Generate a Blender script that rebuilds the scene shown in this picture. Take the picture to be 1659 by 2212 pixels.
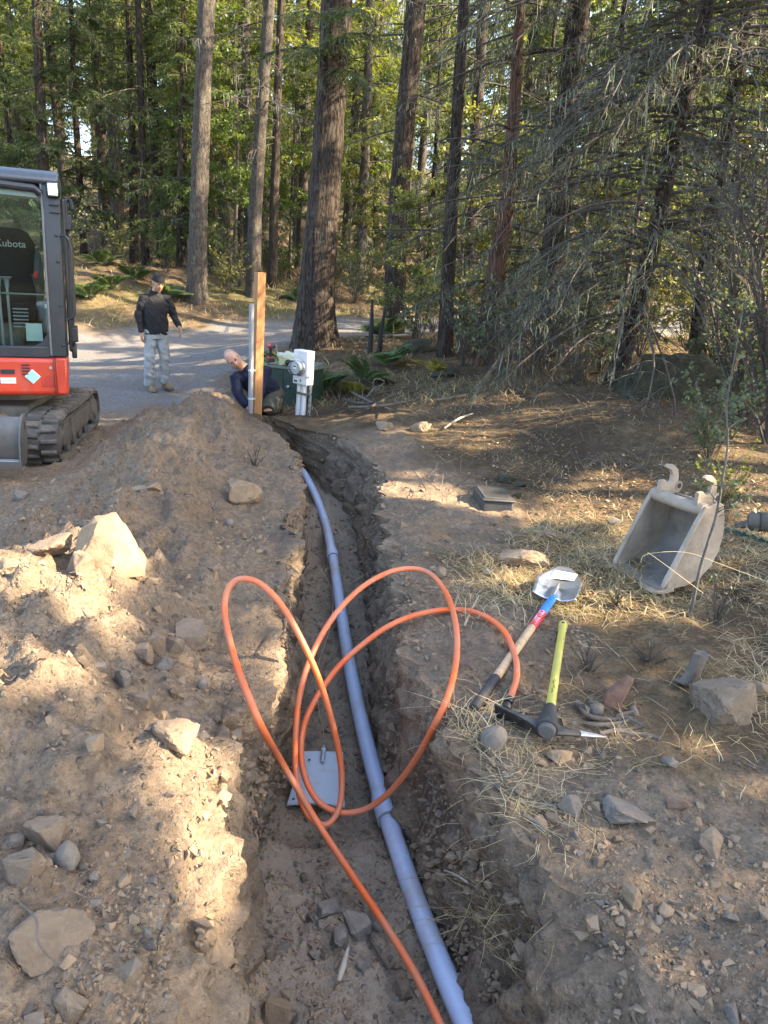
import bpy, bmesh, math, random
import numpy as np
from mathutils import Vector, Matrix, Euler, Quaternion, noise as mnoise

for o in list(bpy.data.objects):
    bpy.data.objects.remove(o, do_unlink=True)
S = bpy.context.scene
COL = S.collection
RAD = math.radians

# ------------------------------------------------------------------ camera
PITCH, ROLL, CAMZ, FPX = RAD(17.0), RAD(3.5), 1.5, 1661.0        # FPX: focal length for a 1659 x 2212 picture
_f = np.array([0, math.cos(PITCH), -math.sin(PITCH)])
_r0 = np.array([1.0, 0, 0]); _u0 = np.array([0, math.sin(PITCH), math.cos(PITCH)])
_R = math.cos(ROLL) * _r0 + math.sin(ROLL) * _u0
_U = -math.sin(ROLL) * _r0 + math.cos(ROLL) * _u0
cam_data = bpy.data.cameras.new('camera')
cam = bpy.data.objects.new('camera', cam_data)
COL.objects.link(cam)
cam.matrix_world = Matrix(((_R[0], _U[0], -_f[0], 0), (_R[1], _U[1], -_f[1], 0), (_R[2], _U[2], -_f[2], CAMZ), (0, 0, 0, 1)))
cam_data.sensor_fit = 'VERTICAL'
cam_data.sensor_height = 34.6
cam_data.lens = 34.6 * FPX / 2212.0
cam_data.clip_start = 0.05
cam_data.clip_end = 2000
S.camera = cam
S.render.resolution_x, S.render.resolution_y = 768, 1024

# ------------------------------------------------------------------ light
SUN_EL, SUN_AZ = RAD(36.0), RAD(97.0)            # azimuth clockwise from +Y: the sun stands to the right
SUND = np.array([math.sin(SUN_AZ) * math.cos(SUN_EL), math.cos(SUN_AZ) * math.cos(SUN_EL), math.sin(SUN_EL)])
world = bpy.data.worlds.new('World'); S.world = world
world.use_nodes = True
wn = world.node_tree.nodes; wl = world.node_tree.links
wn.clear()
w_out = wn.new('ShaderNodeOutputWorld'); w_bg = wn.new('ShaderNodeBackground'); w_sky = wn.new('ShaderNodeTexSky')
w_sky.sky_type = 'NISHITA'; w_sky.sun_disc = False
w_sky.sun_elevation = SUN_EL; w_sky.sun_rotation = SUN_AZ
w_sky.air_density = 1.0; w_sky.dust_density = 2.5; w_sky.ozone_density = 1.0
w_bg.inputs['Strength'].default_value = 0.15
wl.new(w_sky.outputs[0], w_bg.inputs[0]); wl.new(w_bg.outputs[0], w_out.inputs[0])
sun_d = bpy.data.lights.new('sun', 'SUN'); sun_d.energy = 5.0; sun_d.angle = RAD(0.55); sun_d.color = (1.0, 0.82, 0.58)
sun = bpy.data.objects.new('sun', sun_d); COL.objects.link(sun)
sun.rotation_euler = Vector(SUND).to_track_quat('Z', 'Y').to_euler()
sun.location = (20, -3, 20)
S.view_settings.view_transform = 'Standard'; S.view_settings.look = 'None'
S.view_settings.exposure = 2.6; S.view_settings.gamma = 1.0
S.view_settings.use_curve_mapping = False
S.render.engine = 'CYCLES'
cy = S.cycles
cy.use_denoising = True
cy.max_bounces = 8; cy.diffuse_bounces = 4; cy.glossy_bounces = 3; cy.transmission_bounces = 6; cy.transparent_max_bounces = 8
cy.caustics_reflective = False; cy.caustics_refractive = False

# ------------------------------------------------------------------ helpers
def ray(x, y):
    return _f + (x - 829.5) / FPX * _R - (y - 1106.0) / FPX * _U
def atz(x, y, z):
    d = ray(x, y); t = (z - CAMZ) / d[2]
    return Vector((d[0] * t, d[1] * t, z))
def aty(x, y, Y):
    d = ray(x, y); t = Y / d[1]
    return Vector((d[0] * t, Y, CAMZ + d[2] * t))
def tag(o, label=None, cat=None, group=None, kind=None):
    if label: o['label'] = label
    if cat: o['category'] = cat
    if group: o['group'] = group
    if kind: o['kind'] = kind
    return o
def link(o, parent=None):
    COL.objects.link(o)
    if parent is not None: o.parent = parent
    return o
def empty(name, loc=(0, 0, 0), rot=(0, 0, 0), scale=1.0):
    o = bpy.data.objects.new(name, None); COL.objects.link(o)
    o.location = loc; o.rotation_euler = rot; o.scale = (scale,) * 3
    o.empty_display_size = 0.1
    return o
def copy_tree(o, parent=None):
    c = o.copy(); COL.objects.link(c); c.parent = parent
    for ch in list(o.children): copy_tree(ch, c)
    return c
def mesh_np(name, verts, faces_flat, counts, smooth=False):
    """fast mesh from numpy: faces_flat vertex indices, counts = corners per face (int or array)"""
    me = bpy.data.meshes.new(name)
    verts = np.asarray(verts, np.float32)
    faces_flat = np.asarray(faces_flat, np.int32).ravel()
    if np.isscalar(counts): counts = np.full(len(faces_flat) // counts, counts, np.int32)
    me.vertices.add(len(verts)); me.vertices.foreach_set('co', verts.ravel())
    me.loops.add(len(faces_flat)); me.loops.foreach_set('vertex_index', faces_flat)
    me.polygons.add(len(counts))
    st = np.concatenate(([0], np.cumsum(counts)[:-1])).astype(np.int32)
    me.polygons.foreach_set('loop_start', st)
    me.polygons.foreach_set('use_smooth', np.full(len(counts), smooth))
    me.update(calc_edges=True)
    return me
def frame_axes(d):
    d = Vector(d).normalized()
    a = Vector((0, 0, 1)) if abs(d.z) < 0.9 else Vector((1, 0, 0))
    u = d.cross(a).normalized(); v = u.cross(d).normalized()
    return d, u, v
def catmull(pts, n=8, closed=False):
    P = [np.array(p, float) for p in pts]; out = []
    m = len(P)
    for i in range(m - 1):
        p0 = P[max(i - 1, 0)]; p1 = P[i]; p2 = P[i + 1]; p3 = P[min(i + 2, m - 1)]
        for k in range(n):
            t = k / n
            out.append(0.5 * ((2 * p1) + (-p0 + p2) * t + (2 * p0 - 5 * p1 + 4 * p2 - p3) * t * t + (-p0 + 3 * p1 - 3 * p2 + p3) * t ** 3))
    out.append(P[-1])
    return out
class MB:
    """collects shapes for ONE mesh"""
    def __init__(s): s.v = []; s.f = []; s.m = []; s.mi = 0
    def add(s, vs, fs):
        b = len(s.v); s.v.extend([tuple(x) for x in vs]); s.f.extend([tuple(i + b for i in f) for f in fs]); s.m.extend([s.mi] * len(fs)); return s
    def box(s, c, size, rot=None, taper=None):
        hx, hy, hz = size[0] / 2, size[1] / 2, size[2] / 2
        tx, ty = taper or (1, 1)
        vs = [(-hx, -hy, -hz), (hx, -hy, -hz), (hx, hy, -hz), (-hx, hy, -hz), (-hx * tx, -hy * ty, hz), (hx * tx, -hy * ty, hz), (hx * tx, hy * ty, hz), (-hx * tx, hy * ty, hz)]
        M = rot if isinstance(rot, Matrix) else (Euler(rot).to_matrix() if rot else Matrix.Identity(3))
        c = Vector(c)
        return s.add([M @ Vector(v) + c for v in vs], [(3, 2, 1, 0), (4, 5, 6, 7), (0, 1, 5, 4), (1, 2, 6, 5), (2, 3, 7, 6), (3, 0, 4, 7)])
    def b2(s, lo, hi, rot=None):
        return s.box([(a + b) / 2 for a, b in zip(lo, hi)], [b - a for a, b in zip(lo, hi)], rot)
    def loft(s, rings, cap=True, close=True):
        n = len(rings[0]); vs = [p for r in rings for p in r]; fs = []
        for i in range(len(rings) - 1):
            for j in range(n if close else n - 1):
                k = (j + 1) % n
                fs.append((i * n + j, i * n + k, (i + 1) * n + k, (i + 1) * n + j))
        if cap: fs.append(tuple(range(n - 1, -1, -1))); fs.append(tuple((len(rings) - 1) * n + j for j in range(n)))
        return s.add(vs, fs)
    def tube(s, pts, r, n=8, cap=True, flat=1.0):
        pts = [Vector(p) for p in pts]; m = len(pts)
        rr = r if hasattr(r, '__len__') else [r] * m
        rings = []; u = None
        for i, p in enumerate(pts):
            d = (pts[min(i + 1, m - 1)] - pts[max(i - 1, 0)])
            if d.length < 1e-9: d = Vector((0, 0, 1))
            d.normalize()
            if u is None: _, u, _v = frame_axes(d)
            u = (u - d * u.dot(d));
            if u.length < 1e-6: _, u, _v = frame_axes(d)
            u.normalize(); v = d.cross(u)
            rings.append([p + (u * math.cos(2 * math.pi * k / n) + v * math.sin(2 * math.pi * k / n) * flat) * rr[i] for k in range(n)])
        return s.loft(rings, cap)
    def lathe(s, prof, c=(0, 0, 0), axis=(0, 0, 1), n=20, cap=True):
        d, u, v = frame_axes(axis); c = Vector(c)
        rings = [[c + d * h + (u * math.cos(-2 * math.pi * k / n) + v * math.sin(-2 * math.pi * k / n)) * r for k in range(n)] for r, h in prof]
        return s.loft(rings, cap)
    def prism(s, poly, o, ux, uy, depth):
        """polygon in plane (ux,uy) at o, extruded by depth along ux x uy (both ways half)"""
        o = Vector(o); ux = Vector(ux); uy = Vector(uy); w = ux.cross(uy).normalized() * depth / 2
        n = len(poly)
        a = [o + ux * p[0] + uy * p[1] - w for p in poly]; b = [o + ux * p[0] + uy * p[1] + w for p in poly]
        return s.add(a + b, [tuple(range(n - 1, -1, -1)), tuple(range(n, 2 * n))] + [(i, (i + 1) % n, n + (i + 1) % n, n + i) for i in range(n)])
    def ell(s, c, rad, rot=None, nu=14, nv=9):
        M = rot if isinstance(rot, Matrix) else (Euler(rot).to_matrix() if rot else Matrix.Identity(3)); c = Vector(c)
        rings = []
        for i in range(nv + 1):
            t = math.pi * (0.02 + 0.96 * i / nv)
            rings.append([c + M @ Vector((rad[0] * math.sin(t) * math.cos(2 * math.pi * k / nu), rad[1] * math.sin(t) * math.sin(2 * math.pi * k / nu), -rad[2] * math.cos(t))) for k in range(nu)])
        return s.loft(rings)
    def build(s, name, mat=None, parent=None, smooth=False, bevel=0, seg=2, mats=None, angle=35, recalc=True):
        me = bpy.data.meshes.new(name); me.from_pydata(s.v, [], s.f)
        if recalc:
            bm = bmesh.new(); bm.from_mesh(me); bmesh.ops.recalc_face_normals(bm, faces=bm.faces); bm.to_mesh(me); bm.free()
        for mm in (mats or [mat]):
            if mm: me.materials.append(mm)
        if mats: me.polygons.foreach_set('material_index', s.m)
        if smooth:
            me.polygons.foreach_set('use_smooth', [True] * len(me.polygons))
            try: me.set_sharp_from_angle(angle=RAD(angle))
            except Exception: pass
        o = bpy.data.objects.new(name, me); link(o, parent)
        if bevel:
            md = o.modifiers.new('bevel', 'BEVEL'); md.width = bevel; md.segments = seg; md.limit_method = 'ANGLE'; md.angle_limit = RAD(40); md.harden_normals = False
            me.polygons.foreach_set('use_smooth', [True] * len(me.polygons))
            try: me.set_sharp_from_angle(angle=RAD(angle))
            except Exception: pass
        return o
# ------------------------------------------------------------------ materials
def nd(nt, typ, **kw):
    n = nt.nodes.new(typ)
    for k, v in kw.items():
        if k in n.inputs: n.inputs[k].default_value = v
        else: setattr(n, k, v)
    return n
def ramp(nt, fac, stops, interp='LINEAR'):
    r = nt.nodes.new('ShaderNodeValToRGB'); e = r.color_ramp; e.interpolation = interp
    while len(e.elements) < len(stops): e.elements.new(0.5)
    for el, (p, c) in zip(e.elements, stops):
        el.position = p; el.color = (*c, 1) if len(c) == 3 else c
    nt.links.new(fac, r.inputs[0]); return r.outputs[0]
def mixc(nt, fac, a, b, mode='MIX'):
    m = nt.nodes.new('ShaderNodeMix'); m.data_type = 'RGBA'; m.blend_type = mode
    for s_, v in ((0, fac), (6, a), (7, b)):
        if hasattr(v, 'default_value') or hasattr(v, 'is_linked'): nt.links.new(v, m.inputs[s_])
        elif s_ == 0: m.inputs[0].default_value = v
        else: m.inputs[s_].default_value = (*v, 1)
    return m.outputs[2]
def newmat(name):
    m = bpy.data.materials.new(name); m.use_nodes = True; nt = m.node_tree
    return m, nt, nt.nodes['Principled BSDF']
def noise_(nt, vec, scale, detail=4, rough=0.6, dist=0.0, dim='3D'):
    n = nd(nt, 'ShaderNodeTexNoise', Scale=scale, Detail=detail, Roughness=rough, Distortion=dist)
    nt.links.new(vec, n.inputs['Vector']); return n.outputs['Fac']
def objvec(nt, per_object=True, world=False, scale=None):
    if world:
        v = nt.nodes.new('ShaderNodeNewGeometry').outputs['Position']
    else:
        v = nt.nodes.new('ShaderNodeTexCoord').outputs['Object']
    if per_object and not world:
        oi = nt.nodes.new('ShaderNodeObjectInfo')
        mu = nd(nt, 'ShaderNodeMath', operation='MULTIPLY'); mu.inputs[1].default_value = 37.0; nt.links.new(oi.outputs['Random'], mu.inputs[0])
        ad = nd(nt, 'ShaderNodeVectorMath', operation='ADD'); nt.links.new(v, ad.inputs[0]); nt.links.new(mu.outputs[0], ad.inputs[1]); v = ad.outputs[0]
    if scale:
        sc = nd(nt, 'ShaderNodeVectorMath', operation='MULTIPLY'); nt.links.new(v, sc.inputs[0]); sc.inputs[1].default_value = scale; v = sc.outputs[0]
    return v
def bump_(nt, bs, h, strength, dist):
    b = nd(nt, 'ShaderNodeBump', Strength=strength, Distance=dist); nt.links.new(h, b.inputs['Height']); nt.links.new(b.outputs[0], bs.inputs['Normal']); return b
MATS = {}
def simple(name, c1, c2=None, scale=8, rough=0.6, metal=0.0, bump=0.0, bdist=0.005, bscale=None, stretch=None, dirt=None, dirt_amt=0.5, spec=0.5, coat=0.0, detail=4):
    if name in MATS: return MATS[name]
    m, nt, bs = newmat(name)
    v = objvec(nt, scale=stretch)
    n1 = noise_(nt, v, scale, detail)
    col = ramp(nt, n1, [(0.3, c1), (0.7, c2 or tuple(x * 0.8 for x in c1))])
    if dirt:
        n2 = noise_(nt, v, scale * 0.37 + 1.3, 6, 0.7)
        f = ramp(nt, n2, [(0.62 - 0.3 * dirt_amt, (0, 0, 0)), (0.75, (1, 1, 1))])
        col = mixc(nt, f, col, dirt)
    nt.links.new(col, bs.inputs['Base Color'])
    rr = ramp(nt, n1, [(0.2, (rough * 0.85,) * 3), (0.8, (min(1, rough * 1.15),) * 3)]); nt.links.new(rr, bs.inputs['Roughness'])
    bs.inputs['Metallic'].default_value = metal
    bs.inputs['Specular IOR Level'].default_value = spec
    if coat: bs.inputs['Coat Weight'].default_value = coat; bs.inputs['Coat Roughness'].default_value = 0.15
    if bump:
        nb = noise_(nt, v, bscale or scale * 3, 5, 0.65); bump_(nt, bs, nb, bump, bdist)
    MATS[name] = m; return m
def leafmat(name, c1, c2, c3=None, trans=0.35, rough=0.55, scale=1.2, vary=0.25):
    """foliage: diffuse + translucent, colour varied by place and by tree"""
    if name in MATS: return MATS[name]
    m, nt, bs = newmat(name)
    v = objvec(nt)
    n1 = noise_(nt, v, scale, 3); n2 = noise_(nt, v, scale * 14, 2)
    col = ramp(nt, n1, [(0.3, c1), (0.7, c2)])
    if c3: col = mixc(nt, ramp(nt, n2, [(0.56, (0, 0, 0)), (0.7, (1, 1, 1))]), col, c3)
    oi = nt.nodes.new('ShaderNodeObjectInfo')
    hs = nd(nt, 'ShaderNodeHueSaturation')
    mr = nd(nt, 'ShaderNodeMapRange'); mr.inputs['To Min'].default_value = 1 - vary; mr.inputs['To Max'].default_value = 1 + vary
    nt.links.new(oi.outputs['Random'], mr.inputs['Value']); nt.links.new(mr.outputs[0], hs.inputs['Value']); nt.links.new(col, hs.inputs['Color'])
    col = hs.outputs[0]
    nt.links.new(col, bs.inputs['Base Color']); bs.inputs['Roughness'].default_value = rough * .85; bs.inputs['Specular IOR Level'].default_value = 0.45
    tr = nt.nodes.new('ShaderNodeBsdfTranslucent'); c4 = mixc(nt, 1.0, col, (1.25, 1.25, 0.6), 'MULTIPLY'); nt.links.new(c4, tr.inputs['Color'])
    mx = nt.nodes.new('ShaderNodeMixShader'); mx.inputs[0].default_value = trans
    nt.links.new(bs.outputs[0], mx.inputs[1]); nt.links.new(tr.outputs[0], mx.inputs[2])
    nt.links.new(mx.outputs[0], nt.nodes['Material Output'].inputs['Surface'])
    MATS[name] = m; return m
def barkmat(name, dark, light, lichen=None, furrow=9.0, vstretch=0.22, bdist=0.03, lich_amt=0.5):
    if name in MATS: return MATS[name]
    m, nt, bs = newmat(name)
    v = objvec(nt, scale=(1, 1, vstretch)); v0 = objvec(nt)
    vo = nd(nt, 'ShaderNodeTexVoronoi', Scale=furrow, feature='DISTANCE_TO_EDGE')
    nz = nd(nt, 'ShaderNodeTexNoise', Scale=furrow * 0.8, Detail=4.0); nt.links.new(v, nz.inputs['Vector'])
    vv = nd(nt, 'ShaderNodeVectorMath', operation='SCALE'); vv.inputs['Scale'].default_value = 0.25; nt.links.new(nz.outputs['Color'], vv.inputs[0])
    va = nd(nt, 'ShaderNodeVectorMath', operation='ADD'); nt.links.new(v, va.inputs[0]); nt.links.new(vv.outputs[0], va.inputs[1])
    nt.links.new(va.outputs[0], vo.inputs['Vector'])
    n1 = noise_(nt, v, furrow * 3.2, 6, 0.7); n2 = noise_(nt, v0, 1.7, 4)
    h = nd(nt, 'ShaderNodeMath', operation='MULTIPLY_ADD'); nt.links.new(ramp(nt, vo.outputs['Distance'], [(0.0, (0, 0, 0)), (0.16, (1, 1, 1))]), h.inputs[0]); h.inputs[1].default_value = 0.7
    nt.links.new(n1, h.inputs[2])
    col = ramp(nt, h.outputs[0], [(0.35, dark), (0.85, tuple((a + b) / 2 for a, b in zip(dark, light))), (1.25 / 1.5, light)])
    if lichen:
        f = ramp(nt, noise_(nt, v0, 5.5, 6, 0.75), [(0.62 - 0.2 * lich_amt, (0, 0, 0)), (0.72, (0.75,) * 3)])
        f2 = mixc(nt, 1.0, f, ramp(nt, n2, [(0.35, (0, 0, 0)), (0.65, (1, 1, 1))]), 'MULTIPLY')
        col = mixc(nt, f2, col, lichen)
    nt.links.new(col, bs.inputs['Base Color']); bs.inputs['Roughness'].default_value = 0.9; bs.inputs['Specular IOR Level'].default_value = 0.2
    bump_(nt, bs, h.outputs[0], 0.9, bdist)
    MATS[name] = m; return m
# ------------------------------------------------------------------ terrain (numpy)
def _hash(ix, iy, iz, seed):
    h = (ix.astype(np.int64) * 374761393 + iy.astype(np.int64) * 668265263 + iz.astype(np.int64) * 2147483647 + seed * 974634777) & 0xFFFFFFFF
    h = ((h ^ (h >> 13)) * 1274126177) & 0xFFFFFFFF
    h = ((h ^ (h >> 16)) * 2246822519) & 0xFFFFFFFF
    return ((h ^ (h >> 15)) & 0xFFFFFF) / float(0xFFFFFF) * 2 - 1
def vnoise(x, y, z, seed=0):
    x = np.asarray(x, float); y = np.asarray(y, float) + 0 * x; z = np.asarray(z, float) + 0 * x
    ix, iy, iz = np.floor(x), np.floor(y), np.floor(z)
    fx, fy, fz = x - ix, y - iy, z - iz
    fx, fy, fz = [t * t * t * (t * (t * 6 - 15) + 10) for t in (fx, fy, fz)]
    out = 0
    for dx in (0, 1):
        for dy in (0, 1):
            for dz in (0, 1):
                w = (fx if dx else 1 - fx) * (fy if dy else 1 - fy) * (fz if dz else 1 - fz)
                out = out + w * _hash(ix + dx, iy + dy, iz + dz, seed)
    return out
def fbm(x, y, z, freq, octs=4, gain=0.5, seed=0):
    a, s = 1.0, 0.0
    for k in range(octs):
        s = s + a * vnoise(x * freq, y * freq, z * freq, seed + k * 17); a *= gain; freq *= 2.03
    return s
def sstep(a, b, t):
    t = np.clip((t - a) / (b - a), 0, 1); return t * t * (3 - 2 * t)

BASE = np.array([
    (3, .6, -.05), (1.3, .8, -.12), (.9, 1.4, -.1), (.7, 2.5, 0), (2.5, 2.5, .04), (4, 2.5, .1), (.8, 4, 0), (2, 4, .02), (3.5, 4.5, .1), (.3, 5.2, -.02), (1, 5.5, 0),
    (2.5, 6, .1), (4, 7, .33), (.3, 7, -.02), (1.2, 8.2, .2), (2.5, 8.8, .36), (4, 10, .5), (-.2, 8.6, -.05), (-.7, 9.2, -.13), (-1.06, 9.07, -.16), (-1.5, 8.7, -.19),
    (-1.4, 9.8, -.22), (0, 10.5, 0), (1.4, 11, .25), (-.8, 12, 0), (-1.7, 14.3, .3), (.5, 15, .35), (-3.6, 11.8, -.42), (-5, 11, -.42), (-6.5, 8, -.3), (-3.2, 7, -.28),
    (-3.5, 9.5, -.33), (-2.6, 5, -.27), (-3, 3, -.25), (-2.8, 1, -.2), (-.5, .7, .0), (-.5, 2, .03), (-.5, 4, .03), (-.75, 6, 0), (-1.3, 5, -.05), (-1.2, 2.5, 0), (-1.0, 7.2, -.12),
    (-5.6, 15.6, -.35), (-6.9, 16.8, -.3), (-4.2, 18.6, -.12), (-2.7, 12.2, -.35), (-2.5, 19, .1), (0, 20, .28), (2, 21.2, .33), (5, 23, .45), (-10, 15, -.35), (-14, 13.5, -.3),
    (-5.5, 21.5, .75), (-8, 19.5, .6), (-12, 19, .7), (-3, 23, .8), (0, 24, .9), (4, 26, 1.1), (3, 17, .55), (6, 15, .6), (9, 10, .7), (12, 18, .9), (12, 26, 1.4), (7, 3, .3), (9, -2, .3), (0, -3, -.1), (-6, -1, -.2), (-10, 4, -.3), (-16, 22, 1.3), (-14, 8, -.2)])
def _tps_fit(P, smooth=1e-3):
    n = len(P); d = np.hypot(P[:, None, 0] - P[None, :, 0], P[:, None, 1] - P[None, :, 1]) + 1e-9
    K = d * d * np.log(d) + np.eye(n) * smooth * 10
    A = np.zeros((n + 3, n + 3)); A[:n, :n] = K; A[:n, n] = 1; A[:n, n + 1:] = P[:, :2]; A[n, :n] = 1; A[n + 1:, :n] = P[:, :2].T
    return np.linalg.solve(A, np.concatenate((P[:, 2], [0, 0, 0])))
_TW = _tps_fit(BASE)
def _base_raw(x, y):
    x = np.asarray(x, float); y = np.asarray(y, float)
    sh = np.broadcast(x, y).shape; x = np.broadcast_to(x, sh).ravel(); y = np.broadcast_to(y, sh).ravel()
    z = np.full(len(x), _TW[-3]) + _TW[-2] * x + _TW[-1] * y
    for (px, py, _), w in zip(BASE, _TW[:-3]):
        d2 = (x - px) ** 2 + (y - py) ** 2 + 1e-12
        z = z + w * 0.5 * d2 * np.log(d2)
    # farther off a plain hillside that climbs away from the road
    zf = 0.9 + 0.15 * (y - 24) + 0.02 * x
    zf = np.where(y > 24, zf, 0.9 + 0.075 * (y - 24)) ; zf = np.maximum(zf, -0.35 + 0.0 * x)
    far = np.maximum(sstep(23, 28, y), np.maximum(sstep(11, 16, x), sstep(13, 18, -x)))
    far = np.maximum(far, sstep(2, 6, -y))
    return (z * (1 - far) + zf * far).reshape(sh)
_GX, _GY = np.arange(-30, 30.01, .15), np.arange(-8, 100.01, .15)
_GZ = _base_raw(_GX[:, None], _GY[None, :])
def base_h(x, y):
    x = np.asarray(x, float); y = np.asarray(y, float); sh = np.broadcast(x, y).shape
    x = np.broadcast_to(x, sh).ravel(); y = np.broadcast_to(y, sh).ravel(); out = np.empty(len(x))
    ins = (x > -29.8) & (x < 29.8) & (y > -7.8) & (y < 99.8)
    fx = (x[ins] + 30) / .15; fy = (y[ins] + 8) / .15; i = fx.astype(int); j = fy.astype(int); u = fx - i; v = fy - j
    out[ins] = _GZ[i, j] * (1 - u) * (1 - v) + _GZ[i + 1, j] * u * (1 - v) + _GZ[i, j + 1] * (1 - u) * v + _GZ[i + 1, j + 1] * u * v
    if (~ins).any(): out[~ins] = _base_raw(x[~ins], y[~ins])
    return out.reshape(sh)
RIDGE = np.array([(-.95, .3, .10, .45), (-1.02, 1.2, .22, .45), (-1.15, 2.2, .31, .48), (-1.33, 3.2, .40, .45), (-1.5, 4.4, .37, .5), (-1.66, 5.6, .36, .52), (-1.85, 7.0, .40, .58), (-2.0, 8.1, .36, .62), (-1.95, 8.8, .22, .55), (-1.85, 9.3, .0, .4)])
def ridge_h(x, y):
    best = np.zeros(np.broadcast(x, y).shape)
    xs = np.interp(y, RIDGE[:, 1], RIDGE[:, 0]); am = np.interp(y, RIDGE[:, 1], RIDGE[:, 2], left=.1, right=0); wd = np.interp(y, RIDGE[:, 1], RIDGE[:, 3])
    d = (x - xs) / wd
    d = np.where(d < 0, d * 0.85, d)
    return am * np.exp(-np.abs(d) ** 1.8 * 1.1)
BUMPS = [(-1.75, 1.7, .12, .35), (-1.7, 2.7, .24, .42), (1.25, 1.3, .10, .3), (.55, 3.0, .04, .25), (2.3, 7.6, .12, .8), (.25, 8.0, .07, .6), (-.85, 5.0, .05, .25), (1.5, 1.9, .06, .25), (-.62, 1.75, .10, .22), (-.8, 1.0, .06, .3)]
def ground_h(x, y):
    x = np.asarray(x, float); y = np.asarray(y, float)
    z = base_h(x, y) + ridge_h(x, y)
    for bx, by, a, r in BUMPS: z = z + a * np.exp(-((x - bx) ** 2 + (y - by) ** 2) / (r * r))
    return z
# trench: y, left edge, floor left, floor right, right edge, floor z
TR = np.array([
    (-1.0, -.40, .05, .25, 1.05, -.35), (.6, -.40, -.02, .40, 1.0, -.50), (1.2, -.39, -.18, .42, .86, -.60), (1.6, -.39, -.31, .38, .64, -.63), (2.0, -.45, -.40, .30, .42, -.64), (2.4, -.46, -.42, .21, .29, -.64), (2.95, -.41, -.37, .08, .14, -.64),
    (3.73, -.49, -.47, .02, .09, -.65), (4.94, -.60, -.585, -.07, .03, -.66), (5.6, -.66, -.645, -.13, -.02, -.66), (6.3, -.77, -.755, -.21, -.09, -.655), (7.1, -.95, -.935, -.42, -.27, -.63), (7.8, -1.18, -1.165, -.72, -.57, -.58), (8.3, -1.42, -1.40, -1.12, -1.06, -.45),
    (8.75, -1.62, -1.60, -1.38, -1.32, -.30), (9.1, -1.8, -1.78, -1.52, -1.46, -.18)])
def trench_at(y):
    return [np.interp(y, TR[:, 0], TR[:, k]) for k in range(1, 6)]
def surf_h(x, y):
    """height of the finished surface, trench included"""
    x = np.asarray(x, float); y = np.asarray(y, float)
    xl, fl, fr, xr, zf = trench_at(y); g = ground_h(x, y)
    gl = ground_h(xl, y); gr = ground_h(xr, y)
    ins = (x > xl) & (x < xr) & (y < 9.05)
    zz = np.where(x < fl, gl + (zf - gl) * np.clip((x - xl) / (fl - xl), 0, 1), np.where(x > fr, gr + (zf - gr) * np.clip((xr - x) / (xr - fr), 0, 1), zf))
    return np.where(ins, np.minimum(zz, g), g)
def hit(px, py, tmax=90.0, lift=0.0):
    """where the view ray of a picture point meets the ground"""
    d = ray(px, py); t = np.concatenate((np.arange(0.8, 12, 0.015), np.arange(12, tmax, 0.08)))
    X, Y, Z = d[0] * t, d[1] * t, CAMZ + d[2] * t
    h = surf_h(X, Y); k = np.argmax(Z < h + lift)
    return Vector((X[k], Y[k], float(true_h(X[k:k + 1], Y[k:k + 1])[0])))
def gz(x, y): return float(surf_h(np.array([x]), np.array([y]))[0])
ROAD = np.array([(-16, 12.5), (-10, 13.6), (-6.2, 14.6), (-4.2, 16.9), (-2.2, 18.3), (.5, 19.8), (3, 20.9), (8, 22.6), (20, 26)])
def road_d(x, y):
    best = np.full(np.shape(x), 1e9)
    for (ax, ay), (bx, by) in zip(ROAD[:-1], ROAD[1:]):
        t = np.clip(((x - ax) * (bx - ax) + (y - ay) * (by - ay)) / ((bx - ax) ** 2 + (by - ay) ** 2), 0, 1)
        best = np.minimum(best, np.hypot(x - ax - t * (bx - ax), y - ay - t * (by - ay)))
    for (ax, ay), (bx, by) in zip(SPUR[:-1], SPUR[1:]):          # the wide turn-out where the machine stands
        t = np.clip(((x - ax) * (bx - ax) + (y - ay) * (by - ay)) / ((bx - ax) ** 2 + (by - ay) ** 2), 0, 1)
        best = np.minimum(best, np.hypot(x - ax - t * (bx - ax), y - ay - t * (by - ay)) + .1)
    return best
SPUR = np.array([(-6.2, 10.3), (-4.8, 12.2), (-4.6, 14.5), (-3.2, 16.2)])
# ------------------------------------------------------------------ ground meshes
def ground_masks(x, y):
    rd = road_d(x, y) + 0.5 * fbm(x, y, 0, 0.8, 3, seed=5)
    road = 1 - sstep(2.0, 2.8, rd)
    # packed dirt of the drive on the left, where the machine stands
    drive = sstep(-2.0, -3.0, x + 0.3 * fbm(x, y, 0, 1.0, 2, seed=7)) * (1 - sstep(11, 13, y))
    xl, fl, fr, xr, zf = trench_at(y)
    # spoil and trampled soil
    soil = (1 - sstep(.25, .9, x - xr + .28 * fbm(x, y, 0, 1.6, 3, seed=9))) * (1 - sstep(7.6, 9.0, y + .5 * fbm(x, y, 0, 1.2, 2, seed=3)))
    soil = np.maximum(soil, (1 - sstep(1.9, 2.45, y + .35 * fbm(x, y, 0, 1.5, 3, seed=4))) * (x > 0))
    soil = np.maximum(soil, np.exp(-((x - .35) ** 2 / .5 + (y - 5.0) ** 2 / .35)) * 1.3)
    left = sstep(.0, -.6, x - xl) * (1 - sstep(9.4, 10.2, y))
    soil = np.clip(np.maximum(soil, left), 0, 1)
    soil = np.maximum(soil, drive * (1 - road))
    moss = sstep(.15, .6, fbm(x, y, 0, .55, 3, seed=21)) * sstep(16, 22, y) * (1 - road)
    fresh = np.clip(ridge_h(x, y) * 4 + (x > xl) * (x < xr) * (y < 9) * .7, 0, 1)
    return road, soil, moss, fresh
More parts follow.
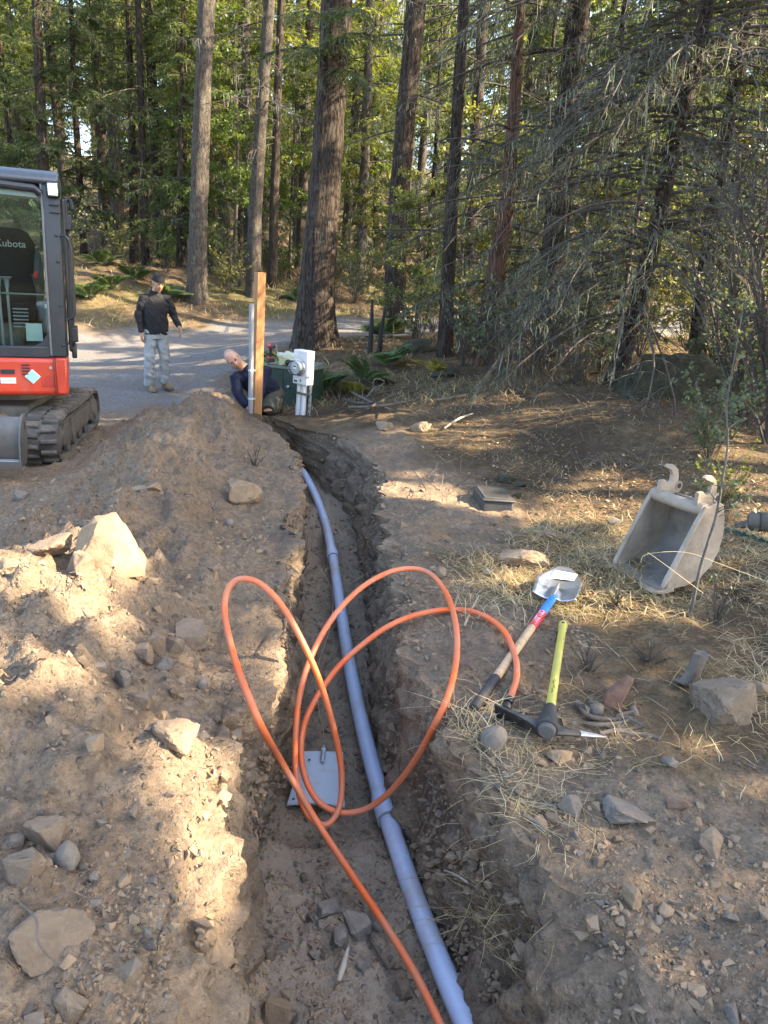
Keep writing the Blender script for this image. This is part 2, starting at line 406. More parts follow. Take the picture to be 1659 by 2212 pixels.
def relief(X, YY, Z, road, soil, fresh, wall=0):
    """bumps, clods and hollows of the surface"""
    near = 1 - sstep(10, 22, YY)
    cloddy = np.clip(soil * (.36 + .8 * fresh) * (1 - road) + wall * .6, 0, 1.2) * near
    n_big = fbm(X, YY, Z, 2.2, 3, .5, 31); n_mid = fbm(X, YY, Z, 9, 4, .55, 41); n_f = fbm(X, YY, Z, 34, 2, .6, 51)
    lump = np.maximum(0, vnoise(X * 13, YY * 13, Z * 13, 61)) ** 1.5
    lump2 = np.maximum(0, vnoise(X * 27 + 3, YY * 27, Z * 27, 62)) ** 1.3
    amp = (.035 + .075 * np.clip(fresh, 0, 1)) * n_big * near * (1 - .7 * road) + cloddy * (.034 * n_mid + .046 * lump + .028 * lump2 + .009 * n_f)
    amp = amp + (1 - soil) * (1 - road) * (.012 * n_mid + .25 * sstep(18, 30, YY) * n_big)
    return amp, n_big, n_mid, lump, lump2
def true_h(x, y):
    """height of the surface with its relief"""
    x = np.asarray(x, float); y = np.asarray(y, float); z = surf_h(x, y); road, soil, moss, fresh = ground_masks(x, y)
    amp, n_big, n_mid, lump, lump2 = relief(x, y, z, road, soil, fresh); xl, fl, fr, xr, zf = trench_at(y)
    inn = (x > fl) & (x < fr) & (y < 9); wal = (x > xl) & (x < xr) & ~inn & (y < 9)
    return z + amp * np.where(wal, .2, np.where(inn, .6, 1)) + inn * (.018 * n_big + .01 * lump)
def nd_mul(nt, a, k):
    n = nd(nt, 'ShaderNodeMath', operation='MULTIPLY'); nt.links.new(a, n.inputs[0]); n.inputs[1].default_value = k; return n.outputs[0]
def ground_material():
    m, nt, bs = newmat('earth_and_litter')
    P = objvec(nt, world=True)
    at = nt.nodes.new('ShaderNodeVertexColor'); at.layer_name = 'mask'
    sp = nt.nodes.new('ShaderNodeSeparateColor'); nt.links.new(at.outputs['Color'], sp.inputs[0])
    big = noise_(nt, P, 1.1, 4, .6); mid = noise_(nt, P, 9, 5, .65); fine = noise_(nt, P, 70, 4, .7)
    vo = nd(nt, 'ShaderNodeTexVoronoi', Scale=55.0); nt.links.new(P, vo.inputs['Vector'])
    vo2 = nd(nt, 'ShaderNodeTexVoronoi', Scale=26.0); nt.links.new(P, vo2.inputs['Vector'])
    # soil: tan subsoil with darker damp parts, painted crumb shadows, ochre streaks and round grit
    c = ramp(nt, big, [(.3, (.222, .160, .106)), (.5, (.285, .212, .143)), (.7, (.335, .254, .173))])
    c = mixc(nt, ramp(nt, mid, [(.35, (.8,) * 3), (.6, (0, 0, 0))]), c, (.185, .135, .090))
    c = mixc(nt, ramp(nt, noise_(nt, P, 2.6, 5, .6, .6), [(.54, (0, 0, 0)), (.66, (.6,) * 3)]), c, (.33, .20, .10))
    def grit(v_, lo, col_a, col_b, thr):
        dot = ramp(nt, v_.outputs['Distance'], [(.16, (1, 1, 1)), (.30, (0, 0, 0))]); s3 = nt.nodes.new('ShaderNodeSeparateColor'); nt.links.new(v_.outputs['Color'], s3.inputs[0])
        on = ramp(nt, s3.outputs[0], [(thr, (0, 0, 0)), (thr + .02, (1, 1, 1))]); f = mixc(nt, 1.0, dot, on, 'MULTIPLY')
        return f, ramp(nt, s3.outputs[1], [(.2, col_a), (.8, col_b)])
    f1, k1 = grit(vo, 0, (.15, .12, .095), (.36, .30, .225), .55); f2, k2 = grit(vo2, 0, (.16, .13, .10), (.33, .27, .20), .72)
    c = mixc(nt, f1, c, k1); c = mixc(nt, f2, c, k2)
    c = mixc(nt, ramp(nt, noise_(nt, P, 28, 6, .72, .3), [(.40, (.75,) * 3), (.50, (0, 0, 0))]), c, (.125, .093, .066))  # these dark crumb mixes paint small shadows into the soil colour
    soil = mixc(nt, ramp(nt, fine, [(.34, (.75,) * 3), (.62, (0, 0, 0))]), c, (.137, .102, .072))
    soil = mixc(nt, nd_mul(nt, at.outputs['Alpha'], .5), soil, (.40, .315, .23))        # dry subsoil dust inside the cut, painted lighter to offset the trench's shade
    # forest floor: needles, dead leaves, dry grass thatch
    l = ramp(nt, mid, [(.25, (.055, .036, .022)), (.5, (.11, .075, .043)), (.72, (.21, .15, .082))])
    l = mixc(nt, ramp(nt, fine, [(.46, (0, 0, 0)), (.72, (.6,) * 3)]), l, (.27, .20, .11))
    l = mixc(nt, ramp(nt, big, [(.38, (.75,) * 3), (.6, (0, 0, 0))]), l, (.05, .036, .024))
    l = mixc(nt, ramp(nt, sp.outputs[2], [(0, (0, 0, 0)), (1, (.6,) * 3)]), l, (.11, .105, .04))
    # gravel road
    g = ramp(nt, vo.outputs['Color'], [(.0, (.095, .092, .09)), (.5, (.155, .15, .145)), (1, (.24, .23, .22))])
    g = mixc(nt, ramp(nt, big, [(.42, (0, 0, 0)), (.66, (.75,) * 3)]), g, (.17, .135, .105))
    col = mixc(nt, sp.outputs[1], l, soil); col = mixc(nt, sp.outputs[0], col, g)
    nt.links.new(col, bs.inputs['Base Color']); bs.inputs['Roughness'].default_value = 0.95; bs.inputs['Specular IOR Level'].default_value = 0.15
    a0 = nd(nt, 'ShaderNodeMath', operation='MULTIPLY_ADD'); nt.links.new(noise_(nt, P, 190, 3, .7), a0.inputs[0]); a0.inputs[1].default_value = .16; nt.links.new(mid, a0.inputs[2]); a1 = nd(nt, 'ShaderNodeMath', operation='MULTIPLY_ADD'); nt.links.new(fine, a1.inputs[0]); a1.inputs[1].default_value = .45; nt.links.new(a0.outputs[0], a1.inputs[2])
    a3 = nd(nt, 'ShaderNodeMath', operation='MULTIPLY_ADD'); nt.links.new(f2, a3.inputs[0]); a3.inputs[1].default_value = .35; nt.links.new(a1.outputs[0], a3.inputs[2])
    a4 = nd(nt, 'ShaderNodeMath', operation='MULTIPLY_ADD'); nt.links.new(f1, a4.inputs[0]); a4.inputs[1].default_value = .2; nt.links.new(a3.outputs[0], a4.inputs[2])
    bump_(nt, bs, a4.outputs[0], 1.0, .03)
    return m
def build_ground():
    s0 = 0.0165
    ys = list(np.arange(0.35, 4.2, s0)); st = s0
    while ys[-1] < 170: st *= 1.0175 if ys[-1] < 9.5 else 1.03; ys.append(ys[-1] + st)
    ys = [-40, -15, -6, -3, -1.6, -.8, -.35, -.1, .08, .2, .28] + ys
    ys = np.array(ys)
    off = list(np.arange(0, 1.9, s0)); st = s0
    while off[-1] < 150: st *= 1.058; off.append(off[-1] + st)
    off = np.array(off)
    NW, NF = 36, 34
    xl, fl, fr, xr, zf = [a[:, None] for a in trench_at(ys)]
    Y = ys[:, None]
    L = xl - off[::-1][None, :]; Rg = xr + off[None, :]
    kw = (np.arange(1, NW) / NW)[None, :]
    LW = xl + (fl - xl) * kw; FL = fl + (fr - fl) * np.linspace(0, 1, NF)[None, :]; RW = fr + (xr - fr) * kw
    X = np.concatenate((L, LW, FL, RW, Rg), 1); YY = np.broadcast_to(Y, X.shape).copy()
    inside = (Y < 9.05)
    gL, gR = ground_h(xl, Y), ground_h(xr, Y)
    zl = gL + (zf - gL) * (kw ** 1.15); zr = zf + (gR - zf) * kw ** .9
    Z = np.concatenate((ground_h(L, Y + 0 * L), np.where(inside, zl, ground_h(LW, Y + 0 * LW)), np.where(inside, zf + 0 * FL, ground_h(FL, Y + 0 * FL)), np.where(inside, zr, ground_h(RW, Y + 0 * RW)), ground_h(Rg, Y + 0 * Rg)), 1)
    nL = L.shape[1]; c0, c1, c2, c3 = nL, nL + NW - 1, nL + NW - 1 + NF, nL + 2 * NW - 2 + NF
    road, soil, moss, fresh = ground_masks(X, YY)
    wall = np.zeros(X.shape); wall[:, c0 - 3:c1 + 1] = 1; wall[:, c2:c3 + 3] = 1; wall = wall * (YY < 9.0)
    amp, n_big, n_mid, lump, lump2 = relief(X, YY, Z, road, soil, fresh, wall)
    flr = np.zeros(X.shape); flr[:, c1:c2] = 1; flr = flr * (YY < 9)
    Zn = Z + amp * (1 - wall * .8) * (1 - .4 * flr)
    # roughness of the trench walls pushes them sideways
    side = np.zeros(X.shape); side[:, c0 - 2:c1] = 1; side[:, c2:c3 + 2] = -1
    push = (.055 * fbm(X, YY * 1.0, Z * .6, 4.5, 3, .55, 71) + .045 * lump + .022 * n_mid + .026 * lump2 + .02 * np.abs(fbm(X, YY, Z * 1.4, 14, 3, .6, 73)))
    Xn = X + side * push * (YY < 9.0)
    flr = np.zeros(X.shape); flr[:, c1:c2] = 1
    Zn = Zn + flr * (YY < 9) * (.018 * n_big + .01 * lump)
    nr, nc = X.shape
    V = np.stack((Xn, YY, Zn), -1).reshape(-1, 3)
    idx = np.arange(nr * nc).reshape(nr, nc)
    Q = np.stack((idx[:-1, :-1], idx[:-1, 1:], idx[1:, 1:], idx[1:, :-1]), -1)
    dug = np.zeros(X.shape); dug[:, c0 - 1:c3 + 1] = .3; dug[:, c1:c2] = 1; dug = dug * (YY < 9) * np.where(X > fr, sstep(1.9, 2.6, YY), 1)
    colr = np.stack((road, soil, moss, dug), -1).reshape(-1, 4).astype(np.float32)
    cc = np.arange(nc - 1); rr = .5 * (ys[:-1] + ys[1:])
    tr = np.broadcast_to(((cc >= c0 - 1) & (cc < c3))[None, :], (nr - 1, nc - 1)) & (rr < 9.0)[:, None]
    rf = (road[:-1, :-1] > .5) & ~tr
    gm = ground_material()
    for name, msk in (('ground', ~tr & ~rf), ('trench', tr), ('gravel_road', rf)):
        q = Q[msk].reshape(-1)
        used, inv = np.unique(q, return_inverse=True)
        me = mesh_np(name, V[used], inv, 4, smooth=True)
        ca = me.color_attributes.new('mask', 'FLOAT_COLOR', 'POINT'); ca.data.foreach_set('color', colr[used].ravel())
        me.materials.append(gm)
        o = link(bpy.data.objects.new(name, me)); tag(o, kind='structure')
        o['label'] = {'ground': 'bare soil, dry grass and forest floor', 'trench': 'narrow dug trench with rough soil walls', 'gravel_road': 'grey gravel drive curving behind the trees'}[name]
    return
build_ground()
# ------------------------------------------------------------------ vegetation
RNG = np.random.default_rng(11)
def diamonds(c, d, n, L, W):
    """leaf-like rhombs: centre-base c, direction d, normal n, length L, width W -> verts, faces"""
    d = d / (np.linalg.norm(d, axis=1, keepdims=True) + 1e-9)
    s = np.cross(d, n); s = s / (np.linalg.norm(s, axis=1, keepdims=True) + 1e-9)
    L = np.asarray(L).reshape(-1, 1); W = np.asarray(W).reshape(-1, 1)
    V = np.stack((c, c + d * L * .45 + s * W * .5, c + d * L, c + d * L * .45 - s * W * .5), 1).reshape(-1, 3)
    return V, np.arange(len(V))
def strips(P, W, side):
    """ribbons: P (n,k,3) points, W (n,k) widths, side (n,3)"""
    n, k, _ = P.shape
    a = P + side[:, None, :] * W[:, :, None] * .5; b = P - side[:, None, :] * W[:, :, None] * .5
    V = np.stack((a, b), 2).reshape(n, k * 2, 3)
    base = (np.arange(n) * k * 2)[:, None, None]
    j = np.arange(k - 1)[None, :, None] * 2
    F = base + j + np.array([0, 1, 3, 2])[None, None, :]
    return V.reshape(-1, 3), F.reshape(-1)
def sticks(P, Rr, sides=3):
    """thin tubes, all at once: P (n,k,3), Rr (n,k)"""
    n, k, _ = P.shape
    D = np.gradient(P, axis=1); D = D / (np.linalg.norm(D, axis=2, keepdims=True) + 1e-9)
    ref = np.where(np.abs(D[:, :1, 2:3]) < .9, np.array([[[0, 0, 1.]]]), np.array([[[1., 0, 0]]]))
    u = np.cross(D, np.broadcast_to(ref, D.shape)); u /= (np.linalg.norm(u, axis=2, keepdims=True) + 1e-9); v = np.cross(D, u)
    ang = 2 * np.pi * np.arange(sides) / sides
    V = P[:, :, None, :] + (u[:, :, None, :] * np.cos(ang)[None, None, :, None] + v[:, :, None, :] * np.sin(ang)[None, None, :, None]) * Rr[:, :, None, None]
    base = (np.arange(n) * k * sides)[:, None, None]; i = np.arange(k - 1)[None, :, None] * sides; j = np.arange(sides)[None, None, :]
    a = base + i + j; b = base + i + (j + 1) % sides
    F = np.stack((a, b, b + sides, a + sides), -1)
    return V.reshape(-1, 3), F.reshape(-1)
class Pile:
    def __init__(s): s.V = []; s.F = []; s.n = 0
    def add(s, vf):
        V, F = vf
        if len(V) == 0: return
        s.V.append(V); s.F.append(np.asarray(F) + s.n); s.n += len(V)
    def mesh(s, name, mat, smooth=False):
        me = mesh_np(name, np.concatenate(s.V), np.concatenate(s.F), 4, smooth); me.materials.append(mat); return me
def norm(a): return a / (np.linalg.norm(a, axis=-1, keepdims=True) + 1e-9)
def trunk_mesh(name, mat, pts, radii, sides=20, step=.16, seed=0, furrow=.045, flare=.35, top=None):
    """tapered trunk along pts (list of xyz), root flare at the foot, furrowed bark in the outline"""
    pts = np.array(pts, float); seg = np.linalg.norm(np.diff(pts, axis=0), axis=1); cum = np.concatenate(([0], np.cumsum(seg)))
    s = np.arange(0, cum[-1], step); s = np.append(s, cum[-1])
    C = np.stack([np.interp(s, cum, pts[:, k]) for k in range(3)], 1); Rr = np.interp(s, cum, radii)
    Rr = Rr * (1 + flare * np.exp(-s / .35))
    an = 2 * np.pi * np.arange(sides) / sides
    D = norm(np.gradient(C, axis=0)); u = norm(np.cross(D, np.array([0, 1., 0]))); v = np.cross(D, u)
    ca, sa = np.cos(an)[None, :], np.sin(an)[None, :]
    nz = fbm(ca * 2.6 + seed * 7, sa * 2.6, s[:, None] * .9 + 0 * ca, 1.0, 4, .6, seed)
    lobes = 1 + .10 * np.exp(-s / .5)[:, None] * np.cos(an * 5 + seed)[None, :]
    rad = Rr[:, None] * lobes * (1 + furrow * 2 * nz)
    V = C[:, None, :] + (u[:, None, :] * ca[..., None] + v[:, None, :] * sa[..., None]) * rad[..., None]
    nr, nc = V.shape[:2]; idx = np.arange(nr * nc).reshape(nr, nc); nx = np.roll(idx, -1, 1)
    F = np.stack((idx[:-1], nx[:-1], nx[1:], idx[1:]), -1).reshape(-1)
    me = mesh_np(name, V.reshape(-1, 3), F, 4, True); me.materials.append(mat); return me
BARK_FIR = barkmat('fir_bark', (.012, .009, .0075), (.062, .047, .037), (.16, .175, .135), 15, .13, .03, .45)
BARK_PALE = barkmat('pale_bark', (.020, .0165, .0135), (.098, .082, .067), (.20, .21, .165), 20, .15, .018, .6)
BARK_RED = barkmat('red_bark', (.035, .018, .012), (.15, .085, .058), None, 18, .08, .03)
TWIG = simple('dead_twig_bark', (.045, .037, .030), (.105, .09, .075), 14, .9, bump=.3)
TWIG_DK = simple('dark_twig_bark', (.035, .028, .023), (.09, .075, .06), 14, .9, bump=.3)
LICHEN = leafmat('beard_lichen', (.20, .225, .165), (.30, .325, .245), None, .35, .8, 2.0, .12)
FIR = [leafmat('fir_needles', (.065, .098, .036), (.13, .165, .054), (.20, .22, .07), .5, .5, 1.0, .3),
       leafmat('fir_needles_yellowish', (.14, .18, .038), (.25, .27, .065), (.32, .31, .09), .58, .5, 1.0, .3)]
LEAF_G = leafmat('broad_leaf_green', (.085, .135, .032), (.14, .19, .048), (.21, .23, .065), .5, .5, 1.0, .2)
LEAF_Y = leafmat('broad_leaf_yellowing', (.11, .15, .04), (.20, .20, .06), (.28, .20, .08), .4, .5, 2.0, .15)
LEAF_S = leafmat('shrub_leaf_dull', (.085, .12, .06), (.14, .165, .085), (.24, .20, .10), .35, .55, 2.0, .15)
FERN = leafmat('fern_frond', (.085, .14, .065), (.13, .19, .085), (.2, .21, .09), .4, .5, 2.0, .2)
FERN_Y = leafmat('fern_frond_yellowing', (.22, .25, .05), (.33, .28, .07), (.36, .20, .06), .4, .5, 2.0, .1)

def branch_curves(rng, n, zlo, zhi, Lf, rf, k=7, pitch=(.0, .35), droop=(.15, .5), az=None, trunk=None):
    z = np.sort(rng.uniform(zlo, zhi, n)); a = rng.uniform(0, 2 * np.pi, n) if az is None else rng.normal(az[0], az[1], n)
    L = Lf(z) * rng.uniform(.65, 1.15, n); p = rng.uniform(*pitch, n); dr = rng.uniform(*droop, n)
    t = np.linspace(0, 1, k)[None, :]
    hor = L[:, None] * t * np.cos(p)[:, None]; ver = L[:, None] * (t * np.sin(p)[:, None] - dr[:, None] * t ** 2)
    wob = .06 * L[:, None] * np.sin(t * rng.uniform(2, 6, n)[:, None] + rng.uniform(0, 6, n)[:, None]) * t
    x = np.cos(a)[:, None] * hor - np.sin(a)[:, None] * wob; y = np.sin(a)[:, None] * hor + np.cos(a)[:, None] * wob
    c = np.zeros((n, 2)) if trunk is None else trunk(z)
    P = np.stack((x + c[:, :1], y + c[:, 1:], z[:, None] + ver), -1)
    R_ = rf(L)[:, None] * (1 - .85 * t)
    return P, R_, L, a
def sub_curves(rng, P, L, per, f=(.25, .55), k=4, tmin=.15, spread=.9, droop=.25, up=0.0):
    """side shoots along curves P (n,k0,3)"""
    n, k0, _ = P.shape
    bi = np.repeat(np.arange(n), per); t = rng.uniform(tmin, .98, len(bi))
    fi = t * (k0 - 1); i0 = np.minimum(fi.astype(int), k0 - 2); w = (fi - i0)[:, None]
    S_ = P[bi, i0] * (1 - w) + P[bi, i0 + 1] * w
    D = norm(P[bi, i0 + 1] - P[bi, i0])
    sd = norm(np.cross(D, np.array([0, 0, 1.]))) * rng.choice([-1, 1], len(bi))[:, None]
    d = norm(D * rng.uniform(.3, .9, len(bi))[:, None] + sd * spread + rng.normal(0, .25, (len(bi), 3)) + np.array([0, 0, up]))
    l = L[bi] * rng.uniform(*f, len(bi)) * (1.15 - t)
    tt = np.linspace(0, 1, k)[None, :, None]
    C = S_[:, None, :] + d[:, None, :] * l[:, None, None] * tt
    C[..., 2] -= droop * l[:, None] * tt[..., 0] ** 2
    return C, l
def needles(rng, C, l, gap=.045, L=.075, W=.02, hang=.25):
    """needle tufts along shoots"""
    cnt = np.maximum(2, (l / gap).astype(int)); bi = np.repeat(np.arange(len(C)), cnt * 2)
    t = rng.uniform(0.05, 1, len(bi)); k = C.shape[1]; fi = t * (k - 1); i0 = np.minimum(fi.astype(int), k - 2); w = (fi - i0)[:, None]
    c = C[bi, i0] * (1 - w) + C[bi, i0 + 1] * w; D = norm(C[bi, i0 + 1] - C[bi, i0])
    sd = norm(np.cross(D, np.array([0, 0, 1.]))) * rng.choice([-1, 1], len(bi))[:, None]
    d = norm(D * .7 + sd * rng.uniform(.3, 1, len(bi))[:, None] + rng.normal(0, .22, (len(bi), 3)) + np.array([0, 0, -hang]))
    n_ = norm(np.array([0, 0, 1.]) + rng.normal(0, .5, (len(bi), 3)))
    return diamonds(c, d, n_, L * rng.uniform(.6, 1.4, len(bi)), W * rng.uniform(.7, 1.4, len(bi)))
def beards(rng, P, cnt, lo=.08, hi=.38, w=.013):
    n, k0, _ = P.shape; bi = np.repeat(np.arange(n), cnt); m = len(bi)
    t = rng.uniform(.1, 1, m); fi = t * (k0 - 1); i0 = np.minimum(fi.astype(int), k0 - 2); f_ = (fi - i0)[:, None]
    S_ = P[bi, i0] * (1 - f_) + P[bi, i0 + 1] * f_
    L = rng.uniform(lo, hi, m) * rng.uniform(.4, 1, m); tt = np.linspace(0, 1, 4)
    Q = S_[:, None, :] + np.array([0, 0, -1.])[None, None, :] * (L[:, None] * tt[None, :])[..., None]
    Q[:, :, :2] += np.cumsum(rng.normal(0, .012, (m, 4, 2)), 1)
    W = w * rng.uniform(.5, 1.5, m)[:, None] * np.array([.7, 1, .7, .1])[None, :]
    a = rng.uniform(0, np.pi, m); side = np.stack((np.cos(a), np.sin(a), 0 * a), 1)
    return strips(Q, W, side)
def fir_protos(seed, H, r0, cb, nlive, Lmax, ndead, mat, bark, lich=8, gap=.055, nl=.12, nw=.036, per=26, zdet=12.5):
    """one fir: trunk, dead lower branches, needled crown, hanging lichen; returns meshes"""
    rng = np.random.default_rng(seed)
    tm = trunk_mesh('trunk', bark, [(0, 0, -.4), (rng.normal(0, .05), rng.normal(0, .05), H * .4), (0, 0, H)], [r0 * 1.08, r0 * .8, .03], 16, .35, seed)
    wood, leaf, li = Pile(), Pile(), Pile()
    if ndead:
        P, R_, L, a = branch_curves(rng, ndead, cb * .3, cb + 1.5, lambda z: .5 + .5 * Lmax * (z / (cb + 1.5)), lambda L: .006 + .005 * L, pitch=(-.25, .25), droop=(.1, .45))
        wood.add(sticks(P, R_)); C, l = sub_curves(rng, P, L, 7, (.2, .5)); wood.add(sticks(C, np.full(C.shape[:2], .004) * np.linspace(1.2, .5, 4)))
        if lich: li.add(beards(rng, P, lich)); li.add(beards(rng, C, max(1, lich // 5), .08, .3))
    zt = H - .3
    P, R_, L, a = branch_curves(rng, nlive, cb, zt, lambda z: .35 + Lmax * np.clip(1 - (z - cb) / (H - cb), 0, 1) ** .75, lambda L: .006 + .009 * L, pitch=(-.1, .3), droop=(.2, .55))
    wood.add(sticks(P, R_, 4))
    lowm = P[:, 0, 2] < zdet
    for m_, pr, g, sL, sW in ((lowm, per, gap, nl, nw), (~lowm, 3, .2, .20, .07)):
        if m_.sum() == 0: continue
        C, l = sub_curves(rng, P[m_], L[m_], pr, (.16, .38), droop=.45)
        if m_ is lowm: wood.add(sticks(C[::2, ::3], np.full((len(C[::2]), 2), .0035)))
        leaf.add(needles(rng, C, l, g, sL, sW)); leaf.add(needles(rng, P[m_][:, 2:], L[m_] * .7, g, sL, sW))
    if lich: li.add(beards(rng, P[lowm], lich, .1, .5))
    out = [tm, wood.mesh('branches', TWIG_DK if True else TWIG), leaf.mesh('crown', mat)]
    if lich: out.append(li.mesh('lichen', LICHEN))
    return out
def make_tree(meshes, name, loc, rz, sc, label, cat='tree', group=None, tilt=(0, 0), scz=1.0):
    e = empty(name, loc, (tilt[0], tilt[1], rz), 1.0); e.scale = (sc, sc, sc * scz)
    tag(e, label, cat, group)
    for me in meshes:
        link(bpy.data.objects.new(me.name.split('.')[0], me), e)
    return e
def rand_dirs(rng, n): return norm(rng.normal(0, 1, (n, 3)))
def broad_protos(seed, H, r0, crown_z, crown_r, nleaf, leaf, mat, bark, nbr=26, stems=1):
    """understory broadleaf tree: stems, limbs, leaves clumped along the limbs"""
    rng = np.random.default_rng(seed); wood, lf = Pile(), Pile()
    P, R_, L, a = branch_curves(rng, nbr, crown_z, H * .92, lambda z: crown_r * np.clip(1.15 - .6 * (z - crown_z) / (H - crown_z), .3, 1), lambda L: .008 + .008 * L, pitch=(.1, .7), droop=(.1, .3))
    wood.add(sticks(P, R_, 4)); C, l = sub_curves(rng, P, L, 9, (.2, .5), up=.1); wood.add(sticks(C, np.full(C.shape[:2], .004)))
    bi = rng.integers(0, len(C), nleaf); t = rng.uniform(0.2, 1.05, nleaf); fi = t * 3; i0 = np.clip(fi.astype(int), 0, 2); w = (fi - i0)[:, None]
    c = C[bi, i0] * (1 - w) + C[bi, i0 + 1] * w + rng.normal(0, .05, (nleaf, 3))
    lf.add(diamonds(c, rand_dirs(rng, nleaf) + np.array([0, 0, -.4]), norm(rng.normal(0, .6, (nleaf, 3)) + np.array([0, 0, 1.])), leaf * rng.uniform(.7, 1.3, nleaf), leaf * .75 * rng.uniform(.7, 1.2, nleaf)))
    tm = trunk_mesh('trunk', bark, [(0, 0, -.3), (rng.normal(0, .15), rng.normal(0, .15), H * .5), (rng.normal(0, .2), rng.normal(0, .2), H)], [r0, r0 * .7, .015], 10, .3, seed, .02)
    return [tm, wood.mesh('branches', TWIG_DK), lf.mesh('crown', mat)]
def bush_protos(seed, h, spread, nst, nleaf, leaf, mat, wood_mat=None, rad=.006, lean=(0, 0), name='shrub', per=9, hexl=False):
    """multi-stemmed shrub: stems fanning out of one foot, twigs, leaves"""
    rng = np.random.default_rng(seed); wood, lf = Pile(), Pile(); k = 7
    a = rng.uniform(0, 2 * np.pi, nst); s = rng.uniform(.2, 1, nst) * spread; hh = h * rng.uniform(.55, 1.1, nst); t = np.linspace(0, 1, k)[None, :]
    x = np.cos(a)[:, None] * s[:, None] * t ** 1.3 + lean[0] * t ** 1.5; y = np.sin(a)[:, None] * s[:, None] * t ** 1.3 + lean[1] * t ** 1.5
    z = hh[:, None] * (t - .18 * t ** 3) - .03
    P = np.stack((x, y, z), -1); P[:, 1:] += np.cumsum(rng.normal(0, .018 * h, (nst, k - 1, 3)), 1)
    wood.add(sticks(P, rad * (1.15 - t) * rng.uniform(.6, 1.3, nst)[:, None], 5))
    L = hh; C, l = sub_curves(rng, P, L, per, (.12, .4), tmin=.2, spread=.6, droop=.1, up=.3); wood.add(sticks(C, np.full(C.shape[:2], rad * .38) * np.linspace(1.2, .5, 4)))
    C2, l2 = sub_curves(rng, C, l, 3, (.3, .6), tmin=.2, spread=.7, droop=.1, up=.1); wood.add(sticks(C2, np.full(C2.shape[:2], rad * .22)))
    res = [wood.mesh('stems', wood_mat or TWIG_DK)]
    if nleaf:
        A = np.concatenate((C, C2)); bi = rng.integers(0, len(A), nleaf); t = rng.uniform(.2, 1.02, nleaf); fi = t * 3; i0 = np.clip(fi.astype(int), 0, 2); w = (fi - i0)[:, None]
        c = A[bi, i0] * (1 - w) + A[bi, i0 + 1] * w
        lf.add(diamonds(c, rand_dirs(rng, nleaf) + np.array([0, 0, -.15]), norm(rng.normal(0, .7, (nleaf, 3)) + np.array([0, 0, .8])), leaf * rng.uniform(.6, 1.3, nleaf), leaf * .8 * rng.uniform(.7, 1.2, nleaf)))
        res.append(lf.mesh('leaves', mat))
    return res
def fern_protos(seed, nf, L, mat, broad=.28):
    rng = np.random.default_rng(seed); wood, lf = Pile(), Pile(); k = 9; t = np.linspace(0, 1, k)[None, :]
    a = np.linspace(0, 2 * np.pi, nf, endpoint=False) + rng.normal(0, .3, nf); l = L * rng.uniform(.7, 1.15, nf)
    el = rng.uniform(.85, 1.35, nf)
    hor = l[:, None] * (t * np.cos(el)[:, None] + .35 * t ** 2); ver = l[:, None] * (t * np.sin(el)[:, None] - .45 * t ** 2.4)
    P = np.stack((np.cos(a)[:, None] * hor, np.sin(a)[:, None] * hor, ver), -1)
    wood.add(sticks(P, .004 * (1.1 - t) + 0 * P[..., 0]))
    m = 64; bi = np.repeat(np.arange(nf), m * 2); tt = np.tile(np.repeat(np.linspace(.22, 1, m), 2), nf); sg = np.tile([1, -1], nf * m)
    fi = tt * (k - 1); i0 = np.minimum(fi.astype(int), k - 2); w = (fi - i0)[:, None]
    c = P[bi, i0] * (1 - w) + P[bi, i0 + 1] * w; D = norm(P[bi, i0 + 1] - P[bi, i0])
    sd = norm(np.cross(D, np.array([0, 0, 1.]))); up = np.cross(sd, D)
    d = norm(sd * sg[:, None] + D * .35 + rng.normal(0, .08, (len(c), 3)) - up * .15)
    pl = l[bi] * broad * np.clip(np.sin(np.pi * (1 - tt) ** .75 * .95) , .08, 1) * rng.uniform(.85, 1.1, len(bi))
    lf.add(diamonds(c, d, up + rng.normal(0, .25, c.shape), pl, (.085 * pl + .006)))
    return [wood.mesh('stalks', TWIG), lf.mesh('fronds', mat)]
# ------------------------------------------------------------------ the named trunks of the photograph
def dress(seed, tr, zlo, zhi, n, Lf, live=0, per=14, lich=5, sub=8, sub2=2, pitch=(-.2, .3), droop=(.1, .5), az=None, mat=None, rf=None, gap=.05, nl=.085, nw=.024, tw=None, fsub=(.2, .5), r2=.004):
    rng = np.random.default_rng(seed); wood, leaf, li = Pile(), Pile(), Pile()
    P, R_, L, a = branch_curves(rng, n, zlo, zhi, Lf, rf or (lambda L: .006 + .007 * L), 8, pitch, droop, az, tr)
    wood.add(sticks(P, R_, 4))
    C, l = sub_curves(rng, P, L, sub, fsub, droop=.35); wood.add(sticks(C, np.full(C.shape[:2], r2) * np.linspace(1.3, .5, 4)))
    if sub2:
        C2, l2 = sub_curves(rng, C, l, sub2, (.3, .7), droop=.3); wood.add(sticks(C2, np.full(C2.shape[:2], r2 * .55)))
    if live:
        C3, l3 = sub_curves(rng, P, L, per, (.16, .38), droop=.45); leaf.add(needles(rng, C3, l3, gap, nl, nw)); leaf.add(needles(rng, P[:, 2:], L * .7, gap, nl, nw)); leaf.add(needles(rng, C, l, gap, nl, nw))
    if lich: li.add(beards(rng, P, lich, w=.011)); li.add(beards(rng, C, max(1, lich // 3), .05, .2, .007))
    out = [wood.mesh('branches', tw or TWIG_DK)]
    if live: out.append(leaf.mesh('crown', mat or FIR[0]))
    if lich: out.append(li.mesh('lichen', LICHEN))
    return out
